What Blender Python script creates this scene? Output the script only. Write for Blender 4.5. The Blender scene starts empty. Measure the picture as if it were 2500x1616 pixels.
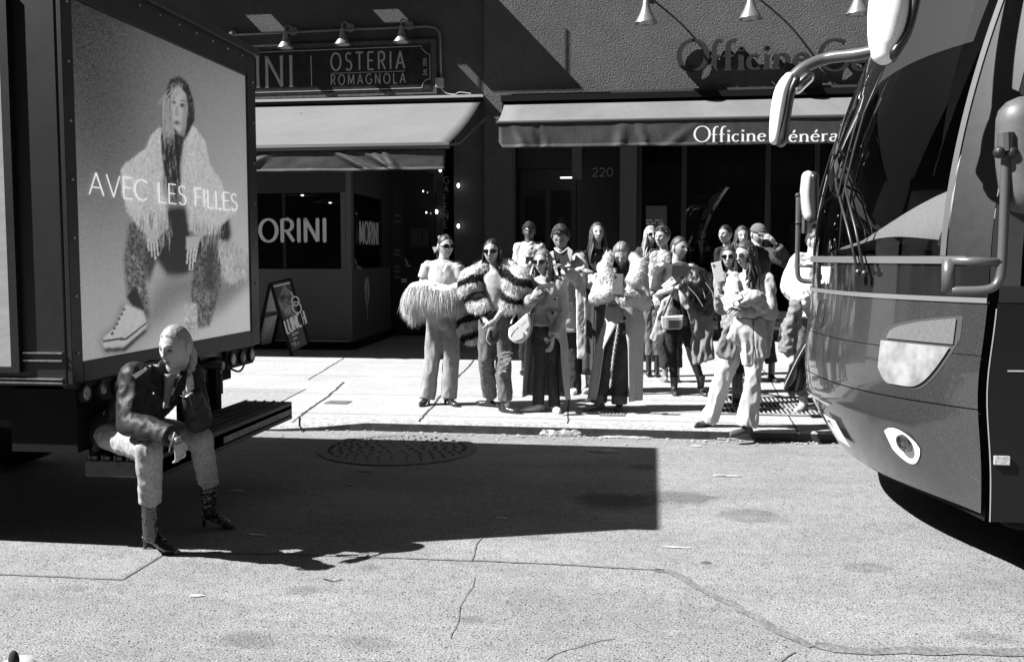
import bpy, bmesh, math, random
from math import sin, cos, pi, radians, atan, atan2, hypot, exp, sqrt
from mathutils import Vector, Matrix, noise
V = Vector
random.seed(7)
sc = bpy.context.scene
C = sc.collection

# ------------------------------------------------------------------ camera
FOC, CX, CY, EYE = 2400.0, 1250.0, 808.0, 1.6       # focal length and centre in photograph pixels
PITCH = atan(180/2400.0); YAW = atan(342/hypot(2400, 180))
F = V((-sin(YAW)*cos(PITCH), cos(YAW)*cos(PITCH), -sin(PITCH)))
R = V((cos(YAW), sin(YAW), 0)); U = R.cross(F)
cam_data = bpy.data.cameras.new('camera'); cam = bpy.data.objects.new('camera', cam_data); C.objects.link(cam)
cam.matrix_world = Matrix(((R.x, U.x, -F.x, 0), (R.y, U.y, -F.y, 0), (R.z, U.z, -F.z, EYE), (0, 0, 0, 1)))
cam_data.sensor_width = 36; cam_data.lens = 36*FOC/2500; cam_data.clip_start = .05; cam_data.clip_end = 500
sc.camera = cam
# ------------------------------------------------------------------ light
SUN = V((1, .36, -1.05)).normalized()               # the way the light travels
w = bpy.data.worlds.new("World"); sc.world = w; w.use_nodes = True
nt = w.node_tree; bg = nt.nodes['Background']
sky = nt.nodes.new('ShaderNodeTexSky'); sky.sky_type = 'NISHITA'; sky.sun_disc = False
sky.air_density = .6; sky.dust_density = .3; sky.sun_elevation = math.asin(-SUN.z); sky.sun_rotation = atan2(-SUN.x, -SUN.y)
bw = nt.nodes.new('ShaderNodeSeparateColor')      # a black and white film behind a red filter: the red of the sky as grey
nt.links.new(sky.outputs[0], bw.inputs[0]); nt.links.new(bw.outputs[0], bg.inputs[0]); bg.inputs[1].default_value = .05
sun_d = bpy.data.lights.new('sun', 'SUN'); sun_d.energy = 5.0; sun_d.angle = radians(.5); sun_d.color = (1, 1, 1)
sun = bpy.data.objects.new('sun', sun_d); C.objects.link(sun)
sun.rotation_euler = SUN.to_track_quat('-Z', 'Y').to_euler(); sun.location = (-10, -8, 20)
sc.view_settings.view_transform = 'Standard'; sc.view_settings.look = 'None'
sc.view_settings.exposure = 1.45; sc.view_settings.gamma = 1
sc.cycles.max_bounces = 6; sc.cycles.diffuse_bounces = 2; sc.cycles.glossy_bounces = 3; sc.cycles.transparent_max_bounces = 10
sc.cycles.transmission_bounces = 4

# ------------------------------------------------------------------ measuring
def ray(px, py): return F + R*((px-CX)/FOC) - U*((py-CY)/FOC)
def at(px, py, Y):
    r = ray(px, py); return V((0, 0, EYE)) + r*(Y/r.y)
def onz(px, py, z=0.0):
    r = ray(px, py); return V((0, 0, EYE)) + r*((z-EYE)/r.z)
def onx(px, py, X):
    r = ray(px, py); return V((0, 0, EYE)) + r*(X/r.x)
def pxm(Y): return FOC/Y

# ------------------------------------------------------------------ materials
MATS = {}
def mat(name, val, rough=.6, var=0, vs=40, bump=0, bs=80, metal=0, spec=.5, coat=0, stretch=None, attr=None, detail=3, emit=0, dots=None):
    if name in MATS: return MATS[name]
    if rough >= .79 and spec == .5: spec = .15
    if not var and not attr and not metal: var, vs = .14, 150
    m = bpy.data.materials.new(name); m.use_nodes = True; n = m.node_tree; L = n.links; p = n.nodes['Principled BSDF']
    p.inputs['Base Color'].default_value = (val, val, val, 1); p.inputs['Roughness'].default_value = rough
    p.inputs['Metallic'].default_value = metal; p.inputs['Specular IOR Level'].default_value = spec; p.inputs['Coat Weight'].default_value = coat
    if emit: p.inputs['Emission Color'].default_value = (1, 1, 1, 1); p.inputs['Emission Strength'].default_value = emit
    tc = n.nodes.new('ShaderNodeTexCoord'); mp = n.nodes.new('ShaderNodeMapping'); L.new(tc.outputs['Object'], mp.inputs[0])
    if stretch: mp.inputs['Scale'].default_value = stretch
    src = None
    if var:
        t = n.nodes.new('ShaderNodeTexNoise'); t.inputs['Scale'].default_value = vs; t.inputs['Detail'].default_value = detail; t.inputs['Roughness'].default_value = .65
        L.new(mp.outputs[0], t.inputs[0])
        mr = n.nodes.new('ShaderNodeMapRange'); L.new(t.outputs[0], mr.inputs[0])
        mr.inputs[1].default_value = .3; mr.inputs[2].default_value = .7
        mr.inputs[3].default_value = max(0, val*(1-var)); mr.inputs[4].default_value = min(1, val*(1+var))
        src = mr.outputs[0]
    if attr:
        a = n.nodes.new('ShaderNodeAttribute'); a.attribute_name = attr
        if src is None: src = a.outputs['Fac']
        else:
            mu = n.nodes.new('ShaderNodeMath'); mu.operation = 'MULTIPLY'; L.new(src, mu.inputs[0]); L.new(a.outputs['Fac'], mu.inputs[1]); src = mu.outputs[0]
        if not var and val != 1:
            mu = n.nodes.new('ShaderNodeMath'); mu.operation = 'MULTIPLY'; L.new(src, mu.inputs[0]); mu.inputs[1].default_value = val; src = mu.outputs[0]
    if dots:            # small dark specks: (scale, size, factor)
        vo = n.nodes.new('ShaderNodeTexVoronoi'); vo.inputs['Scale'].default_value = dots[0]; L.new(mp.outputs[0], vo.inputs[0])
        r2 = n.nodes.new('ShaderNodeMapRange'); L.new(vo.outputs['Distance'], r2.inputs[0]); r2.inputs[1].default_value = dots[1]; r2.inputs[2].default_value = dots[1]*1.7
        r2.inputs[3].default_value = dots[2]; r2.inputs[4].default_value = 1
        mu = n.nodes.new('ShaderNodeMath'); mu.operation = 'MULTIPLY'; L.new(r2.outputs[0], mu.inputs[1])
        if src is None: mu.inputs[0].default_value = val
        else: L.new(src, mu.inputs[0])
        src = mu.outputs[0]
    if src is not None: L.new(src, p.inputs['Base Color'])
    if bump:
        t = n.nodes.new('ShaderNodeTexNoise'); t.inputs['Scale'].default_value = bs; t.inputs['Detail'].default_value = 5; L.new(mp.outputs[0], t.inputs[0])
        b = n.nodes.new('ShaderNodeBump'); b.inputs['Strength'].default_value = min(1, bump); b.inputs['Distance'].default_value = .02 if bump <= 1 else .02*bump
        L.new(t.outputs[0], b.inputs['Height']); L.new(b.outputs[0], p.inputs['Normal'])
    MATS[name] = m; return m

def glass(name, tint=.75, refl=1.0, rough=.0):
    if name in MATS: return MATS[name]
    m = bpy.data.materials.new(name); m.use_nodes = True; n = m.node_tree; L = n.links; n.nodes.remove(n.nodes['Principled BSDF'])
    tr = n.nodes.new('ShaderNodeBsdfTransparent'); tr.inputs[0].default_value = (tint, tint, tint, 1)
    gl = n.nodes.new('ShaderNodeBsdfGlossy'); gl.inputs[0].default_value = (refl, refl, refl, 1); gl.inputs['Roughness'].default_value = rough
    fr = n.nodes.new('ShaderNodeFresnel'); fr.inputs[0].default_value = 1.5
    mx = n.nodes.new('ShaderNodeMixShader'); L.new(fr.outputs[0], mx.inputs[0]); L.new(tr.outputs[0], mx.inputs[1]); L.new(gl.outputs[0], mx.inputs[2])
    L.new(mx.outputs[0], n.nodes['Material Output'].inputs[0]); MATS[name] = m; return m

# ------------------------------------------------------------------ objects
def tag(o, label=None, cat=None, group=None, kind=None):
    for k, v in (('label', label), ('category', cat), ('group', group), ('kind', kind)):
        if v: o[k] = v
    return o
def thing(name, label, cat, loc=(0, 0, 0), group=None):
    o = bpy.data.objects.new(name, None); C.objects.link(o); o.location = loc; o.empty_display_size = .1
    return tag(o, label, cat, group)
def origin(o):
    p = V((0, 0, 0))
    while o: p += o.location; o = o.parent
    return p
def frame(d, side=None):
    d = V(d).normalized(); side = V(side) if side is not None else None
    if side is None or abs(d.dot(side.normalized())) > .98: side = V((0, 0, 1)) if abs(d.z) < .9 else V((1, 0, 0)); s = d.cross(side).normalized()
    else: s = (side - d*side.dot(d)).normalized()
    return s, d.cross(s).normalized()

class MB:
    def __init__(s): s.v = []; s.f = []; s.col = None
    def add(s, vs, fs):
        k = len(s.v); s.v += [V(p) for p in vs]; s.f += [tuple(i+k for i in f) for f in fs]; return s
    def box(s, a, b):
        x0, y0, z0 = a; x1, y1, z1 = b
        x0, x1 = min(x0, x1), max(x0, x1); y0, y1 = min(y0, y1), max(y0, y1); z0, z1 = min(z0, z1), max(z0, z1)
        return s.add([(x0, y0, z0), (x1, y0, z0), (x1, y1, z0), (x0, y1, z0), (x0, y0, z1), (x1, y0, z1), (x1, y1, z1), (x0, y1, z1)],
                     [(0, 3, 2, 1), (4, 5, 6, 7), (0, 1, 5, 4), (1, 2, 6, 5), (2, 3, 7, 6), (3, 0, 4, 7)])
    def hexa(s, p):      # 8 corners: bottom loop then top loop
        return s.add(p, [(0, 3, 2, 1), (4, 5, 6, 7), (0, 1, 5, 4), (1, 2, 6, 5), (2, 3, 7, 6), (3, 0, 4, 7)])
    def bar(s, p, q, w, h, side=None):
        p, q = V(p), V(q); a, b = frame(q-p, side)
        c = [p-a*w/2-b*h/2, p+a*w/2-b*h/2, p+a*w/2+b*h/2, p-a*w/2+b*h/2]
        return s.hexa(c+[x+(q-p) for x in c])
    def tube(s, pts, rad, seg=10, side=None, cap=True, rnd=False):
        pts = [V(p) for p in pts]
        if not isinstance(rad, (list, tuple)): rad = [rad]*len(pts)
        rad = [(r, r) if not isinstance(r, (tuple, list)) else r for r in rad]
        if rnd:          # rounded ends
            d0 = (pts[0]-pts[1]).normalized(); d1 = (pts[-1]-pts[-2]).normalized(); r0 = min(rad[0]); r1 = min(rad[-1])
            pre = [(pts[0]+d0*r0*k, (rad[0][0]*m, rad[0][1]*m)) for k, m in ((.97, .25), (.75, .66), (.4, .92))]
            post = [(pts[-1]+d1*r1*k, (rad[-1][0]*m, rad[-1][1]*m)) for k, m in ((.4, .92), (.75, .66), (.97, .25))]
            pts = [a for a, _ in pre]+pts+[a for a, _ in post]; rad = [b for _, b in pre]+rad+[b for _, b in post]
        n = len(pts); vs = []; fs = []; a = None
        for i, p in enumerate(pts):
            d = pts[min(i+1, n-1)]-pts[max(i-1, 0)]
            if d.length < 1e-7: d = V((0, 0, 1))
            if side is not None: a, b = frame(d, V(side))
            elif a is None: a, b = frame(d)
            else:
                d.normalize(); a = (a-d*a.dot(d)).normalized(); b = d.cross(a)
            for k in range(seg):
                t = 2*pi*k/seg; vs.append(p+a*cos(t)*rad[i][0]+b*sin(t)*rad[i][1])
        for i in range(n-1):
            for k in range(seg):
                k2 = (k+1) % seg; fs.append((i*seg+k, i*seg+k2, (i+1)*seg+k2, (i+1)*seg+k))
        if cap: fs.append(tuple(range(seg-1, -1, -1))); fs.append(tuple((n-1)*seg+k for k in range(seg)))
        return s.add(vs, fs)
    def ell(s, c, r, M=None, seg=16, rings=10):
        c = V(c); r = (r, r, r) if not isinstance(r, (tuple, list)) else r
        vs = [c+((M @ V((0, 0, -r[2]))) if M else V((0, 0, -r[2])))]; fs = []
        for i in range(1, rings):
            a = -pi/2+pi*i/rings
            for k in range(seg):
                t = 2*pi*k/seg; p = V((r[0]*cos(a)*cos(t), r[1]*cos(a)*sin(t), r[2]*sin(a)))
                vs.append(c+(M @ p if M else p))
        vs.append(c+((M @ V((0, 0, r[2]))) if M else V((0, 0, r[2]))))
        for k in range(seg): fs.append((0, 1+(k+1) % seg, 1+k))
        for i in range(rings-2):
            for k in range(seg): fs.append((1+i*seg+k, 1+i*seg+(k+1) % seg, 1+(i+1)*seg+(k+1) % seg, 1+(i+1)*seg+k))
        e = len(vs)-1
        for k in range(seg): fs.append((e, e-seg+k, e-seg+(k+1) % seg))
        return s.add(vs, fs)
    def lathe(s, c, axis, prof, seg=20):     # prof: (distance along axis, radius)
        c = V(c); axis = V(axis).normalized(); a, b = frame(axis); vs = []; fs = []
        for h, r in prof:
            for k in range(seg): t = 2*pi*k/seg; vs.append(c+axis*h+a*cos(t)*r+b*sin(t)*r)
        for i in range(len(prof)-1):
            for k in range(seg): fs.append((i*seg+k, i*seg+(k+1) % seg, (i+1)*seg+(k+1) % seg, (i+1)*seg+k))
        return s.add(vs, fs)
    def prism(s, poly, ext):                  # closed polygon swept along ext
        poly = [V(p) for p in poly]; ext = V(ext); n = len(poly)
        vs = poly+[p+ext for p in poly]
        return s.add(vs, [tuple(range(n-1, -1, -1)), tuple(range(n, 2*n))]+[(i, (i+1) % n, (i+1) % n+n, i+n) for i in range(n)])
    def grid(s, fn, nu, nv):
        vs = [fn(i/nu, j/nv) for j in range(nv+1) for i in range(nu+1)]
        return s.add(vs, [(j*(nu+1)+i, j*(nu+1)+i+1, (j+1)*(nu+1)+i+1, (j+1)*(nu+1)+i) for j in range(nv) for i in range(nu)])
    def build(s, name, m, parent=None, smooth=False, recalc=True, thick=0, bevel=0, attr=None):
        o0 = origin(parent) if parent else V((0, 0, 0))
        me = bpy.data.meshes.new(name); me.from_pydata([tuple(p-o0) for p in s.v], [], s.f); me.validate()
        if recalc:
            b = bmesh.new(); b.from_mesh(me); bmesh.ops.recalc_face_normals(b, faces=b.faces); b.to_mesh(me); b.free()
        if smooth:
            for p in me.polygons: p.use_smooth = True
            if smooth != True: me.set_sharp_from_angle(angle=radians(smooth))
        me.materials.append(m); o = bpy.data.objects.new(name, me); C.objects.link(o)
        if parent: o.parent = parent
        if attr is not None:
            a = me.color_attributes.new(name='tone', type='FLOAT_COLOR', domain='POINT')
            a.data.foreach_set('color', [c for t in attr for c in (t, t, t, 1)])
        if thick: md = o.modifiers.new('thickness', 'SOLIDIFY'); md.thickness = thick; md.offset = 0
        if bevel:
            md = o.modifiers.new('edges', 'BEVEL'); md.width = bevel; md.segments = 2; md.limit_method = 'ANGLE'
        return o

def struct(name, mb, m, **k): return tag(mb.build(name, m, **k), kind='structure')
def single(name, mb, m, label, cat, group=None, kind=None, **k):
    # set the origin of a one-mesh thing at its base
    lo = V((min(p.x for p in mb.v), min(p.y for p in mb.v), min(p.z for p in mb.v))); hi = V((max(p.x for p in mb.v), max(p.y for p in mb.v), lo.z))
    c = (lo+hi)/2; mb.v = [p-c for p in mb.v]; o = mb.build(name, m, **k); o.location = c
    return tag(o, label, cat, group, kind)
def bez(p, n=12):
    p = [V(q) for q in p]; out = []
    if len(p) < 3: return p
    for i in range(len(p)-1):
        a = p[max(i-1, 0)]; b = p[i]; c = p[i+1]; d = p[min(i+2, len(p)-1)]
        for k in range(n):
            t = k/n; out.append(.5*((2*b)+(c-a)*t+(2*a-5*b+4*c-d)*t*t+(3*b-a-3*c+d)*t**3))
    out.append(p[-1]); return out
# ------------------------------------------------------------------ lettering drawn as strokes
def arc(cx, cy, rx, ry, a0, a1, n=14):
    return [(cx+rx*cos(radians(a0+(a1-a0)*i/n)), cy+ry*sin(radians(a0+(a1-a0)*i/n))) for i in range(n+1)]
def G(ch):
    """width, strokes, serif feet (x, y) for one character; capital height 1, small letter height .45"""
    x = .45
    if ch == 'A': return .72, [[(.02, 0), (.36, 1)], [(.36, 1), (.7, 0)], [(.15, .34), (.57, .34)]], [(.02, 0), (.7, 0)]
    if ch == 'V': return .7, [[(.02, 1), (.35, 0)], [(.35, 0), (.68, 1)]], [(.02, 1), (.68, 1)]
    if ch == 'E': return .52, [[(.06, 0), (.06, 1)], [(.06, 1), (.5, 1)], [(.06, .52), (.44, .52)], [(.06, 0), (.5, 0)]], []
    if ch == 'F': return .5, [[(.06, 0), (.06, 1)], [(.06, 1), (.5, 1)], [(.06, .52), (.42, .52)]], [(.06, 0)]
    if ch == 'C': return .74, [arc(.42, .5, .4, .5, 50, 310, 22)], []
    if ch == 'G': return .8, [arc(.42, .5, .4, .5, 50, 325, 24), [(.75, .22), (.75, .48)], [(.52, .48), (.75, .48)]], []
    if ch == 'L': return .48, [[(.06, 0), (.06, 1)], [(.06, 0), (.48, 0)]], [(.06, 1)]
    if ch == 'S': return .52, [arc(.27, .76, .21, .24, 35, 255, 14)+arc(.27, .26, .23, .26, 80, -145, 14)], []
    if ch == 'I': return .16, [[(.08, 0), (.08, 1)]], [(.08, 0), (.08, 1)]
    if ch == 'O': return .86, [arc(.43, .5, .4, .5, 90, 450, 30)], []
    if ch == 'T': return .6, [[(.3, 0), (.3, 1)], [(0, 1), (.6, 1)]], [(.3, 0)]
    if ch == 'R': return .6, [[(.06, 0), (.06, 1)], [(.06, 1), (.3, 1)]+arc(.3, .74, .24, .26, 90, -90, 10)+[(.06, .48)], [(.28, .48), (.6, 0)]], [(.06, 0)]
    if ch == 'M': return .86, [[(.06, 0), (.1, 1)], [(.1, 1), (.43, .1)], [(.43, .1), (.76, 1)], [(.76, 1), (.8, 0)]], [(.06, 0), (.8, 0)]
    if ch == 'N': return .72, [[(.07, 0), (.07, 1)], [(.07, 1), (.64, 0)], [(.64, 0), (.64, 1)]], [(.07, 0), (.07, 1), (.64, 1)]
    if ch == 'D': return .7, [[(.06, 0), (.06, 1)], [(.06, 1), (.25, 1)]+arc(.25, .5, .4, .5, 90, -90, 16)+[(.06, 0)]], []
    if ch == 'H': return .7, [[(.06, 0), (.06, 1)], [(.62, 0), (.62, 1)], [(.06, .5), (.62, .5)]], []
    if ch == 'U': return .7, [[(.06, 1), (.06, .3)]+arc(.34, .3, .28, .3, 180, 360, 12)+[(.62, 1)]], []
    if ch == 'P': return .58, [[(.06, 0), (.06, 1)], [(.06, 1), (.3, 1)]+arc(.3, .73, .24, .27, 90, -90, 10)+[(.06, .46)]], []
    if ch == '-': return .4, [[(.06, .45), (.34, .45)]], []
    if ch == '0': return .64, [arc(.31, .5, .27, .5, 90, 450, 26)], []
    if ch == '1': return .34, [[(.06, .8), (.2, 1), (.2, 0)]], []
    if ch == '2': return .58, [arc(.27, .72, .24, .28, 160, -35, 14)+[(.04, 0)], [(.04, 0), (.54, 0)]], []
    if ch == '5': return .56, [[(.48, 1), (.12, 1), (.08, .56)]+arc(.26, .32, .24, .32, 110, -150, 14)], []
    if ch == '7': return .54, [[(.04, 1), (.5, 1), (.2, 0)]], []
    if ch == '9': return .58, [arc(.28, .7, .23, .3, 0, 360, 20), [(.51, .7), (.46, .3), (.22, 0)]], []
    if ch == 'f': return .34, [[(.13, 0), (.13, .62)]+arc(.29, .66, .16, .3, 180, 65, 10), [(0, x), (.3, x)]], [(.13, 0)]
    if ch == 'i': return .22, [[(.11, 0), (.11, x)], [(.03, x-.01), (.11, x)], arc(.11, .66, .025, .035, 0, 360, 8)], [(.11, 0)]
    if ch == 'c': return .4, [arc(.22, .225, .18, .23, 48, 315, 16)], []
    if ch == 'n': return .54, [[(.1, 0), (.1, x)], [(.02, x-.01), (.1, x)], [(.1, .33)]+arc(.27, .28, .15, .18, 140, 0, 10)+[(.42, 0)]], [(.1, 0), (.42, 0)]
    if ch in 'eé':
        s = [arc(.22, .225, .18, .23, 10, 318, 18), [(.05, .265), (.4, .265)]]
        if ch == 'é': s.append([(.2, .55), (.3, .72)])
        return .44, s, []
    if ch == 'r': return .36, [[(.1, 0), (.1, x)], [(.02, x-.01), (.1, x)], arc(.24, .3, .13, .15, 165, 50, 8)], [(.1, 0)]
    if ch == 'a': return .44, [arc(.2, .3, .14, .15, 150, 20, 8)+[(.34, .06), (.42, 0)], [(.34, .27)]+arc(.19, .13, .15, .13, 90, 300, 10)+[(.34, .1)]], []
    if ch == 'l': return .22, [[(.11, 0), (.11, 1.02)], [(.03, 1), (.11, 1.02)]], [(.11, 0)]
    if ch == '|': return .1, [[(.05, 0), (.05, 1)]], []
    return .35, [], []
def text(mb, s, o, ex, ez, h, thick=.1, thin=None, depth=.004, nrm=None, gap=.14, wide=1.0, serif=0.0, fit=None):
    """write s from point o, ex along the line, ez upwards, in letters h high"""
    o, ex, ez = V(o), V(ex).normalized(), V(ez).normalized(); thin = thin or thick
    nrm = V(nrm).normalized() if nrm else ez.cross(ex).normalized()*-1
    tot = sum(G(c)[0]*wide+gap for c in s)-gap
    if fit: sx = fit/(tot*h)
    else: sx = 1.0
    x = 0; lift = 0
    for c in s:
        wd, st, sf = G(c)
        st = list(st)
        if serif:
            for fx, fy in sf: st.append([(fx-serif, fy), (fx+serif, fy)])
        for ln in st:
            lift += 1; pts = [V(((x+a*wide)*sx*h, b*h, 0)) for a, b in ln]; n = len(pts); Lp = []; Rp = []
            closed = (pts[0]-pts[-1]).length < 1e-6 and n > 3
            for i in range(n):
                a = pts[i-1] if i > 0 else (pts[-2] if closed else pts[0]); b = pts[i+1] if i < n-1 else (pts[1] if closed else pts[-1])
                d = (b-a).normalized(); nn = V((-d.y, d.x, 0))
                t = (thin+(thick-thin)*abs(d.y)**1.4)*h/2
                if 0 < i < n-1:
                    d1 = (pts[i]-a).normalized(); cs = max(.5, nn.dot(V((-d1.y, d1.x, 0)))); t /= cs
                Lp.append(pts[i]+nn*t); Rp.append(pts[i]-nn*t)
            e = depth+.0004*(lift % 4)
            W = lambda p, q: o+ex*p.x+ez*p.y+nrm*q
            vs = []; fs = []
            for l, r in zip(Lp, Rp): vs += [W(l, 0), W(r, 0), W(r, e), W(l, e)]
            for i in range(n-1):
                for k in range(4): fs.append((i*4+k, i*4+(k+1) % 4, (i+1)*4+(k+1) % 4, (i+1)*4+k))
            fs += [(0, 1, 2, 3), ((n-1)*4+3, (n-1)*4+2, (n-1)*4+1, (n-1)*4)]
            mb.add(vs, fs)
        x += wd*wide+gap
    return mb
# ------------------------------------------------------------------ ground
M_ASPH = mat('asphalt', .215, .85, var=.72, vs=95, bump=.5, bs=120, dots=(42, .15, .2), detail=6)
M_TAR = mat('tar_seam', .125, .7, var=.5, vs=60, bump=.4)
M_WALK = mat('pavement_concrete', .33, .85, var=.34, vs=60, bump=.15, bs=60, dots=(38, .085, .6), detail=8)
M_KERB = mat('kerb_stone', .30, .8, var=.35, vs=25, bump=.3)
M_JOINT = mat('joint_dirt', .05, .95, var=.4, vs=60)
SWZ = .09; KY = 8.72
struct('road', MB().add([(-60, -8, 0), (60, -8, 0), (60, 9.6, 0), (-60, 9.6, 0)], [(0, 1, 2, 3)]), M_ASPH)
struct('sidewalk', MB().box((-60, KY+.16, -.1), (60, 40, SWZ)), M_WALK)
k = MB()                                            # kerb, dropped at the left
xs = [-60, -8, -4.6, -3.9, -3.4, -3.05, -2.75, -2.6, 60]; hs = [.035, .035, .035, .035, .04, .055, .08, SWZ+.004, SWZ+.004]; yo = [-.14, -.14, -.14, -.14, -.13, -.07, -.01, 0, 0]
vs = []; fs = []
for x, h, o in zip(xs, hs, yo):
    vs += [(x, KY+o, -.05), (x, KY+o, h-.02), (x, KY+o+.02, h), (x, KY+.158, SWZ+.004), (x, KY+.158, -.05)]
for i in range(len(xs)-1):
    for j in range(5): fs.append((i*5+j, i*5+(j+1) % 5, (i+1)*5+(j+1) % 5, (i+1)*5+j))
k.add(vs, fs); struct('kerb', k, M_KERB)
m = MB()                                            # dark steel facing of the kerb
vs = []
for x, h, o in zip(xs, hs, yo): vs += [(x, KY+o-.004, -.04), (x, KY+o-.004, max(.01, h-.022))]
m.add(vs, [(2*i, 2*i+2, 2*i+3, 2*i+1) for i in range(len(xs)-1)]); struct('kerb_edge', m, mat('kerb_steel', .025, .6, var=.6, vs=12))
def crack(mb, pts, w=.02, z=.004, jit=.3, up=.002, seed=0):
    rng = random.Random(seed); pts = [V(p) for p in pts]; out = []
    for a, b in zip(pts, pts[1:]):
        n = max(2, int((b-a).length/.06))
        for i in range(n): out.append(a.lerp(b, i/n))
    out.append(pts[-1]); vs = []; fs = []; off = 0
    for i, p in enumerate(out):
        d = (out[min(i+1, len(out)-1)]-out[max(i-1, 0)]); d.z = 0; d.normalize(); nn = V((-d.y, d.x, 0))
        off = off*.86+rng.uniform(-1, 1)*max(w*jit, .009 if w < .012 else 0); ww = w*rng.uniform(1-jit, 1+jit)/2
        c = V((p.x, p.y, 0))+nn*off
        vs += [c+nn*ww+V((0, 0, z)), c-nn*ww+V((0, 0, z))]
    for i in range(len(out)-1): fs.append((2*i, 2*i+1, 2*i+3, 2*i+2))
    mb.add(vs, fs)
jm = MB()
g = lambda a, b: onz(a, b, SWZ)
for i, L in enumerate([[(714, 1032), (780, 983), (845, 933)], [(1022, 1030), (1090, 952), (1158, 876)], [(753, 927), (847, 871), (905, 838)], [(1385, 1035), (1392, 960), (1398, 900), (1402, 868)],
                       [(1950, 1060), (1900, 965), (1850, 880)], [(1150, 845), (1060, 862)]]):
    crack(jm, [g(*p) for p in L], .022 if i < 2 else .014, SWZ+.004, .35, seed=i)
for y in (10.4, 12.0, 13.6, 15.4):
    crack(jm, [V((-9, y+.02, 0)), V((4, y+.05, 0))], .008, SWZ+.004, .2, seed=int(y))
crack(jm, [V((-9, KY+.36, 0)), V((5, KY+.36, 0))], .008, SWZ+.004, .2, seed=55)
crack(jm, [g(747, 950), g(605, 1026)], .012, SWZ+.004, .2, seed=77)
struct('sidewalk_joints', jm, M_JOINT)
um = MB(); P = [g(500, 946), g(745, 951), g(650, 1000), g(470, 1004)]
um.add([p+V((0, 0, .004)) for p in P], [(0, 1, 2, 3)]); struct('sidewalk_patch', um, mat('patch_concrete', .25, .9, var=.25, vs=20, dots=(40, .12, .5)))
tm = MB()
for i, (w, L) in enumerate([(.02, [(420, 1350), (700, 1352), (1150, 1368), (1620, 1392)]), (.05, [(1600, 1391), (1640, 1396), (1700, 1430), (1790, 1480), (1900, 1540), (1990, 1578)]), (.075, [(1990, 1578), (2120, 1590), (2300, 1596), (2560, 1604)]),
                            (.018, [(-60, 1402), (150, 1408), (300, 1416), (370, 1372), (405, 1350)]), (.007, [(1185, 1300), (1150, 1372)]), (.004, [(1160, 1410), (1128, 1480), (1100, 1560)]), (.007, [(660, 1120), (690, 1060)]),
                            (.006, [(1335, 1612), (1380, 1588), (1440, 1572), (1500, 1560)]), (.01, [(1900, 1616), (1935, 1590)])]):
    crack(tm, [onz(*p) for p in L], w, .004, .22, seed=i+20)
struct('tar_seams', tm, M_TAR)
def stain(px, py, rx, sy, k):
    """a darker worn or oily patch of the asphalt itself, soft-edged and ragged"""
    n = M_ASPH.node_tree; L = n.links; p = n.nodes['Principled BSDF']; src = p.inputs['Base Color'].links[0].from_socket
    c = onz(px, py); r = rx/pxm(c.y); geo = n.nodes.get('pos') or n.nodes.new('ShaderNodeNewGeometry'); geo.name = 'pos'
    nz = n.nodes.get('rag')
    if not nz:
        nz = n.nodes.new('ShaderNodeTexNoise'); nz.name = 'rag'; nz.inputs['Scale'].default_value = 9; nz.inputs['Detail'].default_value = 8; nz.inputs['Roughness'].default_value = .75; L.new(geo.outputs['Position'], nz.inputs[0])
    mp = n.nodes.new('ShaderNodeMapping'); mp.vector_type = 'TEXTURE'; mp.inputs['Location'].default_value = c; mp.inputs['Scale'].default_value = (r, r*sy, 1); L.new(geo.outputs['Position'], mp.inputs[0])
    ln = n.nodes.new('ShaderNodeVectorMath'); ln.operation = 'LENGTH'; L.new(mp.outputs[0], ln.inputs[0])
    ad = n.nodes.new('ShaderNodeMath'); ad.operation = 'MULTIPLY_ADD'; L.new(nz.outputs[0], ad.inputs[0]); ad.inputs[1].default_value = 1.6; L.new(ln.outputs['Value'], ad.inputs[2])
    mr = n.nodes.new('ShaderNodeMapRange'); mr.interpolation_type = 'SMOOTHSTEP'; L.new(ad.outputs[0], mr.inputs[0]); mr.inputs[1].default_value = 1.35; mr.inputs[2].default_value = 1.95; mr.inputs[3].default_value = k; mr.inputs[4].default_value = 1
    mu = n.nodes.new('ShaderNodeMath'); mu.operation = 'MULTIPLY'; L.new(src, mu.inputs[0]); L.new(mr.outputs[0], mu.inputs[1]); L.new(mu.outputs[0], p.inputs['Base Color'])
def mottle(m, sc, lo, hi, stretch=(1, 1, 1)):
    """slow light and dark drift of a worn surface"""
    n = m.node_tree; L = n.links; p = n.nodes['Principled BSDF']; src = p.inputs['Base Color'].links[0].from_socket
    geo = n.nodes.new('ShaderNodeNewGeometry'); mp = n.nodes.new('ShaderNodeMapping'); mp.inputs['Scale'].default_value = stretch; L.new(geo.outputs['Position'], mp.inputs[0])
    t = n.nodes.new('ShaderNodeTexNoise'); t.inputs['Scale'].default_value = sc; t.inputs['Detail'].default_value = 7; t.inputs['Roughness'].default_value = .7; L.new(mp.outputs[0], t.inputs[0])
    mr = n.nodes.new('ShaderNodeMapRange'); L.new(t.outputs[0], mr.inputs[0]); mr.inputs[1].default_value = .32; mr.inputs[2].default_value = .68; mr.inputs[3].default_value = lo; mr.inputs[4].default_value = hi
    mu = n.nodes.new('ShaderNodeMath'); mu.operation = 'MULTIPLY'; L.new(src, mu.inputs[0]); L.new(mr.outputs[0], mu.inputs[1]); L.new(mu.outputs[0], p.inputs['Base Color'])
mottle(M_ASPH, 1.3, .78, 1.16, (.6, 1, 1)); mottle(M_ASPH, 14, .82, 1.15); mottle(M_WALK, 1.1, .86, 1.06); mottle(M_TAR, 12, .7, 1.5)
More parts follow.
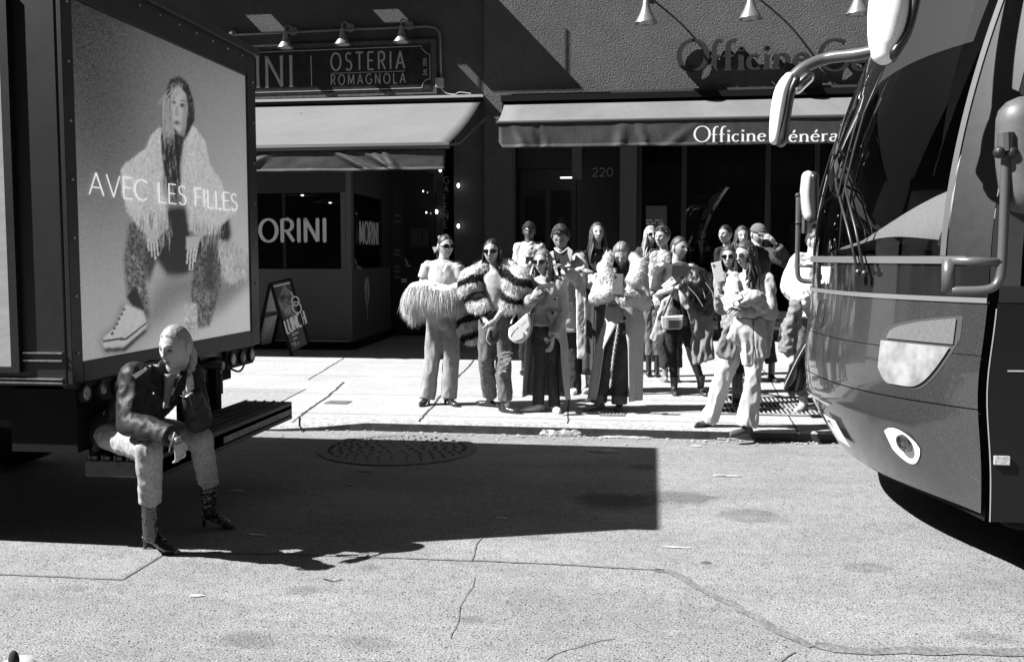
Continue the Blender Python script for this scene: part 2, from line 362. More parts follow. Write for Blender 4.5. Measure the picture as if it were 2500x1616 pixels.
for a in [(742, 1440, 50, .8, .75), (905, 1386, 34, .8, .75), (1150, 1513, 50, .7, .75), (1725, 1373, 15, 1, .4), (610, 1562, 100, .6, .72), (900, 1570, 95, .6, .75), (180, 1435, 50, .6, .8), (2410, 1555, 70, .6, .7),
          (1660, 1213, 100, .7, .6), (1500, 1222, 110, .8, .5), (1835, 1258, 90, .9, .7), (1310, 1313, 40, .6, .75), (2110, 1385, 70, .6, .8), (1570, 1140, 40, 1, .6), (960, 1180, 300, .4, .85), (1300, 1105, 260, .5, 1.25)]: stain(*a)
def blot(mb, px, py, rx, seed, z=.003, sy=1.0):
    c = onz(px, py); rng = random.Random(seed); n = 40; r = rx/pxm(c.y); vs = [c+V((0, 0, z))]
    ph = [rng.uniform(0, 6.28) for _ in range(5)]
    for i in range(n):
        a = 2*pi*i/n; q = 1+.13*sin(2*a+ph[0])+.1*sin(3*a+ph[1])+.07*sin(5*a+ph[2])+.05*sin(9*a+ph[3])
        vs.append(c+V((cos(a)*r*q, sin(a)*r*q*sy, z)))
    mb.add(vs, [(0, 1+i, 1+(i+1) % n) for i in range(n)])
sm = MB()
for i, (a, b, r, sy) in enumerate([(580, 1198, 22, .4), (625, 1306, 26, .3), (480, 1455, 20, .4), (1650, 1337, 34, .13), (1225, 1265, 14, .3)]): blot(sm, a, b, r, i+60, .005, sy)
struct('paint_flecks', sm, mat('paint_fleck', .5, .9, var=.4, vs=50))

# manhole cover in the road
mc = onz(971, 1097); t = thing('manhole_cover', 'round cast iron manhole cover in the shaded road, ringed with raised bars', 'manhole cover', mc)
M_IRON = mat('cast_iron', .165, .8, var=.4, vs=60, bump=.3)
MB().lathe(mc, (0, 0, 1), [(0, .66), (.012, .66), (.012, .58), (.004, .575)], 48).build('rim', M_IRON, t)
m = MB().lathe(mc, (0, 0, 1), [(.006, .565), (.008, .4), (.008, .001)], 48)
for r in (.54, .46, .38, .3, .2, .1):
    n = int(r*60)
    for i in range(n):
        a = 2*pi*i/n; d = V((cos(a), sin(a), 0)); m.bar(mc+d*r+V((0, 0, .0085)), mc+d*(r+.035)+V((0, 0, .0085)), .022, .003, (0, 0, 1))
m.build('cover', M_IRON, t)
for (a, b, lab) in ((825, 983, 'small iron valve cover set in the pale pavement'), (1495, 1012, 'small rectangular utility lid beneath the shearling coat woman')):
    c = onz(a, b, SWZ); t = thing('utility_lid', lab, 'utility lid', c)
    MB().box(c+V((-.12, -.1, .003)), c+V((.12, .1, .008))).build('frame', M_IRON, t)
    m = MB()
    for i in range(6): m.box(c+V((-.1+i*.034, -.08, .009)), c+V((-.08+i*.034, .08, .013)))
    m.build('lid', mat('worn_lid', .2, .7, var=.4, vs=60), t)
# iron grate in the pavement near the bus
c = onz(1900, 995, SWZ); t = thing('sidewalk_grate', 'iron ventilation grate in the pavement between the bus and the white trousers', 'grate', c)
MB().box(c+V((-.62, -.52, -.02)), c+V((.72, .62, .006))).build('pit', mat('pit_black', .012, .9), t)
m = MB()
for j in range(3):
    for i in range(30): x = -.6+i*.045; m.box(c+V((x, -.5+j*.38, .008)), c+V((x+.017, -.17+j*.38, .017)))
for j in range(4): m.box(c+V((-.62, -.54+j*.38, .008)), c+V((.72, -.505+j*.38, .02)))
m.build('bars', mat('grate_bar', .3, .6, var=.3, vs=40), t)

# ------------------------------------------------------------------ the street behind the camera: seen only in reflections
M_BRICK = mat('brick_dark', .10, .9, var=.3, vs=8)
for i, (x0, x1, h) in enumerate([(-62, -20, 23), (-20, -7, 25.5), (-7, 6, 24), (6, 19, 25), (19, 62, 22.5)]):
    t = thing('brick_building', 'dark brick row building across the street, number %s along the row' % ['one', 'two', 'three', 'four', 'five'][i], 'building', (x0, -12, 0), 'row buildings across the street')
    MB().box((x0+.02, -20, -.1), (x1-.02, -12, h)).build('wall', M_BRICK, t)
    MB().box((x0+.02, -12.0, h-.8), (x1-.02, -11.6, h-.02)).build('cornice', mat('cornice_grey', .25, .8), t)
    nx = int((x1-x0)/2.6)
    for a in range(nx):
        for b in range(6):
            x = x0+1.0+a*2.6; z = 4.6+b*3.1
            f = MB().box((x, -12.0, z), (x+1.1, -11.93, z+1.8)).build('window', mat('window_dark', .03, .1), t)
            MB().box((x-.08, -11.99, z-.12), (x+1.18, -11.85, z-.002)).build('sill', mat('cornice_grey', .25, .8), f)

for sx, lab in ((-1, 'tall dark block added to cut off the sky beyond the truck'), (1, 'tall dark block added to cut off the sky behind the coach')):  # blank blocks added at both street ends to narrow the sky
    t = thing('brick_building', lab, 'building', (sx*64, 3, 0), 'row buildings across the street')
    MB().box((sx*63, -12, -.1), (sx*70, 18, 42)).build('wall', M_BRICK, t)
# ------------------------------------------------------------------ facade
YF = 18.4
def fx(px, py=400, Y=YF): return at(px, py, Y).x
def fz(px, py, Y=YF): return at(px, py, Y).z
M_STUC = mat('stucco', .098, .95, var=.42, vs=55, bump=1.0, bs=34, detail=8)
M_DARKW = mat('dark_painted_wall', .078, .8, var=.5, vs=60, bump=.5, bs=40)
M_DARKW2 = mat('dark_rendered_wall', .09, .85, var=.5, vs=60, bump=.6, bs=30)
M_BLK = mat('black_paint', .012, .5, var=.3, vs=20)
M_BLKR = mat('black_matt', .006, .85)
GL = glass('shop_glass', .6, 1.0)
Xp0, Xp1, Xo = fx(1108), fx(1184), fx(1250)
ztop = 4.55                                              # above both shop openings
# restaurant building
tr = thing('restaurant_building', 'dark painted restaurant building with a light sign band and a glazed front', 'building', (-8, YF, 0))
MB().box((-62, YF, ztop), (Xp1, YF+.5, 24)).build('upper_wall', M_DARKW, tr)
MB().box((Xp0, YF, SWZ-.05), (Xp1, YF+.5, ztop-.001)).build('wall_pier', M_DARKW, tr)
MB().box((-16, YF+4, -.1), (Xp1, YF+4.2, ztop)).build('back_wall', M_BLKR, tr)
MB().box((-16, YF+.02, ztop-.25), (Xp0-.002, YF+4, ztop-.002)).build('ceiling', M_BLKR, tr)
# clothing shop building
to = thing('shop_building', 'clothing shop building with rough grey stucco above a dark shopfront', 'building', (2, YF, 0))
MB().box((Xp1+.002, YF-.06, 4.62), (62, YF+.5, 24)).build('stucco_wall', M_STUC, to)
MB().box((Xp1+.002, YF-.08, SWZ-.05), (Xo, YF+.5, 4.618)).build('pilaster', M_DARKW2, to)
xa, xb = fx(1513, 560), fx(1553, 560)
MB().box((xa, YF-.1, SWZ-.05), (xb, YF+.5, 4.618)).build('pilaster', M_DARKW2, to)
MB().box((fx(1400), YF+.86, SWZ-.05), (xa-.002, YF+1.2, 4.3)).build('side_panel', mat('black_door', .018, .5, var=.4, vs=30), to)
MB().box((Xo+.002, YF+.8, 3.75), (xa-.002, YF+1.2, 4.61)).build('fascia', M_BLK, to)
MB().box((xb+.002, YF-.02, 3.95), (14, YF+.4, 4.61)).build('fascia', M_BLK, to)
MB().box((Xo, YF+5.5, -.1), (14, YF+5.7, 4.6)).build('back_wall', mat('shop_inside', .16, .9), to)
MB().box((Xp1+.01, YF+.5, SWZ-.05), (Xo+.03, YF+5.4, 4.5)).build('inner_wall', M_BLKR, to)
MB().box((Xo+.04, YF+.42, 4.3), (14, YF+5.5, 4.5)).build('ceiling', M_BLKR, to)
MB().box((Xo, YF+.42, SWZ), (14, YF+5.5, SWZ+.05)).build('floor_slab', mat('shop_floor', .12, .5), to)
# recessed door 220
d0, d1 = Xo+.03, fx(1398)
dr = MB().box((d0, YF+.9, SWZ), (d1, YF+.98, 3.3)).build('door', mat('black_door', .018, .5), to)
m = MB()
for a, b in ((d0+.1, (d0+d1)/2-.05), ((d0+d1)/2+.05, d1-.1)): m.box((a, YF+.88, 1.0), (b, YF+.895, 2.9))
m.build('glass_panel', mat('door_pane', .02, .05), dr)
MB().tube([((d0+d1)/2-.08, YF+.84, 1.0), ((d0+d1)/2-.08, YF+.84, 1.5)], .015).build('handle', mat('steel', .5, .3, metal=1), dr)
MB().box((d0-.02, YF+.5, 3.3), (d1+.02, YF+1.0, 3.74)).build('transom', M_BLK, to)
MB().box((d1, YF+.35, 3.05), (d1+.28, YF+.42, 3.74)).build('grey_post', M_DARKW2, to) if False else None
a = at(1397, 402, YF); MB().box((a.x, YF-.03, at(0, 455, YF).z), (at(1420, 402, YF).x, YF+.01, 3.74)).build('grey_post', M_DARKW2, to)
a = at(1368, 434, YF+.4); b = at(1402, 434, YF+.4)
MB().box((a.x, YF+.38, a.z-.015), (b.x, YF+.44, a.z+.01)).build('lamp_strip', mat('lit_strip', .8, .5, emit=.8), to)
YD = YF+.85; m = MB(); a = at(1446, 431, YD); text(m, '220', a, (1, 0, 0), (0, 0, 1), at(1446, 411, YD).z-a.z, .09, nrm=(0, -1, 0), wide=1.15, fit=at(1497, 431, YD).x-a.x)
m.build('house_number', mat('dull_brass', .4, .4), to)
# shopfront of the clothing shop: glazing, posts, sill
zs = fz(1800, 796); x0, x1 = xb+.004, 14
MB().box((x0, YF+.02, SWZ-.02), (x1, YF+.3, zs-.06)).build('stall_riser', M_BLK, to)
MB().box((x0, YF-.03, zs-.06), (x1, YF+.3, zs)).build('sill', mat('sill_grey', .32, .5, var=.2, vs=20), to)
posts = [x0, fx(1665), fx(1870), fx(1990), 6.5, 9.5, x1]
for i, px in enumerate(posts): MB().box((px, YF+.05, zs), (px+.09, YF+.17, 3.948)).build('mullion', M_BLK, to)
for a, b in zip(posts, posts[1:]):
    MB().box((a+.092, YF+.1, zs+.002), (b-.002, YF+.11, 3.946)).build('window', GL, to)
# unseen slab added above the frame: it shades the restaurant wall, and its slots let light patches through
zc = 6.9
pe = at(1212, 0, YF-.06); xe = pe.x-(zc-pe.z)/1.05
tf = thing('shade_slab', 'added shade-casting landing above the restaurant, just over the top of the view', 'shade caster', (xe-4, YF, zc))
holes = []
for (xl, xr, yt, yb) in ((595, 662, 38, 86), (905, 972, 25, 62), (592, 697, 118, 160), (1112, 1140, 160, 330)):
    A = at(xl, yt, YF); B = at(xr, yt, YF); D = at(xl, yb, YF); dr_ = zc-A.z; db_ = zc-D.z
    holes.append((A.x-dr_/1.05, B.x-dr_/1.05, dr_/2.917, db_/2.917))
XB = sorted([-16, xe]+[h[0] for h in holes]+[h[1] for h in holes]); YB = sorted([0, .83]+[h[2] for h in holes]+[min(.83, h[3]) for h in holes])
m = MB()
for a, b in zip(XB, XB[1:]):
    for c_, d_ in zip(YB, YB[1:]):
        mx, my = (a+b)/2, (c_+d_)/2
        if b-a < 1e-4 or d_-c_ < 1e-4: continue
        if any(h[0] < mx < h[1] and h[2] < my < h[3] for h in holes): continue
        m.box((a, YF-d_, zc), (b, YF-c_, zc+.04))
m.build('slab', M_BLK, tf)
m = MB()
for i in range(14): m.tube([(xe-.2-i*.9, YF-.8, zc+.04), (xe-.2-i*.9, YF-.8, zc+1)], .015, 6)
m.build('slab_posts', M_BLK, tf)

mottle(M_STUC, .9, .82, 1.12); mottle(M_DARKW, 1.2, .8, 1.2)
# awnings
M_AWN = mat('awning_canvas', .155, .9, var=.4, vs=70, detail=8)
M_AWN2 = mat('awning_canvas_grey', .14, .9, var=.4, vs=70, detail=8)
M_VAL = mat('valance_canvas', .022, .7, var=.5, vs=60, bump=.2)
YA = 13.35
def valance(x0, x1, zt, zb, Y, folds, amp=.03):
    def fn(u, v):
        x = x0+(x1-x0)*u; z = zt+(zb-zt)*v; d = 0
        for (c, wdt, sl, st) in folds: q = (x-c-sl*v)/wdt; d += st*exp(-q*q)*min(1, v*1.3+.1)
        d += .25*noise.noise(V((x*1.6, v*1.2, 3)))+.12*noise.noise(V((x*5, v*3, 1)))*v
        if v > .9: d += .5
        return V((x, Y-d*amp, z+.012*noise.noise(V((x*1.3, 0, 7)))*v))
    return MB().grid(fn, 220, 22)
mottle(M_AWN, .8, .88, 1.06, (1, .4, 1)); mottle(M_AWN2, 1.2, .84, 1.1, (1, .3, 1)); mottle(M_VAL, 5, .6, 1.7, (1, 1, .4))
# restaurant awning
A1 = at(1175, 236, YF-.02); A0z = at(560, 252, YF-.02).z; B1 = at(1095, 352, YA); xl = -11
ta = thing('awning', 'pale canvas awning over the glazed front under the OSTERIA ROMAGNOLA sign', 'awning', (-6, YF, 3.5), 'shop awnings')
m = MB().grid(lambda u, v: V((xl+(A1.x+(B1.x-A1.x)*v-xl)*u, (YF-.05)+(YA-YF+.05)*v, (A1.z-.1)+(B1.z-A1.z+.1)*v-.06*sin(pi*v))), 40, 16)
m.build('canopy', M_AWN, ta, smooth=True, thick=.008)
MB().box((xl, YF-.16, A1.z-.09), (A1.x+.02, YF, A1.z-.04)).build('cassette', M_BLK, ta)
MB().box((xl, YF-.2, A1.z-.036), (A1.x+.06, YF, A1.z+.01)).build('cap_strip', mat('pale_trim', .36, .5), ta)
MB().tube([(xl, YA-.03, B1.z-.02), (B1.x+.02, YA-.03, B1.z-.02)], .045, 10).build('front_bar', mat('bar_dark', .06, .4), ta)
zb = at(800, 419, YA-.03).z
valance(xl, B1.x-.04, B1.z-.07, zb, YA-.03, [(-4.4, .07, .55, 1.5), (-4.0, .05, .5, .9), (-3.85, .05, .3, 1.1), (-3.7, .04, .22, 1.2), (-6.55, .08, .35, 1.2), (-6.3, .06, -.3, .9), (-5.3, .1, -.5, .9)], .05).build('valance', M_VAL, ta, smooth=True, thick=.004)
for x in (B1.x-.25, -8.5):
    a = V((x, YF-.1, A1.z-.35)); e = V((x-.1, (YF+YA)/2, (A1.z+B1.z)/2-.42)); b = V((x, YA+.02, B1.z-.05))
    MB().tube([a, e], .025, 8).tube([e, b], .022, 8).build('folding_arm', mat('arm_grey', .12, .4), ta)
# clothing shop awning
YB_ = 16.9
tb = thing('awning', 'darker canvas awning lettered Officine Générale on its front', 'awning', (3, YF, 3.7), 'shop awnings')
a0 = at(1233, 252, YF-.1); b0 = at(1214, 299, YB_); xr = 11.0
m = MB().grid(lambda u, v: V((a0.x+(b0.x-a0.x)*v+(xr-a0.x)*u, (YF-.14)+(YB_-YF+.14)*v, a0.z+(b0.z-a0.z)*v-.05*sin(pi*v))), 40, 12)
m.build('canopy', M_AWN2, tb, smooth=True, thick=.008)
MB().box((a0.x-.05, YF-.3, a0.z+.0), (xr, YF-.08, a0.z+.11)).build('cassette', M_BLKR, tb)
MB().box((a0.x-.05, YF-.12, a0.z-.4), (a0.x, YF-.08, a0.z+.0)).build('bracket', M_BLKR, tb)
a = at(1490, 232, YF-.1); b = at(1490, 226, YF-.1)
MB().box((a.x, YF-.14, a.z), (xr, YF-.06, b.z+.03)).build('track', mat('bar_dark', .06, .4), tb)
MB().tube([(b0.x-.02, YB_-.02, b0.z-.01), (xr, YB_-.02, b0.z-.01)], .028, 8).build('front_bar', mat('bar_dark', .06, .4), tb)
zb = at(1600, 358, YB_).z
va = valance(b0.x+.03, xr, b0.z-.035, zb, YB_-.02, [(b0.x+.28, .07, .2, 1.4), (b0.x+.7, .09, .1, -1.2), (b0.x+.78, .03, .05, 1.6), (b0.x+2.15, .08, -.05, 1.2), (b0.x+2.4, .05, .15, 1.4), (b0.x+3.4, .1, -.5, .7), (b0.x+6.4, .1, .4, .7)], .04).build('valance', M_VAL, tb, smooth=True, thick=.004)
m = MB(); a = at(1694, 347, YB_-.1); e = at(1870, 347, YB_-.1)
hh = (at(1694, 309, YB_-.1).z-a.z)
text(m, 'Officine', a, (1, 0, 0), (0, 0, 1), hh, .135, .045, .004, (0, -1, 0), .06, serif=.085, fit=e.x-a.x)
a2 = at(1884, 347, YB_-.1); e2 = at(2085, 347, YB_-.1)
text(m, 'Générale', a2, (1, 0, 0), (0, 0, 1), hh, .135, .045, .004, (0, -1, 0), .06, serif=.085, fit=e2.x-a2.x)
m.build('lettering', mat('white_print', .72, .7), tb)

# raised letters on the stucco
ts = thing('shop_sign', 'dark raised letters reading Officine Générale on the grey stucco wall', 'sign', at(1800, 190, YF-.06))
Ys = YF-.06-.055; a = at(1657, 172, Ys); e = at(1985, 172, Ys); hh = at(1657, 101, Ys).z-a.z
mm = mat('letter_metal', .018, .5, var=.3, vs=20)
for word, px0, px1 in (('Officine', 1655, 1975), ('Générale', 1998, 2385)):
    a = at(px0, 176, Ys); e = at(px1, 176, Ys); m = MB(); text(m, word, a, (1, 0, 0), (0, 0, 1), hh*1.05, .17, .07, .075, (0, -1, 0), .06, serif=.1, fit=e.x-a.x); m.build('word', mm, ts)

# gooseneck lamps over both signs
M_LAMP = mat('lamp_enamel', .28, .35, var=.1, vs=20, metal=.6)
M_PIPE = mat('pipe_grey', .16, .4)
def bell(name, c, R_, H_, wall, label, grp, mount, disc, metal=M_LAMP):
    """bell-shaped shade whose mouth is at c, arm from its neck to a mount on the wall"""
    t = thing(name, label, 'wall lamp', c, grp)
    MB().lathe(c, (0, 0, 1), [(0, R_), (.01*R_, R_*1.0), (H_*.12, R_*.86), (H_*.35, R_*.6), (H_*.55, R_*.42), (H_*.75, R_*.3), (H_*.9, R_*.27), (H_, R_*.2), (H_, .001)], 24).build('lamp_shade', metal, t, smooth=60, thick=.006)
    MB().ell(c+V((0, 0, H_*.3)), (R_*.28,)*3).build('bulb', mat('bulb_glass', .6, .2), t, smooth=True)
    top = c+V((0, 0, H_))
    MB().tube(bez([top, top+V((0, .0, .1)), (top+mount)/2+V((0, 0, max(.1, mount.z-top.z+.03))), mount], 8), .017, 8).build('arm', M_PIPE, t, smooth=True)
    MB().lathe(mount+V((0, -.03, 0)), (0, 1, 0), [(0, .001), (0, disc*.75), (.02, disc), (.03, disc)], 20).build('mount', M_PIPE, t)
    return t
og = 'bell lamps over the stucco letters'
for px, py, lab in ((1577, 58, 'bell lamp on the stucco above the O of the raised letters'), (1832, 47, 'middle bell lamp on the stucco, above the end of the word Officine'), (2095, 36, 'bell lamp on the stucco beside the white mirror of the bus')):
    c = at(px, py, YF-.62); bell('wall_lamp', c, .2, .42, YF, lab, og, V((c.x+.02, YF-.06, c.z+.62)), .09)
mg = 'bell lamps over the restaurant sign'
for px, py, lab in ((697, 118, 'small bell lamp over the letters NI at the truck end of the restaurant sign'), (836, 110, 'small bell lamp over the O of OSTERIA on the restaurant sign'), (980, 104, 'small bell lamp over the end of the word OSTERIA')):
    c = at(px, py, YF-.3); mt = at(px+19, py-42, YF-.04); bell('wall_lamp', c, .15, .3, YF, lab, mg, mt, .09)
c = at(567, 84, YF-.04); t = thing('wall_lamp', 'round lamp mount of the restaurant sign beside the truck roof', 'wall lamp', c, mg)
MB().lathe(c+V((0, -.03, 0)), (0, 1, 0), [(0, .001), (0, .07), (.02, .09), (.03, .09)], 20).build('mount', M_PIPE, t)
MB().ell(c+V((0, -.05, 0)), .03).build('bulb', mat('bulb_glass', .6, .2), t, smooth=True)
pp = [at(480, 92, YF-.06), at(575, 86, YF-.06), at(820, 74, YF-.06), at(1045, 65, YF-.06), at(1062, 68, YF-.06), at(1072, 78, YF-.06), at(1075, 95, YF-.06), at(1077, 190, YF-.06)]
t = thing('conduit', 'metal conduit pipe running above and down beside the restaurant sign', 'conduit', pp[3])
MB().tube(pp, .022, 8).build('pipe', M_PIPE, t, smooth=True)
a = at(1074, 203, YF-.08); MB().box(a-V((.075, .06, .09)), a+V((.075, .06, .09))).build('junction_box', mat('galvanised', .4, .5, var=.5, vs=30, metal=.4), t, bevel=.01)
MB().tube(bez([at(1077, 216, YF-.1), at(1090, 228, YF-.12), at(1110, 231, YF-.14), at(1122, 226, YF-.1), at(1150, 229, YF-.1)], 6), .008, 6).build('cable', mat('white_cable', .5, .5), t)

# restaurant sign board
def sp(px, py, d=0): return at(px, py, YF-.1-d)
t = thing('sign_board', 'long dark sign board reading MORINI and OSTERIA ROMAGNOLA', 'sign', sp(830, 230))
q = [sp(480, 247), sp(1066, 229), sp(1063, 95), sp(480, 117)]
MB().prism(q, (0, .1, 0)).build('frame', mat('sign_frame', .07, .4, var=.5, vs=12), t)
q2 = [sp(470, 237, .012), sp(1053, 220, .012), sp(1051, 107, .012), sp(470, 128, .012)]
MB().prism(q2, (0, .011, 0)).build('panel', mat('sign_black', .022, .35, var=.4, vs=6), t)
eX = (q2[1]-q2[0]).normalized()
M_GILT = mat('sign_lettering', .34, .6, var=.2, vs=90)
m = MB()
def line(pts, w=.012):
    for a, b in zip(pts, pts[1:]): m.bar(sp(*a, .016), sp(*b, .016), .005, w, (0, 1, 0))
line([(470, 135), (1028, 113), (1032, 122), (1040, 130), (1049, 134), (1050, 193), (1040, 196), (1033, 203), (1030, 215), (470, 231)])
line([(759, 137), (761, 210)], .016); line([(808, 180), (989, 174)], .01)
m.build('border', M_GILT, t)
zz = V((0, 0, 1))
for s, x0, x1, yb0, yt, th, wd in (('OSTERIA', 808, 988, 173, 131, .1, 1), ('ROMAGNOLA', 808, 990, 208, 184, .11, 1), ):
    m = MB(); a = sp(x0, yb0, .014); b = sp(x1, yb0-5, .014); text(m, s, a, (b-a), zz, sp(x0, yt, .014).z-a.z, th, None, .003, (0, -1, 0), .36 if s[0] == 'O' else .42, fit=(b-a).length); m.build('lettering', M_GILT, t)
m = MB(); a = sp(444, 218, .014); b = sp(716, 211, .014); text(m, 'MORINI', a, b-a, zz, sp(716, 138, .014).z-sp(716, 211, .014).z, .1, .06, .003, (0, -1, 0), .2, serif=.07, fit=(b-a).length); m.build('lettering', M_GILT, t)
m = MB(); a = sp(1042, 184, .014); b = sp(1041, 143, .014); text(m, 'DAL 2010', a, zz, (-1, 0, 0), .07, .12, None, .003, (0, -1, 0), .3, fit=(b-a).length); m.build('lettering', M_GILT, t)

# glazed vestibule of the restaurant
YV = 15.45
tv = thing('vestibule', 'dark panelled vestibule with large windows lettered MORINI under the pale awning', 'vestibule', (-6, YV, 0))
cX = at(858, 600, YV).x; s1 = at(957, 600, YF); zsill = at(800, 657, YV).z; zhead = at(800, 470, YV).z
M_PAN = mat('grey_panel', .06, .6, var=.45, vs=80, bump=.15)
M_PAN2 = mat('grey_panel_side', .055, .6, var=.45, vs=80, bump=.15)
S = lambda t_, z, d=0: V((cX+(s1.x-cX)*t_, YV+(YF-YV)*t_, z))
sn = V((YF-YV, -(s1.x-cX), 0)).normalized()
if sn.x < 0: sn = -sn
def sidebox(t0, t1, z0, z1, th, out=0):
    o = sn*out; i = -sn*th+o
    return [S(t0, z0)+o, S(t1, z0)+o, S(t1, z0)+i, S(t0, z0)+i, S(t0, z1)+o, S(t1, z1)+o, S(t1, z1)+i, S(t0, z1)+i]
MB().box((-13, YV, SWZ+.14), (cX-.09, YV+.06, zsill)).build('lower_panel', M_PAN, tv)
MB().box((-13, YV-.03, SWZ-.02), (cX-.02, YV+.05, SWZ+.138)).build('plinth', M_BLKR, tv)
MB().box((-13, YV-.04, SWZ+.138), (cX-.05, YV+.02, SWZ+.15)).build('trim', mat('pale_trim', .36, .5), tv)
MB().box((cX-.088, YV-.01, SWZ+.14), (cX+.0, YV+.1, 3.35)).build('corner_post', mat('post_grey', .06, .6), tv)
MB().box((-13, YV-.02, zhead), (cX-.09, YV+.08, 3.35)).build('header', M_BLK, tv)
MB().box((-13, YV, 3.352), (cX+.02, YF, 3.42)).build('roof', M_BLKR, tv)
for px in (595, 838): x = at(px, 560, YV).x; MB().box((x-.04, YV-.005, zsill), (x+.04, YV+.07, zhead-.001)).build('mullion', mat('post_grey', .06, .6), tv)
f = MB().box((-13, YV+.03, zsill+.002), (cX-.09, YV+.04, zhead-.002)).build('window', GL, tv)
m = MB(); hh = at(700, 536, YV-.01).z-at(700, 590, YV-.01).z
a = at(582, 590, YV-.01); b = at(797, 590, YV-.01)
text(m, 'MORINI', a, (1, 0, 0), zz, hh, .17, .1, .004, (0, -1, 0), .17, serif=.06, fit=b.x-a.x); m.build('lettering', mat('window_lettering', .5, .6), f)
MB().hexa(sidebox(.02, .96, SWZ+.14, zsill, .06)).build('side_panel', M_PAN2, tv)
MB().hexa(sidebox(0.02, .98, SWZ-.02, SWZ+.138, .06, .03)).build('plinth', M_BLKR, tv)
f2 = MB().hexa(sidebox(.07, .76, zsill+.002, zhead-.002, .01, -.02)).build('window', GL, tv)
m = MB(); a = S(.17, at(858, 593, YV).z)+sn*.004; b = S(.62, 0)
text(m, 'MORINI', a, S(1, 0)-S(0, 0), zz, hh*1.02, .15, .1, .004, sn, .17, serif=.06, fit=(S(.62, 0)-S(.17, 0)).length); m.build('lettering', mat('window_lettering', .5, .6), f2)
for a_, b_ in ((0, .065), (.765, .98)): MB().hexa(sidebox(a_+.02, b_, zsill+.001, zhead, .08)).build('side_post', M_BLK, tv)
MB().hexa(sidebox(.02, .98, zhead+.001, 3.35, .08)).build('side_header', M_BLK, tv)
# wheat-ear ornament painted on the side panel
m = MB(); rng = random.Random(4)
oc = S(.33, .0); e1 = (S(1, 0)-S(0, 0)).normalized()
zt, zb_ = at(908, 685, YV+.9).z, at(908, 783, YV+.9).z
for i in range(26):
    v = i/25; z = zt+(zb_-zt)*v*.8; wd = .17*sin(pi*min(1, v+.12))**.7
    for sgn in (-1, 1):
        p0 = oc+e1*sgn*wd*.25+V((0, 0, z)); p1 = oc+e1*sgn*wd*rng.uniform(.7, 1)+V((0, 0, z+rng.uniform(.02, .06))); p2 = oc+e1*sgn*wd*.4+V((0, 0, z+.05))
        for a_, b_ in ((p0, p1), (p1, p2)): m.bar(a_+sn*.004, b_+sn*.004, .004, .012, sn)
m.bar(oc+V((0, 0, zb_))+sn*.004, oc+V((0, 0, zb_+.2))+e1*.03+sn*.004, .004, .014, sn)
m.build('leaf_ornament', mat('window_lettering', .5, .6), tv)
# things seen through the glass
def pendant(px, py, Y, lab):
    c = at(px, py, Y); t = thing('pendant_lamp', lab, 'pendant lamp', c, 'pendant lamps inside the restaurant')
    MB().lathe(c, (0, 0, 1), [(0, .3), (.05, .22), (.1, .08), (.14, .02)], 20).build('lamp_shade', mat('shade_dark', .14, .5), t, smooth=True, thick=.004)
    MB().ell(c+V((0, 0, .02)), .03).build('bulb', mat('lit_bulb', .9, .5, emit=2.5), t)
    MB().tube([c+V((0, 0, .14)), V((c.x, c.y, 4.2))], .006, 6).build('cord', M_BLKR, t)
pendant(738, 478, 17.3, 'dim pendant lamp behind the restaurant window nearer the truck'); pendant(806, 496, 17.8, 'pendant lamp with a bright bulb above the N of the window lettering')
c = at(694, 560, YV+.25); tag(MB().tube([V((c.x, c.y, zsill+.02)), V((c.x, c.y, zhead))], .03, 8).build('curtain_pole', mat('white_pole', .42, .5), None), 'white pole standing behind the restaurant window', 'pole')
# door zone and string bulbs
x0, x1 = fx(968), fx(1078)
dz = MB().box((x0, YF+.1, SWZ), (x1, YF+.16, 3.5)).build('door', M_BLK, tr)
m = MB().box((x0+.12, YF+.085, .9), (x1-.12, YF+.098, 3.35)); m.build('glass_panel', mat('door_glass', .02, .02, spec=.9), dz)
MB().box((fx(955), YF-.02, SWZ), (x0-.002, YF+.2, 4.3)).build('door_frame', M_BLK, tr)
m = MB(); rng = random.Random(9)
for i, py in enumerate((530, 545, 615, 625, 655, 665, 680)):
    a = at(963, py, YF-.03); m.box(a, a+V((.12, .004, .05)))
m.build('decals', mat('decal_grey', .10, .6), tr)
a = at(980, 690, YF+.08); b = at(993, 680, YF+.08); MB().box(a, b+V((0, .003, 0))).build('notice', mat('decal_pale', .45, .6, var=.4, vs=50), dz)
m = MB()
for i, ch in enumerate('GAFENE'):
    a = at(1083, 449+i*21.6, YF-.05); text(m, ch, a, (1, 0, 0), zz, .13, .13, None, .004, (0, -1, 0))
m.build('vertical_lettering', mat('faint_letter', .14, .5), tr)
for i, (px, py, lab) in enumerate(((1075, 415, 'small lit bulb hanging right under the corner of the pale awning'), (1066, 517, 'small lit bulb beside the letters of the vertical sign'), (1119, 453, 'upper lit bulb on the dark wall right of the vertical letters'), (1119, 552, 'lower lit bulb on the dark wall above the ribboned woman'), (1033, 467, 'tiny bulb glowing high in the dark restaurant doorway'), (1041, 519, 'tiny bulb glowing at mid height in the dark restaurant doorway'))):
    r = .032 if i < 4 else .014; c = at(px, py, YF-.1); t = thing('string_bulb', lab, 'light bulb', c, 'string bulbs by the restaurant door')
    MB().ell(c, (r*.8, r*.8, r*1.3)).build('bulb', mat('lit_bulb', .9, .5, emit=2.5), t, smooth=True)
    MB().tube([c+V((0, 0, r)), c+V((0, 0, r+.05))], .012, 6).build('socket', M_BLKR, t)
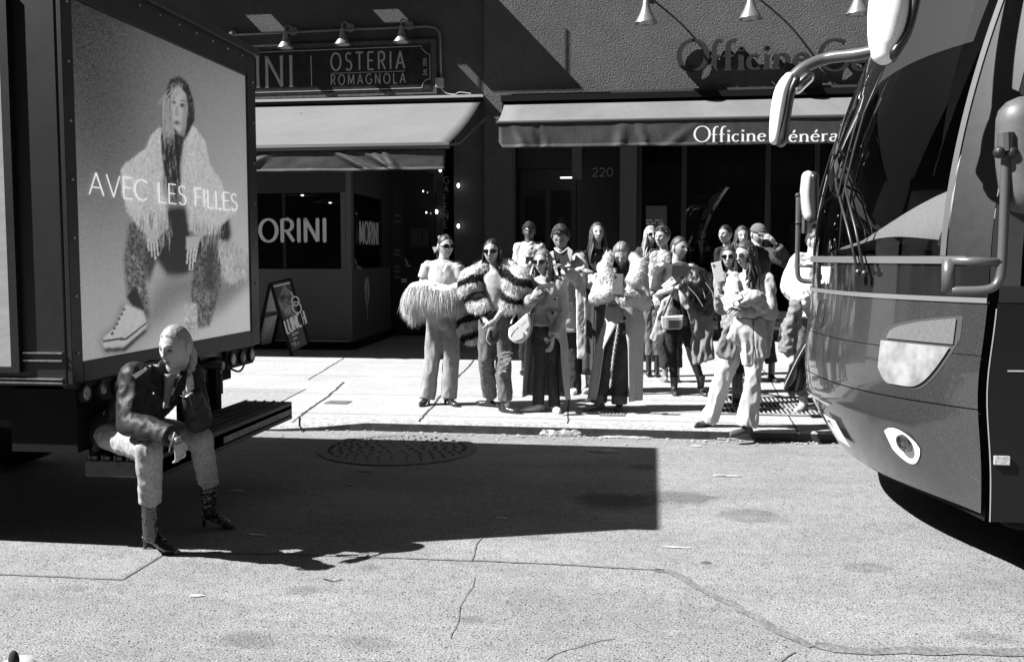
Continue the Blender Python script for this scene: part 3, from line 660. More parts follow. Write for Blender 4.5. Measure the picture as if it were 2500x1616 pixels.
# shop interior: posters and notice in the window
t = thing('window_notice', 'dark notice with pale symbols low in the shop window behind the women', 'notice', at(1600, 540, YF+.08))
MB().prism([at(1577, 560, YF+.08), at(1628, 560, YF+.08), at(1628, 503, YF+.08), at(1577, 503, YF+.08)], (0, .006, 0)).build('panel', mat('notice_dark', .06, .6, var=.6, vs=40), t)
m = MB(); rng = random.Random(3)
for i in range(16):
    for j in range(2):
        a = at(1577+i*3.1, 540+j*7, YF+.075)
        if rng.random() < .7: m.box(a, a+V((.016, .002, .03)))
m.build('marks', mat('window_lettering', .5, .6), t)
t = thing('hanging_rail', 'thin bright clothes rail deep inside the shop', 'rail', at(1985, 560, YF+2))
MB().tube([at(1860, 470, YF+2), at(1905, 470, YF+2)], .01, 6).build('rail', mat('steel', .5, .3, metal=1), t)
MB().tube([at(1880, 470, YF+2), at(1880, 800, YF+2)], .014, 6).build('post', mat('steel', .5, .3, metal=1), t)

# A-frame board on the pavement
YQ = 14.4
def q(px, py, d=0): return at(px, py, YQ+d)
t = thing('sandwich_board', 'black A-frame board with a drawn menu poster in front of the vestibule', 'sandwich board', onz(700, 860, SWZ))
k_ = 360/2310.
bq = lambda a, b, d=0: at(600+a*k_, 660+b*k_, YQ+d)
fr = [bq(400, 215), bq(700, 150), bq(975, 1140), bq(700, 1290)]
nrm = (fr[1]-fr[0]).cross(fr[3]-fr[0]).normalized(); nrm = nrm if nrm.y < 0 else -nrm
legs = MB(); legs.bar(bq(395, 215), bq(740, 1400), .05, .03); legs.bar(bq(700, 140), bq(980, 1140), .035, .03); legs.bar(bq(375, 215, .1), bq(700, 135, .1), .06, .03)
legs.build('frame', M_BLKR, t)
MB().prism(fr, -nrm*.015).build('board', mat('board_black', .02, .5), t)
L2 = lambda u, v, d=.004: fr[0].lerp(fr[1], u).lerp(fr[3].lerp(fr[2], u), v)+nrm*d
MB().prism([L2(.08, .03), L2(.98, .03), L2(.98, .055), L2(.08, .055)], nrm*.004).build('trim', mat('pale_trim', .36, .5), t)
pic = MB()
pic.prism([L2(.1, .25), L2(.6, .06), L2(.95, .2), L2(.8, .55), L2(.4, .62), L2(.15, .4)], nrm*.002); pic.build('poster', mat('poster_grey', .12, .8, var=.8, vs=8), t)
m = MB()
for (u, v, r) in ((.98, .33, .07), (.96, .43, .085)):
    c = L2(u, v, .02)
    for i in range(16):
        a0, a1 = 2*pi*i/16, 2*pi*(i+1)/16; ex = (fr[1]-fr[0]).normalized(); ez = (fr[0]-fr[3]).normalized()
        m.bar(c+ex*cos(a0)*r*.8+ez*sin(a0)*r, c+ex*cos(a1)*r*.8+ez*sin(a1)*r, .005, .018, nrm)
m.bar(L2(.88, .18, .02), L2(.95, .28, .02), .005, .014, nrm)
ex = (fr[2]-fr[3]).normalized(); ez = (fr[0]-fr[3]).normalized()
text(m, 'LUNCH', L2(.12, .74, .012), ex, ez, .2, .14, .12, .003, nrm, .1, fit=.36)
for i, (u, v, s, h) in enumerate(((.35, .80, 'MENU', .03), (.35, .86, 'DAL', .03), (.2, .91, 'MENU', .02), (.3, .95, '12-2', .035))): text(m, s, L2(u, v, .012), ex, ez, h, .16, None, .003, nrm, .25)
m.build('chalk_drawing', mat('chalk', .5, .8), t)
rear = MB(); rear.bar(bq(375, 225, .3), bq(150, 1250, .9), .045, .03); rear.bar(bq(520, 700, .35), bq(415, 1170, .9), .045, .03); rear.bar(bq(240, 745, .6), bq(500, 680, .3), .02, .02); rear.bar(bq(150, 1230, .9), bq(430, 1135, .9), .03, .03)
rear.build('rear_legs', M_BLKR, t)
MB().prism([bq(375, 240, .5), bq(480, 640, .5), bq(300, 655, .6)], (0, .006, 0)).build('rear_panel', mat('rear_board', .33, .9, var=.15, vs=80), t)
MB().prism([bq(285, 700, .62), bq(498, 690, .5), bq(420, 1130, .85), bq(245, 1170, .85), bq(238, 860, .7)], (0, .006, 0)).build('rear_panel', mat('rear_board', .33, .9, var=.15, vs=80), t)
# ------------------------------------------------------------------ advertising truck
import numpy as np
TX, TY0, TY1, TZ0, TZ1 = -3.0, 4.70, 7.17, .93, 3.13
M_TRK = mat('truck_black', .004, .45, var=.6, vs=9, bump=.05, bs=8)
M_RUB = mat('rubber_black', .01, .7)
M_CHR = mat('chrome', .6, .15, metal=1)
M_ALU = mat('aluminium', .35, .35, metal=.8, var=.3, vs=20)
PY0, PY1, PZ0, PZ1 = 4.80, 7.02, 1.05, 2.93           # the printed panel on the rear
def shot(name, pnts_fn, label=None): pass
def paint():
    nx, nz = 250, 330
    Yg = np.linspace(PY0, PY1, nx)[None, :].repeat(nz, 0); Zg = np.linspace(PZ0, PZ1, nz)[:, None].repeat(nx, 1)
    u = (Yg-PY0)/(PY1-PY0); v = (Zg-PZ0)/(PZ1-PZ0)
    rs = np.random.RandomState(5)
    img = .13+.36*np.clip(1-v, 0, 1)**.9+.16*np.clip(u, 0, 1)-.12*np.exp(-((u-.12)/.3)**2-((v-.62)/.35)**2)
    k = .5842
    def uvp(p):
        out = []
        for a, b in p: q = onx(a*k, b*k, TX); out.append(((q.y-PY0)/(PY1-PY0), (q.z-PZ0)/(PZ1-PZ0)))
        return out
    def mask(p):
        p = uvp(p); m = np.zeros_like(u, bool); j = len(p)-1
        for i in range(len(p)):
            xi, yi = p[i]; xj, yj = p[j]
            if abs(yj-yi) > 1e-9:
                c = ((yi > v) != (yj > v)) & (u < (xj-xi)*(v-yi)/(yj-yi)+xi); m ^= c
            j = i
        return m.astype(float)
    def blur(m, r):
        if r < 1: return m
        kx = np.exp(-np.arange(-2*r, 2*r+1)**2/(2.0*r*r)); kx /= kx.sum()
        m = np.apply_along_axis(lambda a: np.convolve(np.pad(a, 2*r, 'edge'), kx, 'valid'), 1, m)
        return np.apply_along_axis(lambda a: np.convolve(np.pad(a, 2*r, 'edge'), kx, 'valid'), 0, m)
    state = {'i': img}
    def fill(p, val, soft=1, a=1.0, tex=0, furry=0):
        m = blur(mask(p), soft)
        if furry:
            n = blur(rs.rand(nz, nx), 1)-.5; m = np.clip((m-.5)*2.0+n*furry+.5, 0, 1)
        q = val
        if tex: q = val+tex*(blur(rs.rand(nz, nx), 1)-.5)*3
        state['i'] = state['i']*(1-m*a)+q*m*a
    def strokes(p0, n, ln, ang, val, w=.004, sp=25, a=.5):
        m0 = mask(p0) > .5; ys, xs = np.nonzero(m0)
        if len(xs) == 0: return
        for _ in range(n):
            i = rs.randint(len(xs)); x, y = xs[i], ys[i]; t = radians(ang+rs.uniform(-sp, sp)); L = int(ln*rs.uniform(.5, 1.3)); q = val*rs.uniform(.8, 1.2)
            for s in range(L):
                X, Y = int(x+cos(t)*s), int(y+sin(t)*s)
                if 0 <= X < nx and 0 <= Y < nz: state['i'][Y, X] = state['i'][Y, X]*(1-a)+q*a
    # floor shadow
    fill([(600, 1390), (420, 1480), (560, 1440), (760, 1260), (900, 1300), (1020, 1190), (1030, 1150), (700, 1130), (610, 1250)], .2, 9, .75)
    fill([(880, 1250), (1040, 1090), (1035, 1180), (870, 1340)], .22, 8, .6)
    # trousers and body shade
    fill([(560, 860), (940, 860), (960, 980), (900, 1130), (880, 1000), (800, 1130), (760, 1150), (690, 1150), (640, 1080), (610, 950)], .07, 3)
    fill([(530, 930), (620, 930), (640, 1090), (600, 1180), (620, 1330), (560, 1310), (520, 1240), (508, 1090)], .17, 2, 1, .14)
    fill([(610, 950), (650, 1070), (612, 1190), (600, 1060)], .12, 2)
    strokes([(510, 1050), (570, 1050), (620, 1300), (530, 1220)], 90, 6, -50, .5, sp=50, a=.4); strokes([(510, 1050), (570, 1050), (620, 1300), (530, 1220)], 60, 6, -60, .06, sp=40, a=.4)
    fill([(520, 1240), (560, 1200), (600, 1310), (560, 1300)], .05, 1)
    fill([(800, 1110), (880, 960), (920, 930), (915, 1200), (870, 1360), (800, 1380), (790, 1220)], .17, 2, 1, .14)
    fill([(850, 1020), (880, 970), (890, 1200), (850, 1210)], .1, 3, .8)
    strokes([(785, 1200), (870, 1210), (870, 1350), (800, 1380)], 110, 6, -60, .5, sp=50, a=.4)
    # shoes: plain white canvas high-tops
    fill([(505, 1265), (600, 1295), (615, 1350), (610, 1385), (550, 1430), (503, 1474), (424, 1474), (408, 1430), (418, 1400), (465, 1362), (488, 1305)], .16, 3, .7)
    fill([(515, 1270), (590, 1300), (605, 1350), (600, 1380), (545, 1420), (500, 1462), (430, 1462), (416, 1430), (425, 1405), (470, 1370), (495, 1310)], .6, 1, 1, .06)
    fill([(418, 1420), (520, 1410), (604, 1345), (604, 1352), (524, 1418), (420, 1430)], .12, 0); fill([(424, 1455), (510, 1450), (602, 1370), (604, 1385), (515, 1466), (430, 1470)], .1, 1)
    for i in range(6):
        x = 512-i*10; y = 1290+i*20; fill([(x-10, y), (x+2, y-4), (x+4, y+6), (x-8, y+9)], .12, 0)
    fill([(762, 1270), (815, 1265), (820, 1400), (765, 1400)], .5, 1, 1, .25)
    # coat
    coat = [(655, 535), (760, 500), (810, 535), (850, 590), (870, 690), (920, 760), (940, 850), (985, 880), (930, 930), (890, 980), (830, 990), (780, 960), (760, 900), (690, 880), (700, 950), (640, 1000), (580, 960), (520, 880), (498, 790), (498, 700), (560, 650), (600, 620), (620, 570)]
    fill(coat, .56, 2, 1, .12, 1.6)
    strokes(coat, 2600, 5, -95, .74, sp=50, a=.28); strokes(coat, 900, 5, -100, .4, sp=50, a=.22)
    tail = [(900, 1000), (960, 1010), (1028, 1060), (1030, 1150), (950, 1190), (915, 1100)]
    fill(tail, .42, 3, .9, .15, 1.4); strokes(tail, 200, 9, -90, .7, a=.4)
    for p in ([(560, 900), (640, 860), (720, 900), (700, 1000), (620, 1000)], [(770, 940), (830, 900), (940, 930), (850, 1010)]): strokes(p, 120, 16, -92, .55, sp=14, a=.35); strokes(p, 60, 14, -92, .1, sp=14, a=.35)
    fill([(690, 860), (770, 860), (780, 960), (700, 960)], .08, 3); fill([(755, 600), (742, 760), (760, 860), (700, 860), (670, 780), (690, 620), (730, 560)], .12, 3, .85)
    # hair, face, neck
    fill([(700, 335), (740, 320), (775, 345), (800, 420), (806, 500), (780, 560), (760, 590), (740, 700), (745, 760), (680, 740), (664, 620), (668, 480), (685, 380)], .1, 1, 1, .1)
    fill([(724, 500), (772, 520), (762, 575), (730, 560)], .3, 1)
    fill([(712, 375), (742, 362), (768, 395), (776, 455), (768, 520), (742, 556), (718, 535), (706, 480), (703, 420)], .5, 1)
    fill([(758, 385), (778, 440), (768, 525), (745, 556), (755, 480)], .3, 2, .8)
    for x, y in ((715, 428), (752, 440)): fill([(x-12, y), (x, y-8), (x+13, y+2), (x+1, y+9)], .06, 1); fill([(x-14, y-16), (x, y-22), (x+14, y-14), (x, y-16)], .14, 0, .8)
    fill([(727, 440), (734, 442), (738, 485), (722, 486)], .34, 1, .8); fill([(715, 512), (730, 506), (746, 516), (730, 524)], .14, 1)
    strokes([(668, 400), (712, 390), (722, 600), (735, 740), (680, 740)], 330, 22, -88, .42, sp=6, a=.5); strokes([(664, 400), (720, 340), (760, 350), (700, 440)], 60, 12, -110, .4, a=.5)
    strokes([(664, 560), (735, 560), (745, 750), (690, 750)], 140, 22, -88, .04, sp=6, a=.6)
    # hands
    for base, tips in (([(600, 960), (655, 960), (650, 1010), (606, 1010)], [(612, 1050), (626, 1075), (640, 1085), (652, 1070)]), ([(770, 990), (830, 985), (815, 1050), (768, 1040)], [(772, 1105), (783, 1128), (795, 1130), (806, 1095)])):
        fill(base, .5, 1)
        for i, (tx, ty) in enumerate(tips):
            bx = base[0][0]+8+i*12; by = base[2][1]-12; fill([(bx-5, by), (bx+5, by), (tx+4, ty), (tx-3, ty)], .55, 0); fill([(bx+5, by), (bx+8, by), (tx+7, ty-6), (tx+4, ty-4)], .08, 0, .8)
    im = state['i']; im = .36+(im-.36)*1.28; im = im+(rs.rand(nz, nx)-.5)*.09
    return np.clip(im, .02, .95), nx, nz
im, nx, nz = paint()
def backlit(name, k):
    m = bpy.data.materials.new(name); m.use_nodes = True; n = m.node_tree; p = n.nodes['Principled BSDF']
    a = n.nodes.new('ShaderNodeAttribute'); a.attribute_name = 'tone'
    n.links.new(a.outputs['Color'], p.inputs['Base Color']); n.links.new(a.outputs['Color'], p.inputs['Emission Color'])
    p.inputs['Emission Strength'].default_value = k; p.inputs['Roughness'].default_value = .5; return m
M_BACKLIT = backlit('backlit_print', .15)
truck = thing('box_truck', 'black box truck with a large backlit fashion poster on its rear, parked at the kerb', 'truck', (TX, TY0, 0))
MB().box((-11, TY0, TZ0), (TX, TY1, TZ1)).build('box_body', M_TRK, truck, bevel=.012)
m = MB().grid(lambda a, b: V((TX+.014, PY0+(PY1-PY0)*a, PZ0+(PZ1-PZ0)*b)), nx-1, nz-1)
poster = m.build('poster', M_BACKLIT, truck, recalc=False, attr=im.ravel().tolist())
m = MB()
A = onx(120+0, 0, TX); a = onx(205*1.0495, 452*1.0495, TX+.02)
def xp(dx, dy): return onx(dx*1.0495, dy*1.0495, TX+.02)
al, ar = xp(206, 452), xp(552, 497); hgt = (xp(215, 400).z-xp(215, 452).z)
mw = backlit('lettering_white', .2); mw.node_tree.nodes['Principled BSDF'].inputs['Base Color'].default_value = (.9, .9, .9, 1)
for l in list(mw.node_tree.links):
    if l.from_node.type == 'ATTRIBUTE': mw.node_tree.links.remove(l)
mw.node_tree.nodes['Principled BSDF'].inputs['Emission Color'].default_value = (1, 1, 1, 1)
tw = lambda s_: sum(G(c)[0]+.12 for c in s_)
full = tw('AVEC LES FILLES')-.12; off = 0
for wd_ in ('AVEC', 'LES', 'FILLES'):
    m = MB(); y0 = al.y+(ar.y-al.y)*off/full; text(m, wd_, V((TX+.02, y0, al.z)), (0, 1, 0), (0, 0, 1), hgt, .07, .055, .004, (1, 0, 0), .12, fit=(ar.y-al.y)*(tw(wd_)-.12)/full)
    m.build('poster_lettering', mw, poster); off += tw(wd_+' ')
fr = MB()
for a, b in (((TY0+.002, TZ0+.01, ), (PY0-.002, TZ1-.01)), ((PY1+.002, TZ0+.01), (TY1-.002, TZ1-.01))): fr.box((TX+.001, a[0], a[1]), (TX+.03, b[0], b[1]))
fr.box((TX+.001, PY0, TZ0+.01), (TX+.03, PY1, PZ0-.002)).box((TX+.001, PY0, PZ1+.002), (TX+.03, PY1, TZ1-.01))
fr.build('poster_frame', M_TRK, truck, bevel=.004)
fr = MB().box((-11, TY0-.03, TZ1-.03), (TX+.06, TY1+.03, TZ1+.03)); fr.build('roof_rail', M_TRK, truck, bevel=.01)
m = MB()
for i in range(9): m.ell((TX+.035, PY0+.2+i*.24, TZ1-.07), .008, seg=8, rings=6)
for i in range(7): m.ell((TX+.033, TY1-.06, 1.1+i*.3), .008, seg=8, rings=6).ell((TX+.033, TY0+.05, 1.1+i*.3), .008, seg=8, rings=6)
m.build('rivets', M_ALU, truck)
# printed panel on the long side, its frame and rails
n2x, n2z = 90, 90; rs = np.random.RandomState(2)
sv = np.full((n2z, n2x), .42)+.1*np.linspace(1, 0, n2z)[:, None]+(rs.rand(n2z, n2x)-.5)*.12
for j in range(n2z):
    for c, am in ((.1, .25), (.35, .18), (.62, .3)): sv[j] -= 0*am*np.exp(-((np.linspace(0, 1, n2x)-.35-.25*np.sin(j*.11+c*9))/.05)**2)*(j > 8)
    sv[j] -= 0
m = MB().grid(lambda a, b: V((-9.2+(5.9)*a, TY0-.012, 1.03+(1.9)*b)), n2x-1, n2z-1)
side_p = m.build('side_poster', mat('side_print', .55, .6, attr='tone'), truck, recalc=False, attr=np.clip(sv, .03, .9).ravel().tolist())
m = MB().box((-9.3, TY0-.03, 1.0), (-3.298, TY0-.001, 1.028)).box((-9.3, TY0-.03, 2.932), (-3.298, TY0-.001, 2.96)).box((-3.296, TY0-.03, 1.0), (-3.25, TY0-.001, 2.96))
m.build('side_frame', M_TRK, truck)
MB().box((-9.3, TY0-.02, 2.2), (-3.38, TY0-.0125, 2.203)).box((-9.3, TY0-.02, 1.98), (-3.38, TY0-.0125, 1.982)).build('panel_joint', M_TRK, side_p)
for z in (.965, .995-.05): MB().box((-11, TY0-.018, z), (TX-.02, TY0-.001, z+.007)).build('trim_rail', M_ALU, truck)
for z in (1.06, 1.1): MB().box((-3.24, TY0-.015, z), (TX-.02, TY0-.001, z+.008)).build('trim_rail', M_ALU, truck)
# chassis, rear bumper step, lamps, plate, pipe, wheels
MB().box((-11, TY0+.25, .7), (TX-.1, TY1-.25, TZ0-.002)).build('chassis', M_BLKR, truck)
MB().box((-3.4, TY0+.1, .56), (TX-.02, TY0+.34, .9)).build('bracket', M_BLKR, truck)
sy0, sy1, sx1, sz = 4.86, 6.95, -2.64, .53
st = MB().box((-3.02, sy0, sz-.11), (sx1, sy1, sz-.02)).box((sx1-.03, sy0, sz-.13), (sx1, sy1, sz+.0)).build('bumper_step', mat('step_black', .03, .5, var=.5, vs=20), truck, bevel=.006)
m = MB()
for i in range(5):
    x = -3.0+i*.072
    for j in range(42): y = sy0+.01+j*(sy1-sy0)/42; m.box((x, y, sz-.019), (x+.045, y+.036, sz+.0))
    m.box((x+.005, sy0, sz-.019), (x+.012, sy1, sz+.008))
m.build('grip_tread', mat('tread_dark', .05, .4), st)
MB().box((sx1+.001, sy0+.9, sz-.09), (sx1+.004, sy1-.02, sz-.05)).build('reflective_strip', mat('strip_worn', .16, .5, var=.7, vs=25), st)
for y in (sy0+.5, sy1-.5): MB().box((-3.3, y, sz-.1), (-3.0, y+.08, .9)).build('step_hanger', M_BLKR, truck)
M_LED = mat('lamp_lens', .42, .15, var=.6, vs=90, detail=1, bump=.5, bs=90)
for nm, pts, rr in (('a', ((205, 960), (245, 953), (283, 944)), .039), ('b', ((565, 877), (589, 872), (611, 867)), .042)):
    c = [onx(px, py, TX-.02) for px, py in pts]
    hb = MB().box((TX-.1, c[0].y-.07, c[0].z-.07), (TX-.022, c[2].y+.07, c[0].z+.07)).build('lamp_housing', M_RUB, truck, bevel=.01)
    for i, p in enumerate(c):
        MB().lathe(V((TX-.022, p.y, c[0].z)), (1, 0, 0), [(0, rr*1.3), (.02, rr*1.3), (.022, rr)], 20).build('lamp_ring', M_RUB, hb)
        MB().lathe(V((TX-.004, p.y, c[0].z)), (1, 0, 0), [(0, rr), (.006, rr*.7), (.008, .001)], 20).build('lamp_lens', M_LED if i != 1 else mat('lamp_lens_dark', .12, .15, var=.6, vs=90, detail=1), hb)
a, b = onx(470*1.0495, 925*1.0495, TX-.05), onx(521*1.0495, 925*1.0495, TX-.05)
MB().box((TX-.07, a.y, a.z-.02), (TX-.06, b.y, .92)).build('mud_flap', mat('flap_steel', .16, .3, var=.6, vs=6, metal=.5), truck)
MB().box((TX-.059, a.y, a.z-.02), (TX-.055, b.y, a.z+.13)).build('flap_edge', M_RUB, truck)
p = onx(505, 892, TX); MB().tube([(TX-.3, p.y-.03, p.z+.02), (TX+.12, p.y, p.z)], .03, 12).build('exhaust_pipe', mat('pipe_dark', .08, .4, metal=.5), truck)
p = onx(600, 905, TX); MB().tube(bez([(TX-.05, p.y-.25, .82), (TX-.02, p.y-.1, .76), (TX-.02, p.y, .78), (TX-.05, p.y+.1, .83)], 6), .008, 6).build('cable', M_RUB, truck)
for y in (TY0+.06, TY1-.34):
    wh = MB().lathe((-4.9, y, .48), (0, 1, 0), [(0, .2), (0, .44), (.03, .48), (.25, .48), (.28, .44), (.28, .2)], 32).build('tyre', M_RUB, truck, smooth=50)
    MB().lathe((-4.9, y+.02, .48), (0, 1, 0), [(0, .05), (.03, .2), (.0, .3), (.05, .31)], 24).build('rim', M_ALU, wh)
MB().box((-9, TY0+.15, .5), (-6.4, TY0+.6, .9)).build('tool_locker', M_BLKR, truck)
MB().box((-13.4, TY0+.15, .5), (-11.1, TY1-.15, 2.6)).build('cab', M_TRK, truck, bevel=.1)
# ------------------------------------------------------------------ touring coach, facing the truck
BYC, BHW = 6.35, 1.30
def BX(t, z):
    x = 1.075+.43*abs(t)**2.5-.115*t
    if z > 1.55: x += .62*((z-1.55)/1.8)**1.8*(.82+.18*t)
    if z < .75: x += .2*((.75-z)/.4)**1.4*(1-abs(t)**4)
    x -= .035*exp(-((z-.95)/.3)**2)
    return x
def BP(t, z, o=0):      # point on the front, o metres proud of it
    p = V((BX(t, z), BYC+BHW*t, z))
    if o:
        a = V((BX(t+.01, z)-BX(t-.01, z), BHW*.02, 0)); b = V((BX(t, z+.01)-BX(t, z-.01), 0, .02)); n = a.cross(b).normalized()
        if n.x > 0: n = -n
        p += n*o
    return p
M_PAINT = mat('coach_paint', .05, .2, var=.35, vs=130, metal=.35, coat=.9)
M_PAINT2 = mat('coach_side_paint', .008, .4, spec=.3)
M_BGLS = mat('coach_black_glass', .012, .06)
M_WIND = glass('windscreen', .8, 1.0)
M_MIRW = mat('mirror_white', .8, .4)
bus = thing('coach_bus', 'large grey touring coach entering at the right with raked windscreen and wiper arms', 'bus', (BX(0, .5), BYC, 0))
def patch(t0, t1, z0, z1, nu=40, nv=12, o=0, top=None, bot=None):
    def fn(u, v):
        t = t0+(t1-t0)*u; za = bot(u) if bot else z0; zb = top(u) if top else z1
        return BP(t, za+(zb-za)*v, o)
    return MB().grid(fn, nu, nv)
zb = lambda u: .34+.0*u
patch(-1, 1, .34, .852, 60, 20).build('bumper', M_PAINT, bus, smooth=True, recalc=True)
patch(-1, 1, .858, 1.118, 60, 10).build('front_panel', M_PAINT, bus, smooth=True)
patch(-1, 1, 1.122, 1.375, 60, 10).build('front_panel', M_PAINT, bus, smooth=True)
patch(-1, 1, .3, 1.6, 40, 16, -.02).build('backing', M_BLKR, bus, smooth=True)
patch(-1, .99, 1.377, 1.402, 60, 2, .008).build('trim_strip', mat('trim_silver', .26, .3, metal=.5), bus, smooth=True)
patch(-1, 1, 1.404, 1.565, 60, 4).build('lower_glass', M_BGLS, bus, smooth=True)
patch(-.93, .97, 1.567, 1.605, 60, 4, .012).build('windscreen_sill', mat('sill_silver', .16, .35, metal=.3), bus, smooth=True)
patch(-.86, .95, 1.607, 3.62, 60, 30).build('windscreen', M_WIND, bus, smooth=True)
patch(-1, -.862, 1.57, 3.62, 6, 30, -.002).build('windscreen_pillar', M_BLK, bus, smooth=True)
patch(.952, 1, 1.57, 3.62, 4, 30, -.002).build('windscreen_pillar', mat('pillar_grey', .07, .4), bus, smooth=True)
patch(-.86, -.84, 1.607, 3.62, 2, 30, .006).build('windscreen_seal', mat('seal_grey', .08, .5), bus, smooth=True)
patch(.925, .96, 1.607, 3.62, 2, 30, .01).build('windscreen_seal', mat('pillar_light', .12, .4), bus, smooth=True)
# sides and roof
ys = BYC-BHW; yf = BYC+BHW
XN = BX(-1, 1.0)
def sidefn(y, z0, z1, x1, off=0):
    def fn(u, v):
        z = z0+(z1-z0)*v; x0 = BX(-1 if y < BYC else 1, z)+off; return V((x0+(x1-x0)*u, y, z))
    return MB().grid(fn, 4, 20)
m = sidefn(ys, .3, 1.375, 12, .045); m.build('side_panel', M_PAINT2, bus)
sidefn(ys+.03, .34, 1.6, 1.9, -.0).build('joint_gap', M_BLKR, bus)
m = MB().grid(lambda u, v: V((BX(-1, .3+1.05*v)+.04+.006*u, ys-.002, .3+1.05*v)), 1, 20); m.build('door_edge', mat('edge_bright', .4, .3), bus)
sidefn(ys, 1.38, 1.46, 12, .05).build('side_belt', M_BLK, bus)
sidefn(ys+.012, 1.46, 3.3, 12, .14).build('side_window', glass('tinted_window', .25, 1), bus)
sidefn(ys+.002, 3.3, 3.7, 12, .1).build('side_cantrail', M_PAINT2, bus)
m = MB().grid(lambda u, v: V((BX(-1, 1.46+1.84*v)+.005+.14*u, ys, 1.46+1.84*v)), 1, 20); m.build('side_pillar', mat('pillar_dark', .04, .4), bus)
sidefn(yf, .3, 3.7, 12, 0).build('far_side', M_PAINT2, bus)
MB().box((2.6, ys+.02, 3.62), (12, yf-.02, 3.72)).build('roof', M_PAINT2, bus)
MB().grid(lambda u, v: V((BX(-1+2*v, 3.6)+(3-BX(-1+2*v, 3.6))*u, ys+(yf-ys)*v, 3.63+.06*u)), 4, 20).build('front_roof', M_PAINT2, bus)
MB().box((2.4, ys+.06, .28), (12, yf-.06, .36)).build('floor_pan', M_BLKR, bus)
MB().box((1.72, ys-.003, 1.045), (12, ys+.0, 1.052)).build('panel_joint', mat('edge_bright', .4, .3), bus)
p = at(2444, 1123, ys); MB().box((p.x-.035, ys-.018, p.z-.02), (p.x+.035, ys, p.z+.022)).build('marker_lamp', mat('lens_pale', .4, .2, var=.4, vs=90), bus)
MB().ell((1.85, ys+.1, .30), (.12, .05, .06)).build('jacking_bracket', M_BLKR, bus)
for x in (3.6, 10.2):
    for y in (ys+.02, yf-.33):
        wh = MB().lathe((x, y, .5), (0, 1, 0), [(0, .25), (0, .45), (.03, .5), (.28, .5), (.3, .45), (.3, .25)], 32).build('tyre', M_RUB, bus, smooth=50)
        MB().lathe((x, y+.02, .5), (0, 1, 0), [(0, .05), (.02, .2), (0, .3), (.06, .31)], 24).build('rim', M_ALU, wh)
# headlamps
M_HL = mat('headlamp_glass', .22, .12, var=.35, vs=9, coat=.6, detail=2)
for s in (-1, 1):
    f1 = lambda u, s=s: 1.31-.07*(1-u)**2.2 if s < 0 else 1.31
    hb = patch(s*.60, s*.93, .89, 1.31, 20, 14, .002, top=lambda u: 1.185+.125*u**.45, bot=lambda u: .91+.285*max(0, (u-.5)/.5)**2.2+.09*max(0, (.22-u)/.22)**2).build('headlamp', mat('lamp_bezel', .05, .4), bus, smooth=True)
    patch(s*.635, s*.912, 0, 0, 20, 8, .010, top=lambda u: 1.178+.118*u**.45, bot=lambda u: 1.165).build('turn_signal', mat('signal_glass', .12, .15, var=.25, vs=60, stretch=(6, 6, .5)), hb, smooth=True)
    patch(s*.607, s*.902, 0, 0, 20, 12, .012, top=lambda u: 1.15, bot=lambda u: .925+.22*max(0, (u-.5)/.5)**2.2+.08*max(0, (.22-u)/.22)**2).build('lamp_glass', M_HL, hb, smooth=True)
    fc = patch(s*.60, s*.765, 0, 0, 16, 8, .006, top=lambda u: .60+.085*sin(pi*min(1, u*.85+.15))**.6, bot=lambda u: .60-.105*sin(pi*min(1, u*.9+.1))**.7).build('fog_lamp', mat('fog_white', .75, .4), bus, smooth=True)
    tt = s*.70; c = BP(tt, .615, .012); nn = (BP(tt, .615, 1)-BP(tt, .615, .5)).normalized()
    MB().lathe(c, nn, [(0, .052), (.012, .05), (.012, .042), (0, .036), (-.004, .001)], 20).build('fog_lens', mat('lens_dark', .1, .1, var=.8, vs=30, metal=.6), fc)
# emblem ring, faint bar, number, plate
c = BP(.02, 1.25, .006)
rr = MB(); n = 28
for i in range(n):
    a0, a1 = 2*pi*i/n, 2*pi*(i+1)/n; A = lambda a: BP(.02+.085*cos(a)/BHW*1.0, 1.25+.085*sin(a), .008)
    rr.bar(A(a0), A(a1), .006, .007)
rr.build('emblem_ring', mat('emblem_dark', .03, .3), bus)
m = MB(); d = (BP(-.02, 1.48, .004)-BP(.02, 1.48, .004)); a = BP(.0, 1.44, .006)
text(m, '5907', BP(.05, 1.44, .006), d, (0, 0, 1), .095, .15, None, .004, (-1, 0, 0), .2, fit=.19); m.build('fleet_number', mat('sticker_white', .85, .6), bus)
pt0, pt1 = -.16, .04
pl = patch(pt1, pt0, .46, .62, 6, 4, .02).build('number_plate', mat('plate_white', .75, .5), bus)
m = MB(); text(m, '59 07', BP(.15, .5, .024), BP(0, .5)-BP(.15, .5), (0, 0, 1), .07, .16, None, .003, (-1, 0, 0), .15, fit=.17) if False else m.box(BP(-.02, .585, .022), BP(-.05, .597, .028)); m.build('plate_bolt', M_BLK, pl)
patch(.02, .95, .585, .602, 20, 1, .01).build('trim_strip', mat('trim_silver', .26, .3, metal=.5), bus, smooth=True) if False else patch(-.15, .93, .70, .712, 20, 1, .012).build('trim_strip', mat('edge_bright', .4, .3), bus, smooth=True)
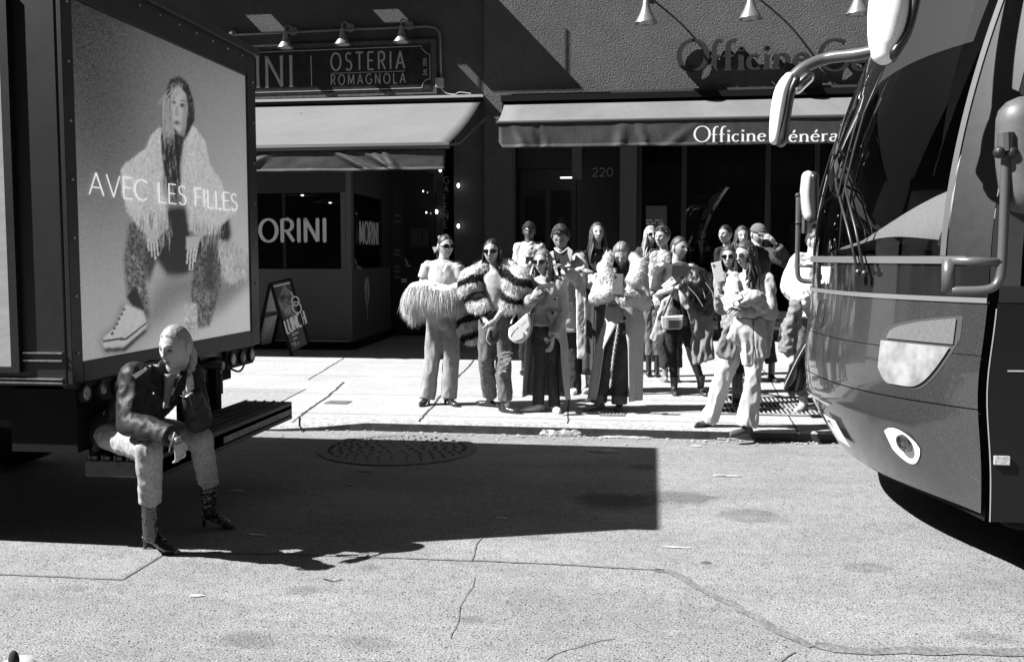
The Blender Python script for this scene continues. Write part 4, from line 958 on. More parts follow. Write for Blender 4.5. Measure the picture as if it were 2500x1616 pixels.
# wipers
M_WIP = mat('wiper_black', .02, .4)
def onbus(px, py, o=.03):      # point of the front under a direction of view
    r = ray(px, py); best = None
    for i in range(400):
        t = -1+2*i/399; y = BYC+BHW*t; s = y/r.y; z = EYE+r.z*s; x = r.x*s
        e = abs(x-BX(t, z)) if .3 < z < 3.7 else 9
        if best is None or e < best[0]-1e-4: best = (e, t, z)
    return BP(best[1], best[2], o)
def wiper(arm, blade, lab):
    A = [onbus(*p, .05) for p in arm]; wp = MB().tube(A, .008, 8).build('wiper_arm', M_WIP, bus, smooth=True)
    MB().ell(A[0], .02).build('pivot', M_WIP, wp)
    B = [onbus(*p, .025) for p in blade]
    MB().tube(B, [.003]+[.008]*(len(B)-2)+[.003], 6).build('wiper_blade', M_WIP, wp, smooth=True)
    m = MB().tube([b+V((-.03, 0, 0)) for b in B[1:-1]], .005, 6)
    for b in B[1:-1]: m.tube([b, b+V((-.035, 0, 0))], .006, 5)
    m.build('blade_frame', M_WIP, wp)
wiper([(2115, 665), (2090, 560), (2062, 460), (2054, 380)], [(2120, 200), (2080, 290), (2050, 380), (2020, 480), (1998, 590)], 'a')
wiper([(2130, 668), (2108, 560), (2085, 470), (2072, 375)], [(2163, 180), (2120, 280), (2095, 370), (2068, 480), (2058, 610)], 'b')

# interior: dash, driver's rail, seats
M_DASH = mat('dash_grey', .2, .8, var=.08, vs=60, bump=.2)
def dash(u, v):
    y = ys+.12+(yf-ys-.24)*u; hump = exp(-((u-.24)/.17)**2)
    x = BX(-1+2*u, 1.62)+.10+1.0*v; z = 1.60+.08*v+(.22*hump+.20*(1-u*.6))*sin(pi*min(1, v*.8+.04))**.6
    return V((x, y, z))
MB().grid(dash, 50, 24).build('dashboard', M_DASH, bus, smooth=True)
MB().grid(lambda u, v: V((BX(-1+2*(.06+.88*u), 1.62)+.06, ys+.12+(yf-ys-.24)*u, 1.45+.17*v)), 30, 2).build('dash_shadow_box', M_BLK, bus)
MB().ell((2.05, 5.75, 2.0), (.32, .36, .09)).build('binnacle', mat('binnacle_grey', .08, .8), bus, smooth=True)
m = MB().tube([(2.6+.0*cos(a), 0, 0) for a in (0, 1)], .01) if False else MB()
n = 24; cc = V((2.35, 5.75, 1.95))
for i in range(n):
    a0, a1 = 2*pi*i/n, 2*pi*(i+1)/n; m.bar(cc+V((.09*cos(a0), .25*sin(a0), .2*cos(a0)))+V((0, 0, 0)), cc+V((.09*cos(a1), .25*sin(a1), .2*cos(a1))), .025, .025)
m.build('steering_wheel', M_BLK, bus)
for i, (x, y) in enumerate(((3.2, 5.4), (3.9, 5.4), (3.9, 6.9), (4.8, 5.4), (4.8, 6.9))):
    MB().box((x, y, 1.5), (x+.16, y+.95, 2.55)).build('seat_back', mat('seat_grey', .09, .9), bus, bevel=.05)
a, b = BP(-.80, 1.65, -.12), BP(-.76, 3.5, -.14); MB().bar(a, b, .05, .10).build('reflection_strip', mat('cab_pale', .42, .6), bus, bevel=.01)  # two pale bars stand in for bright reflections in the windscreen
a, b = BP(-.62, 1.75, -.3), BP(-.60, 3.5, -.3); MB().bar(a, b, .03, .04).build('reflection_strip', mat('cab_pale', .42, .6), bus)
MB().grid(lambda u, v: BP(-.7+1.5*u, 2.75+.8*v, -.12), 60, 8).build('sun_blind', mat('blind_grey', .04, .9), bus, smooth=True)
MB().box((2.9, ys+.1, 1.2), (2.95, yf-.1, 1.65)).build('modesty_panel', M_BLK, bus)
MB().tube([(2.0, 6.5, 1.75), (2.0, 6.5, 2.0)], .012, 8).build('grab_pole', mat('cab_pale', .42, .6), bus)
# mirrors
def case(pts, thick, side, name, m, parent):
    mb = MB(); return mb.prism(pts, side*thick).build(name, m, parent, bevel=.02)
YM = 7.75
arm = bez([at(2150, 122, YM-.25), at(2090, 134, YM-.15), at(2020, 143, YM), at(1965, 165, YM), at(1935, 190, YM)], 8)
ar = MB().tube(arm, [(.055, .045)]*len(arm), 12, side=(0, 1, 0)).build('mirror_arm', mat('arm_dark_grey', .08, .35), bus, smooth=True)
def shell(cl, w_, d_, name, m, parent, ax=(1, 0, 0)):
    return MB().tube(bez(cl, 6), [(w_*sin(pi*(.12+.76*i/(6*(len(cl)-1))))**.4, d_*sin(pi*(.12+.76*i/(6*(len(cl)-1))))**.4) for i in range(6*(len(cl)-1)+1)], 14, side=ax, rnd=True).build(name, m, parent, smooth=True)
mc_ = shell([at(1925, 190, YM), at(1908, 225, YM), at(1898, 280, YM), at(1891, 342, YM)], .055, .13, 'mirror_case', M_MIRW, ar)
pl_ = [at(1932, 205, YM-.13), at(1922, 215, YM-.13), at(1909, 340, YM-.13), at(1920, 345, YM-.13)]
MB().tube(bez([at(1940, 200, YM), at(1925, 235, YM), at(1915, 290, YM), at(1907, 345, YM)], 6), [(.045, .12)]*19, 14, side=(1, 0, 0), rnd=True).build('mirror_back', mat('mirror_black', .02, .3), ar, smooth=True)
MB().tube([at(1945, 215, YM-.05), at(1972, 190, YM-.05)], [(.05, .06), (.05, .07)], 12, side=(1, 0, 0), rnd=True).build('small_mirror', M_CHR, ar, smooth=True)
YN = 4.85
shell([at(2175, -60, YN), at(2172, 0, YN), at(2168, 60, YN), at(2160, 125, YN)], .095, .11, 'mirror_case', M_MIRW, bus)
MB().tube(bez([at(2232, -60, YN+.02), at(2225, 0, YN+.02), at(2205, 80, YN+.02), at(2172, 138, YN+.02)], 6), [(.035, .11)]*19, 12, side=(1, 0, 0), rnd=True).build('mirror_back', mat('mirror_black', .02, .3), bus, smooth=True)
MB().tube(bez([at(2180, -60, YN+.05), at(2260, -130, YN+.15), at(2420, -160, YN+.3)], 8), .05, 12).build('mirror_arm', mat('arm_dark_grey', .08, .35), bus, smooth=True)
YK = 7.72
tb_ = MB().tube(bez([at(1949, 478, YK), at(1948, 560, YK), at(1947, 650, YK), at(1953, 682, YK), at(1985, 688, YK-.02), at(2010, 690, YK-.1)], 6), .018, 8).tube([at(1948, 648, YK), at(1990, 650, YK-.05)], .014, 8)
kf = tb_.build('kerb_mirror_frame', mat('frame_grey', .1, .35, metal=.3), bus, smooth=True)
for py in (478, 545): MB().ell(at(1948, py, YK), .022).build('clamp', M_BLK, kf)
kc = MB().tube(bez([at(1972, 432, YK), at(1968, 480, YK), at(1974, 528, YK)], 6), [(.045, .10)]*13, 14, side=(1, 0, 0), rnd=True).build('kerb_mirror', mat('case_grey', .38, .5), kf, smooth=True)
MB().tube(bez([at(1984, 434, YK-.01), at(1984, 480, YK-.01), at(1985, 532, YK-.01)], 6), [(.045, .10)]*13, 14, side=(1, 0, 0), rnd=True).build('mirror_back', mat('mirror_black', .02, .3), kf, smooth=True)
MB().lathe(at(1968, 570, YK), (0, 0, 1), [(0, .045), (.14, .045), (.15, .001)], 14).build('small_mirror', M_CHR, kf)
YS = 4.78
fr_ = MB().tube(bez([at(2457, 330, YS), at(2453, 480, YS), at(2446, 640, YS), at(2437, 688, YS), at(2410, 707, YS), at(2340, 710, YS+.03), at(2318, 708, YS+.05)], 6), .021, 10).tube([at(2445, 640, YS), at(2322, 637, YS+.04)], .021, 10)
sf = fr_.build('side_mirror_frame', mat('frame_grey', .1, .35, metal=.3), bus, smooth=True)
MB().tube([at(2316, 633, YS+.05), at(2314, 712, YS+.05)], .03, 12).build('hinge_post', mat('frame_grey', .1, .35, metal=.3), sf, smooth=True)
for q_ in ((2440, 372), (2470, 372)): MB().ell(at(*q_, YS-.02), .028).build('clamp', M_BLK, sf)
MB().tube([at(2455, 325, YS-.01), at(2456, 370, YS-.01)], .035, 10).build('clamp_sleeve', mat('frame_grey', .1, .35, metal=.3), sf)
MB().tube(bez([at(2500, 290, YS+.06), at(2498, 380, YS+.06), at(2510, 470, YS+.06)], 6), [(.12, .1)]*13, 16, side=(1, 0, 0), rnd=True).build('side_mirror', mat('case_grey2', .08, .5, var=.2, vs=20), sf, smooth=True)
# ------------------------------------------------------------------ people
def wnoise(p, s): return noise.noise(V((p.x*s, p.y*s, p.z*s)))
def voxel(mb, size, smooth=2, fold=None, seed=0, iters=1):
    """closed pieces fused to one skin"""
    me = bpy.data.meshes.new('tmp'); me.from_pydata([tuple(p) for p in mb.v], [], mb.f); me.validate()
    b = bmesh.new(); b.from_mesh(me); bmesh.ops.recalc_face_normals(b, faces=b.faces); b.to_mesh(me); b.free()
    o = bpy.data.objects.new('tmp', me); C.objects.link(o)
    m = o.modifiers.new('r', 'REMESH'); m.mode = 'VOXEL'; m.voxel_size = size
    s = o.modifiers.new('s', 'SMOOTH'); s.iterations = smooth; s.factor = .6
    dg = bpy.context.evaluated_depsgraph_get(); ev = o.evaluated_get(dg); m2 = bpy.data.meshes.new_from_object(ev)
    bpy.data.objects.remove(o); out = MB()
    vs = [v.co.copy() for v in m2.vertices]
    if fold:
        amp, sc, zs = fold
        for i, v in enumerate(m2.vertices):
            p = v.co; n = v.normal
            q = V((p.x*sc+seed*3.1, p.y*sc, p.z*sc*zs))
            d = (1-3.0*abs(noise.noise(q)))*.6+(1-3.0*abs(noise.noise(q*2.4+V((5, 1, 3)))))*.5-.35
            vs[i] = p+n*amp*1.35*d
    out.v = vs; out.f = [tuple(f.vertices) for f in m2.polygons]; bpy.data.meshes.remove(m2); bpy.data.meshes.remove(me); return out

SKIN = mat('skin', .34, .5, var=.07, vs=60, attr='tone'); SKIN_D = mat('skin_dark', .07, .45, var=.07, vs=60, attr='tone'); SKIN_M = mat('skin_mid', .2, .5, var=.07, vs=60, attr='tone')

class Fig:
    def __init__(s, name, label, J, face, Y, S=1.0, female=True, skin=SKIN, vox=.013, group=None, head=1.0):
        s.J = {}; s.S = S; s.fem = female; s.skin = skin; s.vox = vox
        for k, v in J.items():
            s.J[k] = at(v[0], v[1], v[2] if len(v) > 2 else Y)
        s.root = thing(name, label, 'person', V((s.J['N'].x, Y, 0)), group)
        J = s.J; s.sv = (J['SR']-J['SL']).normalized(); s.head = head
        f = V(face).normalized(); s.f = f
        up = V((0, 0, 1)); s.hr = f.cross(up).normalized(); s.hu = s.hr.cross(f).normalized()      # head axes
        s.bf = V((0, 0, 1)).cross(s.sv).normalized()
        if s.bf.y > 0: s.bf = -s.bf
        if 'PL' not in J:
            pass
    # --- head
    def headpt(s, d, k=1.0, feat=True):
        dx, df, dz = d; a, b, c = .075, .098, .118
        x, y, z = a*dx, b*df, c*dz
        if dz < 0:
            t = -dz; x *= 1-.34*t**1.4
            if df < 0: y *= 1-.5*t
            else: y += .006*t
        if feat:
            fr = max(0, df)
            g_ = lambda v, c0, w0: exp(-((v-c0)/w0)**2)
            nz_ = g_(dx, 0, .15)*(g_(dz, -.22, .11)*.027+g_(dz, 0, .16)*.012)*fr
            y += nz_
            y -= .011*g_(abs(dx), .36, .16)*g_(dz, .05, .11)*fr
            y += .005*g_(dz, .22, .09)*fr*g_(dx, 0, .6)
            y += .006*g_(dx, 0, .26)*g_(dz, -.50, .07)*fr-.004*g_(dz, -.66, .06)*g_(dx, 0, .3)*fr+.011*g_(dx, 0, .3)*g_(dz, -.86, .13)*fr
            x *= 1+.05*g_(dz, -.1, .15)*fr
        return s.J['H']+(s.hr*x+s.f*y+s.hu*z)*k*s.head*s.S
    def headmesh(s, mb, cols, nu=88, nv=84):
        k0 = len(mb.v); vs = []; fs = []
        for j in range(nv+1):
            el = -pi/2+pi*j/nv
            for i in range(nu):
                az = 2*pi*i/nu; d = (cos(el)*sin(az), cos(el)*cos(az), sin(el)); vs.append(s.headpt(d))
                t = 1.0
                if d[1] > .3:
                    e = exp(-(((abs(d[0])-.36)/.14)**4+((d[2]-.05)/.065)**4)); t *= 1-.88*min(1, e*1.1)
                    br = exp(-(((abs(d[0])-.38)/.2)**4+((d[2]-.24+.12*abs(abs(d[0])-.3))/.04)**2)); t *= 1-.7*br
                    mo = exp(-((d[0]/.24)**4+((d[2]+.52)/.055)**2)); t *= 1-.7*mo
                    t *= 1-.35*exp(-(((abs(d[0])-.16)/.07)**2+((d[2]+.12)/.2)**2))
                    no = exp(-(((abs(d[0])-.08)/.05)**2+((d[2]+.34)/.04)**2)); t *= 1-.75*no
                cols.append(t)
        for j in range(nv):
            for i in range(nu): fs.append((j*nu+i, j*nu+(i+1) % nu, (j+1)*nu+(i+1) % nu, (j+1)*nu+i))
        mb.add(vs, fs)
        M = Matrix((s.hr, s.f, s.hu)).transposed()
        for sg in (-1, 1):
            n0 = len(mb.v); mb.ell(s.headpt((sg*1.03, -.05, -.02), feat=False), (.010*s.S, .02*s.S, .033*s.S), M, 10, 8); cols += [1.0]*(len(mb.v)-n0)
    # --- hand
    def hand(s, mb, w, tip, palm, curl=.5, sz=1.0, thumb=1, spread=.2):
        w, tip = V(w), V(tip); d = (tip-w).normalized(); p = V(palm); p = (p-d*p.dot(d)).normalized(); a = d.cross(p).normalized(); q = sz*s.S*(.93 if s.fem else 1.02)
        mb.tube([w-d*.02*q, w+d*.01*q, w+d*.045*q, w+d*.085*q, w+d*.095*q], [(.025*q, .018*q), (.026*q, .017*q), (.038*q, .016*q), (.041*q, .013*q), (.036*q, .008*q)], 12, side=a)
        for i, (L, o) in enumerate(((.068, -.031), (.078, -.011), (.073, .010), (.056, .030))):
            b = w+d*.088*q+a*o*q; dd = (d+a*spread*(o*8)).normalized(); pts = [b-dd*.01]; ang = 0; cur = b
            for kk, fr in enumerate((.42, .32, .26)):
                ang += curl*(.5, .8, .6)[kk]*(1+.12*((i*7) % 3-1)); dv = dd*cos(ang)+p*sin(ang); nxt = cur+dv*L*fr*q*1.15
                pts += [cur.lerp(nxt, .5), nxt]; cur = nxt
            mb.tube(pts, [.0088*q]*3+[.0082*q]*2+[.0066*q]*(len(pts)-5), 8, side=a, rnd=True)
        b = w+d*.028*q-a*.026*q*thumb; d2 = (d*.72-a*.62*thumb+p*.35).normalized(); d3 = (d*.9-a*.1*thumb+p*.5).normalized()
        mb.tube([b, b+d2*.032*q, b+d2*.055*q, b+d2*.055*q+d3*.026*q], [.0135*q, .0115*q, .0098*q, .0078*q], 8, side=p, rnd=True)
    # --- body
    def body(s, hands=(), arms=True, legs=True):
        J, S = s.J, s.S; k = (1.0 if s.fem else 1.14)*S; mb = MB(); up = V((0, 0, 1))
        N, H = J['N'], J['H']; jaw = H-s.hu*.06*S
        mb.tube([N-up*.05, N, jaw-s.f*.015], [.062*k, .05*k, .052*k], 14, rnd=True)
        SLm, SRm = J['SL'], J['SR']; sh = (SLm+SRm)/2; hw = (SRm-SLm).length/2
        P = (J['PL']+J['PR'])/2; hp = max(.13*S, (J['PR']-J['PL']).length/2+.07*S)
        mb.tube([sh-up*.01, sh.lerp(P, .2), sh.lerp(P, .45), sh.lerp(P, .68), P+up*.03, P-up*.05],
                [(hw*.85, .075*k), (hw*.92, .10*k), (hw*.84, .10*k), (hw*.66, .085*k), (hp*.95, .105*k), (hp*.75, .09*k)], 18, side=s.sv, rnd=True)
        for X in 'LR':
            if arms:
                mb.tube([J['S'+X], J['S'+X].lerp(J['E'+X], .4), J['E'+X]], [.054*k, .045*k, .036*k], 12, rnd=True)
                mb.tube([J['E'+X], J['E'+X].lerp(J['W'+X], .35), J['W'+X]], [.037*k, .037*k, .023*k], 12, rnd=True)
            if legs:
                mb.tube([J['P'+X], J['P'+X].lerp(J['k'+X], .5), J['k'+X]], [.074*k, .058*k, .042*k], 14, rnd=True)
                mb.tube([J['k'+X], J['k'+X].lerp(J['a'+X], .35), J['a'+X]], [.042*k, .042*k, .030*k], 14, rnd=True)
        for X in 'LR': mb.tube([J['S'+X]-up*.015, N-up*.025], [.045*k, .05*k], 12, rnd=True)
        out = voxel(mb, s.vox, 2); cols = [1.0]*len(out.v)
        hm = MB(); s.headmesh(hm, cols); out.add(hm.v, hm.f)
        for h in hands:
            n0 = len(out.v); hm = MB(); s.hand(hm, **h); out.add(hm.v, hm.f); cols += [1.0]*len(hm.v)
        o = out.build('body', s.skin, s.root, smooth=True, attr=cols); s.bodyo = o; return s
    # --- clothing
    def garment(s, name, m, mb, fold=(.008, 9, .6), smooth=3, vox=None, seed=1):
        out = voxel(mb, vox or s.vox, smooth, fold, seed); return out.build(name, m, s.root, smooth=True)
    def torso(s, mb, add=.015, hem=.7, wide=1.0, dep=1.0):
        """shoulders down to the part `hem` of the way to the hips"""
        J, S = s.J, s.S; k = (1.0 if s.fem else 1.14)*S; up = V((0, 0, 1)); sh = (J['SL']+J['SR'])/2; hw = (J['SR']-J['SL']).length/2; P = (J['PL']+J['PR'])/2
        hp = max(.13*S, (J['PR']-J['PL']).length/2+.07*S); A = add; prof = [(0, hw*.8, .08*k), (.08, hw*.98, .09*k), (.25, hw*.98, .105*k), (.45, hw*.88, .105*k), (.68, hw*.74, .092*k), (.95, hp*.98, .11*k), (1.15, hp*.98, .115*k), (1.4, hp*1.0, .12*k), (1.7, hp*1.02, .12*k)]
        pts = []; rr = []
        for t, a, b in prof:
            if t <= hem+.001: pts.append(sh.lerp(P, t)+(up*.012 if t == 0 else V((0, 0, 0)))); rr.append(((a+A)*wide, (b+A)*dep))
        t0 = prof[len(pts)-1]
        if len(pts) < len(prof) and hem > t0[0]+.02:
            t1 = prof[len(pts)]; f_ = (hem-t0[0])/(t1[0]-t0[0]); pts.append(sh.lerp(P, hem)); rr.append(((t0[1]+(t1[1]-t0[1])*f_+A)*wide, (t0[2]+(t1[2]-t0[2])*f_+A)*dep))
        mb.tube(pts, rr, 20, side=s.sv)
        mb.tube([sh+up*.005, J['N']-up*.0], [(hw*.8+A*.5, .08*k), (.062*k+A*.6, .06*k+A*.5)], 16, side=s.sv)
        for X in 'LR': mb.ell(J['S'+X]-up*.02, .046*k+A*.8); mb.tube([J['S'+X]-up*.018, J['N']-up*.03], [.046*k+A*.7, .05*k+A*.6], 12, rnd=True)
        return mb
    def sleeves(s, mb, r=(.066, .056, .052, .042), part=1.0, which='LR'):
        J, S = s.J, s.S; k = (1.0 if s.fem else 1.1)*S
        for X in which:
            a, e, w_ = J['S'+X], J['E'+X], J['W'+X]
            if part <= .5: mb.tube([a, a.lerp(e, part*2)], [r[0]*k, r[1]*k*1.05], 12)
            else:
                mb.tube([a, a.lerp(e, .5), e], [r[0]*k, (r[0]+r[1])/2*k, r[1]*k], 12, rnd=True)
                mb.tube([e, e.lerp(w_, (part-.5)*2)], [r[1]*k, r[3]*k if part > .9 else r[2]*k], 12); mb.ell(e, r[1]*k*1.02)
        return mb
    def trousers(s, m, r=(.10, .075, .085), rise=.80, hemdrop=0, fold=(.007, 8, .55), name='trousers', hips=1.0):
        J, S = s.J, s.S; mb = MB(); up = V((0, 0, 1)); sh = (J['SL']+J['SR'])/2; P = (J['PL']+J['PR'])/2; hp = max(.13*S, (J['PR']-J['PL']).length/2+.07*S)*hips; k = 1.0 if s.fem else 1.06
        T = sh.lerp(P, rise)
        mb.tube([T, T.lerp(P, .6), P-up*.03, P-up*.09], [(hp*.88, .098*k), (hp*1.0, .118*k), (hp*1.0, .12*k), (hp*.85, .1*k)], 18, side=s.sv)
        for X in 'LR':
            a, kn, an = J['P'+X], J['k'+X], J['a'+X]-up*hemdrop
            mb.tube([a, a.lerp(kn, .5), kn], [r[0]*k*S, (r[0]*.55+r[1]*.45)*k*S, r[1]*k*S], 16, rnd=True)
            mb.ell(kn, r[1]*k*S)
            mb.tube([kn, kn.lerp(an, .6), an], [r[1]*k*S, (r[1]*.4+r[2]*.6)*k*S, r[2]*k*S], 16)
        return s.garment(name, m, mb, fold, seed=3)
    def skirt(s, name, m, rings, gap=0.0, gapdir=None, thick=.012, waves=7, amp=.012, n=64):
        """hanging cloth: rings = (centre, half width, half depth, opening as a share of the round)"""
        vs = []; gd = V(gapdir) if gapdir else s.bf; gd = V((gd.x, gd.y, 0)).normalized(); sd = V((-gd.y, gd.x, 0)); nr = len(rings); sub = 8; R2 = []
        for i in range(nr-1):
            for q in range(sub):
                t = q/sub; a, b = rings[i], rings[i+1]; R2.append((V(a[0]).lerp(V(b[0]), t), a[1]+(b[1]-a[1])*t, a[2]+(b[2]-a[2])*t, a[3]+(b[3]-a[3])*t))
        R2.append((V(rings[-1][0]),)+tuple(rings[-1][1:]))
        mb = MB()
        for i, (c, w_, d_, g_) in enumerate(R2):
            v = i/(len(R2)-1)
            for j in range(n+1):
                a = pi*g_+(2*pi-2*pi*g_)*j/n
                wv = 1+amp/w_*v*(sin(a*waves+c.x*9)+.6*sin(a*(waves*1.7)+2))+.03*noise.noise(V((a*1.5, v*3, c.x*7)))
                vs.append(c+gd*cos(a)*d_*wv+sd*sin(a)*w_*wv)
        nn = n+1; fs = [(i*nn+j, i*nn+j+1, (i+1)*nn+j+1, (i+1)*nn+j) for i in range(len(R2)-1) for j in range(n)]
        mb.add(vs, fs); return mb.build(name, m, s.root, smooth=True, thick=thick)
    def panel(s, name, m, pts, thick=.02, Y=None, fold=.012):
        """hanging cloth with the outline pts (px, py, Y), given depth and folds"""
        P = [at(*p) for p in pts]; c = sum(P, V((0, 0, 0)))/len(P); mb = MB().prism(P, V((0, thick, 0)))
        b = MB(); b.add(mb.v, mb.f); out = voxel(b, max(.009, s.vox*.8), 1, (fold, 10, .45), 5); return out.build(name, m, s.root, smooth=True)
    def shoe(s, m, X, toe, heel=0.0, sole=0, name='shoe', hi=0, w_=.042):
        """toe: where the toe points; foot rests on its own lowest point"""
        J = s.J; a = J['a'+X]; t = V(toe); d = V((t.x-a.x, t.y-a.y, 0)).normalized(); g0 = t.z; k = s.S*(1 if s.fem else 1.1); L = .15*k; side = V((-d.y, d.x, 0))
        toe_ = V((a.x, a.y, g0))+d*L; mb = MB()
        bk = V((a.x, a.y, 0))-d*.05*k
        pr = [(0.0, .026, .032+heel), (.35, .034, .034+heel*.8), (.6, .038, .030+heel*.35), (.82, w_, .026), (1.0, .034, .02), (1.1, .02, .013)]
        pts = []; rr = []
        for f_, w2, h2 in pr:
            q = bk.lerp(V((toe_.x, toe_.y, 0)), f_); q.z = g0+h2+.002; pts.append(q); rr.append((w2*k, (.026 if f_ > .5 else .03)*k))
        mb.tube(pts, rr, 12, side=side, rnd=True)
        mb.tube([V((a.x, a.y, g0+.05+heel*.8)), V((a.x, a.y, max(a.z, g0+.10)+hi))], [.036*k, .038*k if hi < .05 else .05*k], 12, rnd=hi == 0)
        out = voxel(mb, .008, 2)
        if heel: out.tube([bk+V((0, 0, g0+.035+heel)), bk+V((0, 0, g0+.001))-d*.005], [.022*k, .009*k], 10)
        if sole:
            out.tube([bk+V((0, 0, g0+.012)), bk.lerp(V((toe_.x, toe_.y, 0)), .6)+V((0, 0, g0+.012)), V((toe_.x, toe_.y, g0+.012))+d*.012], [(.032*k, .012), (.042*k, .012), (.034*k, .012)], 12, side=side, rnd=True)
        return out.build(name, m, s.root, smooth=True)
    # --- hair
    def hair(s, m, style='cap', vol=1.1, line=.55, length=.3, locks=0, seed=0, front=False, w_=.35, r=.014, wav=.012, part=0, lockside=0):
        S = s.S*s.head; mb = MB(); nu, nv = 72, 48; vs = []; fs = []; rng = random.Random(seed)
        for j in range(nv+1):
            el = -pi/2+pi*j/nv
            for i in range(nu):
                az = 2*pi*i/nu; d = (cos(el)*sin(az), cos(el)*cos(az), sin(el))
                # the face stays free: in front of the ears and under the hair line
                lim = line-.25*(1-d[1])
                fre = 1/(1+exp(-(d[1]-(.10+.62*max(0, min(1, d[2]/.55))))*14))*(1/(1+exp((d[2]-lim)*18)))
                if style in ('short', 'tied', 'curly'): fre = max(fre, 1/(1+exp((d[2]+.18)*14))*(1/(1+exp(-(d[1]+.75)*8))))
                if d[2] < -.62: fre = max(fre, .8 if style != 'long' else 0)
                k = vol+.014*noise.noise(V((d[0]*6+seed, d[1]*6, d[2]*2)))+(.035*noise.noise(V(d)*9+V((seed, 0, 0))) if style == 'curly' else .010*noise.noise(V((az*9+seed, el*1.5, 0))))
                if part and d[2] > .5: k -= .05*exp(-((d[0]-part*.2)/.07)**2)
                k = k*(1-fre)+.86*fre
                vs.append(s.headpt(d, k, feat=False))
        for j in range(nv):
            for i in range(nu): fs.append((j*nu+i, j*nu+(i+1) % nu, (j+1)*nu+(i+1) % nu, (j+1)*nu+i))
        mb.add(vs, fs)
        if style == 'curly':
            for _ in range(170):
                az = rng.uniform(0, 2*pi); el = rng.uniform(.1, pi/2); d = (cos(el)*sin(az), cos(el)*cos(az), sin(el))
                if d[1] > .3 and d[2] < line: continue
                p = s.headpt(d, vol*1.02, False); mb.ell(p, (.014*S, .014*S, .011*S), seg=7, rings=5)
        locks = int(locks*2.2); r *= .58; wav *= 1.5
        for i in range(locks):
            u = i/max(1, locks-1)*2-1+rng.uniform(-.04, .04); az = pi+u*pi*(w_+.32 if not front else .78)
            if lockside and u*lockside < -.1: continue
            el = rng.uniform(-.1, .7); d = (cos(el)*sin(az), cos(el)*cos(az), sin(el)); p0 = s.headpt(d, vol*.98, False)
            d1 = (sin(az)*1.02, cos(az)*.95, -.35); p1 = s.headpt(d1, vol*rng.uniform(.98, 1.16), False)
            L = length*rng.uniform(.7, 1.1); out = V((p1.x-s.J['H'].x, p1.y-s.J['H'].y, 0)).normalized()
            p2 = p1+V((0, 0, -L*.45))+out*.012+V((rng.uniform(-1, 1), rng.uniform(-1, 1), 0))*wav
            bulge = out*(.03 if L > .2 else 0)
            p3 = p1+V((0, 0, -L))+bulge+V((rng.uniform(-1, 1), rng.uniform(-1, 1), 0))*wav*1.6
            pts = bez([p0, p1, p2, p3], 5); n = len(pts)
            pts = [q+V((sin(t*.9+i), cos(t*.7+i*2), 0))*wav*.5*(t/n) for t, q in enumerate(pts)]
            tn = V((-out.y, out.x, 0)); q_ = rng.uniform(.8, 1.2)
            mb.tube(pts, [(r*S*1.7*q_*(1.0 if t < n*.7 else 1-.8*(t-n*.7)/(n*.3)), r*S*.75*(1.0 if t < n*.7 else 1-.8*(t-n*.7)/(n*.3))) for t in range(n)], 8, side=tn)
        return mb.build('hair', m, s.root, smooth=True)
    def shades(s, m=None, w_=.066, h=.019, big=1.0, up=0.0):
        m = m or mat('sunglass_black', .008, .08); mb = MB(); c = s.J['H']+(s.hu*(.006+up)+s.f*(.098 if up < .03 else .075))*s.head*s.S; k = s.head*s.S*big
        for sg in (-1, 1):
            q = c+s.hr*sg*.034*k; mb.tube([q-s.f*.004, q+s.f*.004], [(.030*k, h*k)]*2, 16, side=s.hr)
            mb.bar(c+s.hr*sg*.06*k, s.J['H']+(s.hr*sg*.078-s.f*.01+s.hu*(.008+up))*s.head*s.S, .004, .006)
        mb.bar(c-s.hr*.01*k+s.hu*.006, c+s.hr*.01*k+s.hu*.006, .005, .005)
        return mb.build('sunglasses', m, s.root)
    def fur(s, name, m, surf, n, L=.03, w_=.004, droop=.5, seed=0, tonefn=None, base=None, attr=False, parent=None):
        """surf: MB whose faces are sown with tufts; the skin under the tufts is part of the same mesh"""
        rng = random.Random(seed); out = MB(); out.add(surf.v, surf.f); cols = [tonefn(p) if tonefn else 1.0 for p in out.v]
        F_ = surf.f; cen = []
        for f in F_:
            a, b, c = surf.v[f[0]], surf.v[f[1]], surf.v[f[2]]; nn = (b-a).cross(c-a)
            if nn.length > 1e-10: cen.append(((a+c)/2, nn.normalized(), a, b, c))
        for _ in range(n):
            c0, nn, a, b, c = cen[rng.randrange(len(cen))]; p = a+(b-a)*rng.random()*.9+(c-a)*rng.random()*.9*.5
            d = (nn+V((rng.uniform(-.5, .5), rng.uniform(-.5, .5), rng.uniform(-.5, .5)))-V((0, 0, droop))).normalized(); l = L*rng.uniform(.5, 1.2)
            sd = d.cross(V((rng.uniform(-1, 1), rng.uniform(-1, 1), .3))).normalized()*w_
            q1 = p+d*l*.55+V((0, 0, -droop*l*.2)); q2 = p+d*l+V((0, 0, -droop*l*.6))
            k = len(out.v); out.v += [p-sd, p+sd, q1+sd*.8, q1-sd*.8, q2]; out.f += [(k, k+1, k+2, k+3), (k+3, k+2, k+4)]
            t = tonefn(p) if tonefn else 1.0; cols += [t]*5
        return out.build(name, m, parent or s.root, smooth=False, recalc=False, attr=cols)
def outward(mb):
    me = bpy.data.meshes.new('t'); me.from_pydata([tuple(p) for p in mb.v], [], mb.f); b = bmesh.new(); b.from_mesh(me); bmesh.ops.recalc_face_normals(b, faces=b.faces); b.to_mesh(me); b.free()
    out = MB(); out.v = [v.co.copy() for v in me.vertices]; out.f = [tuple(p.vertices) for p in me.polygons]; bpy.data.meshes.remove(me); return out
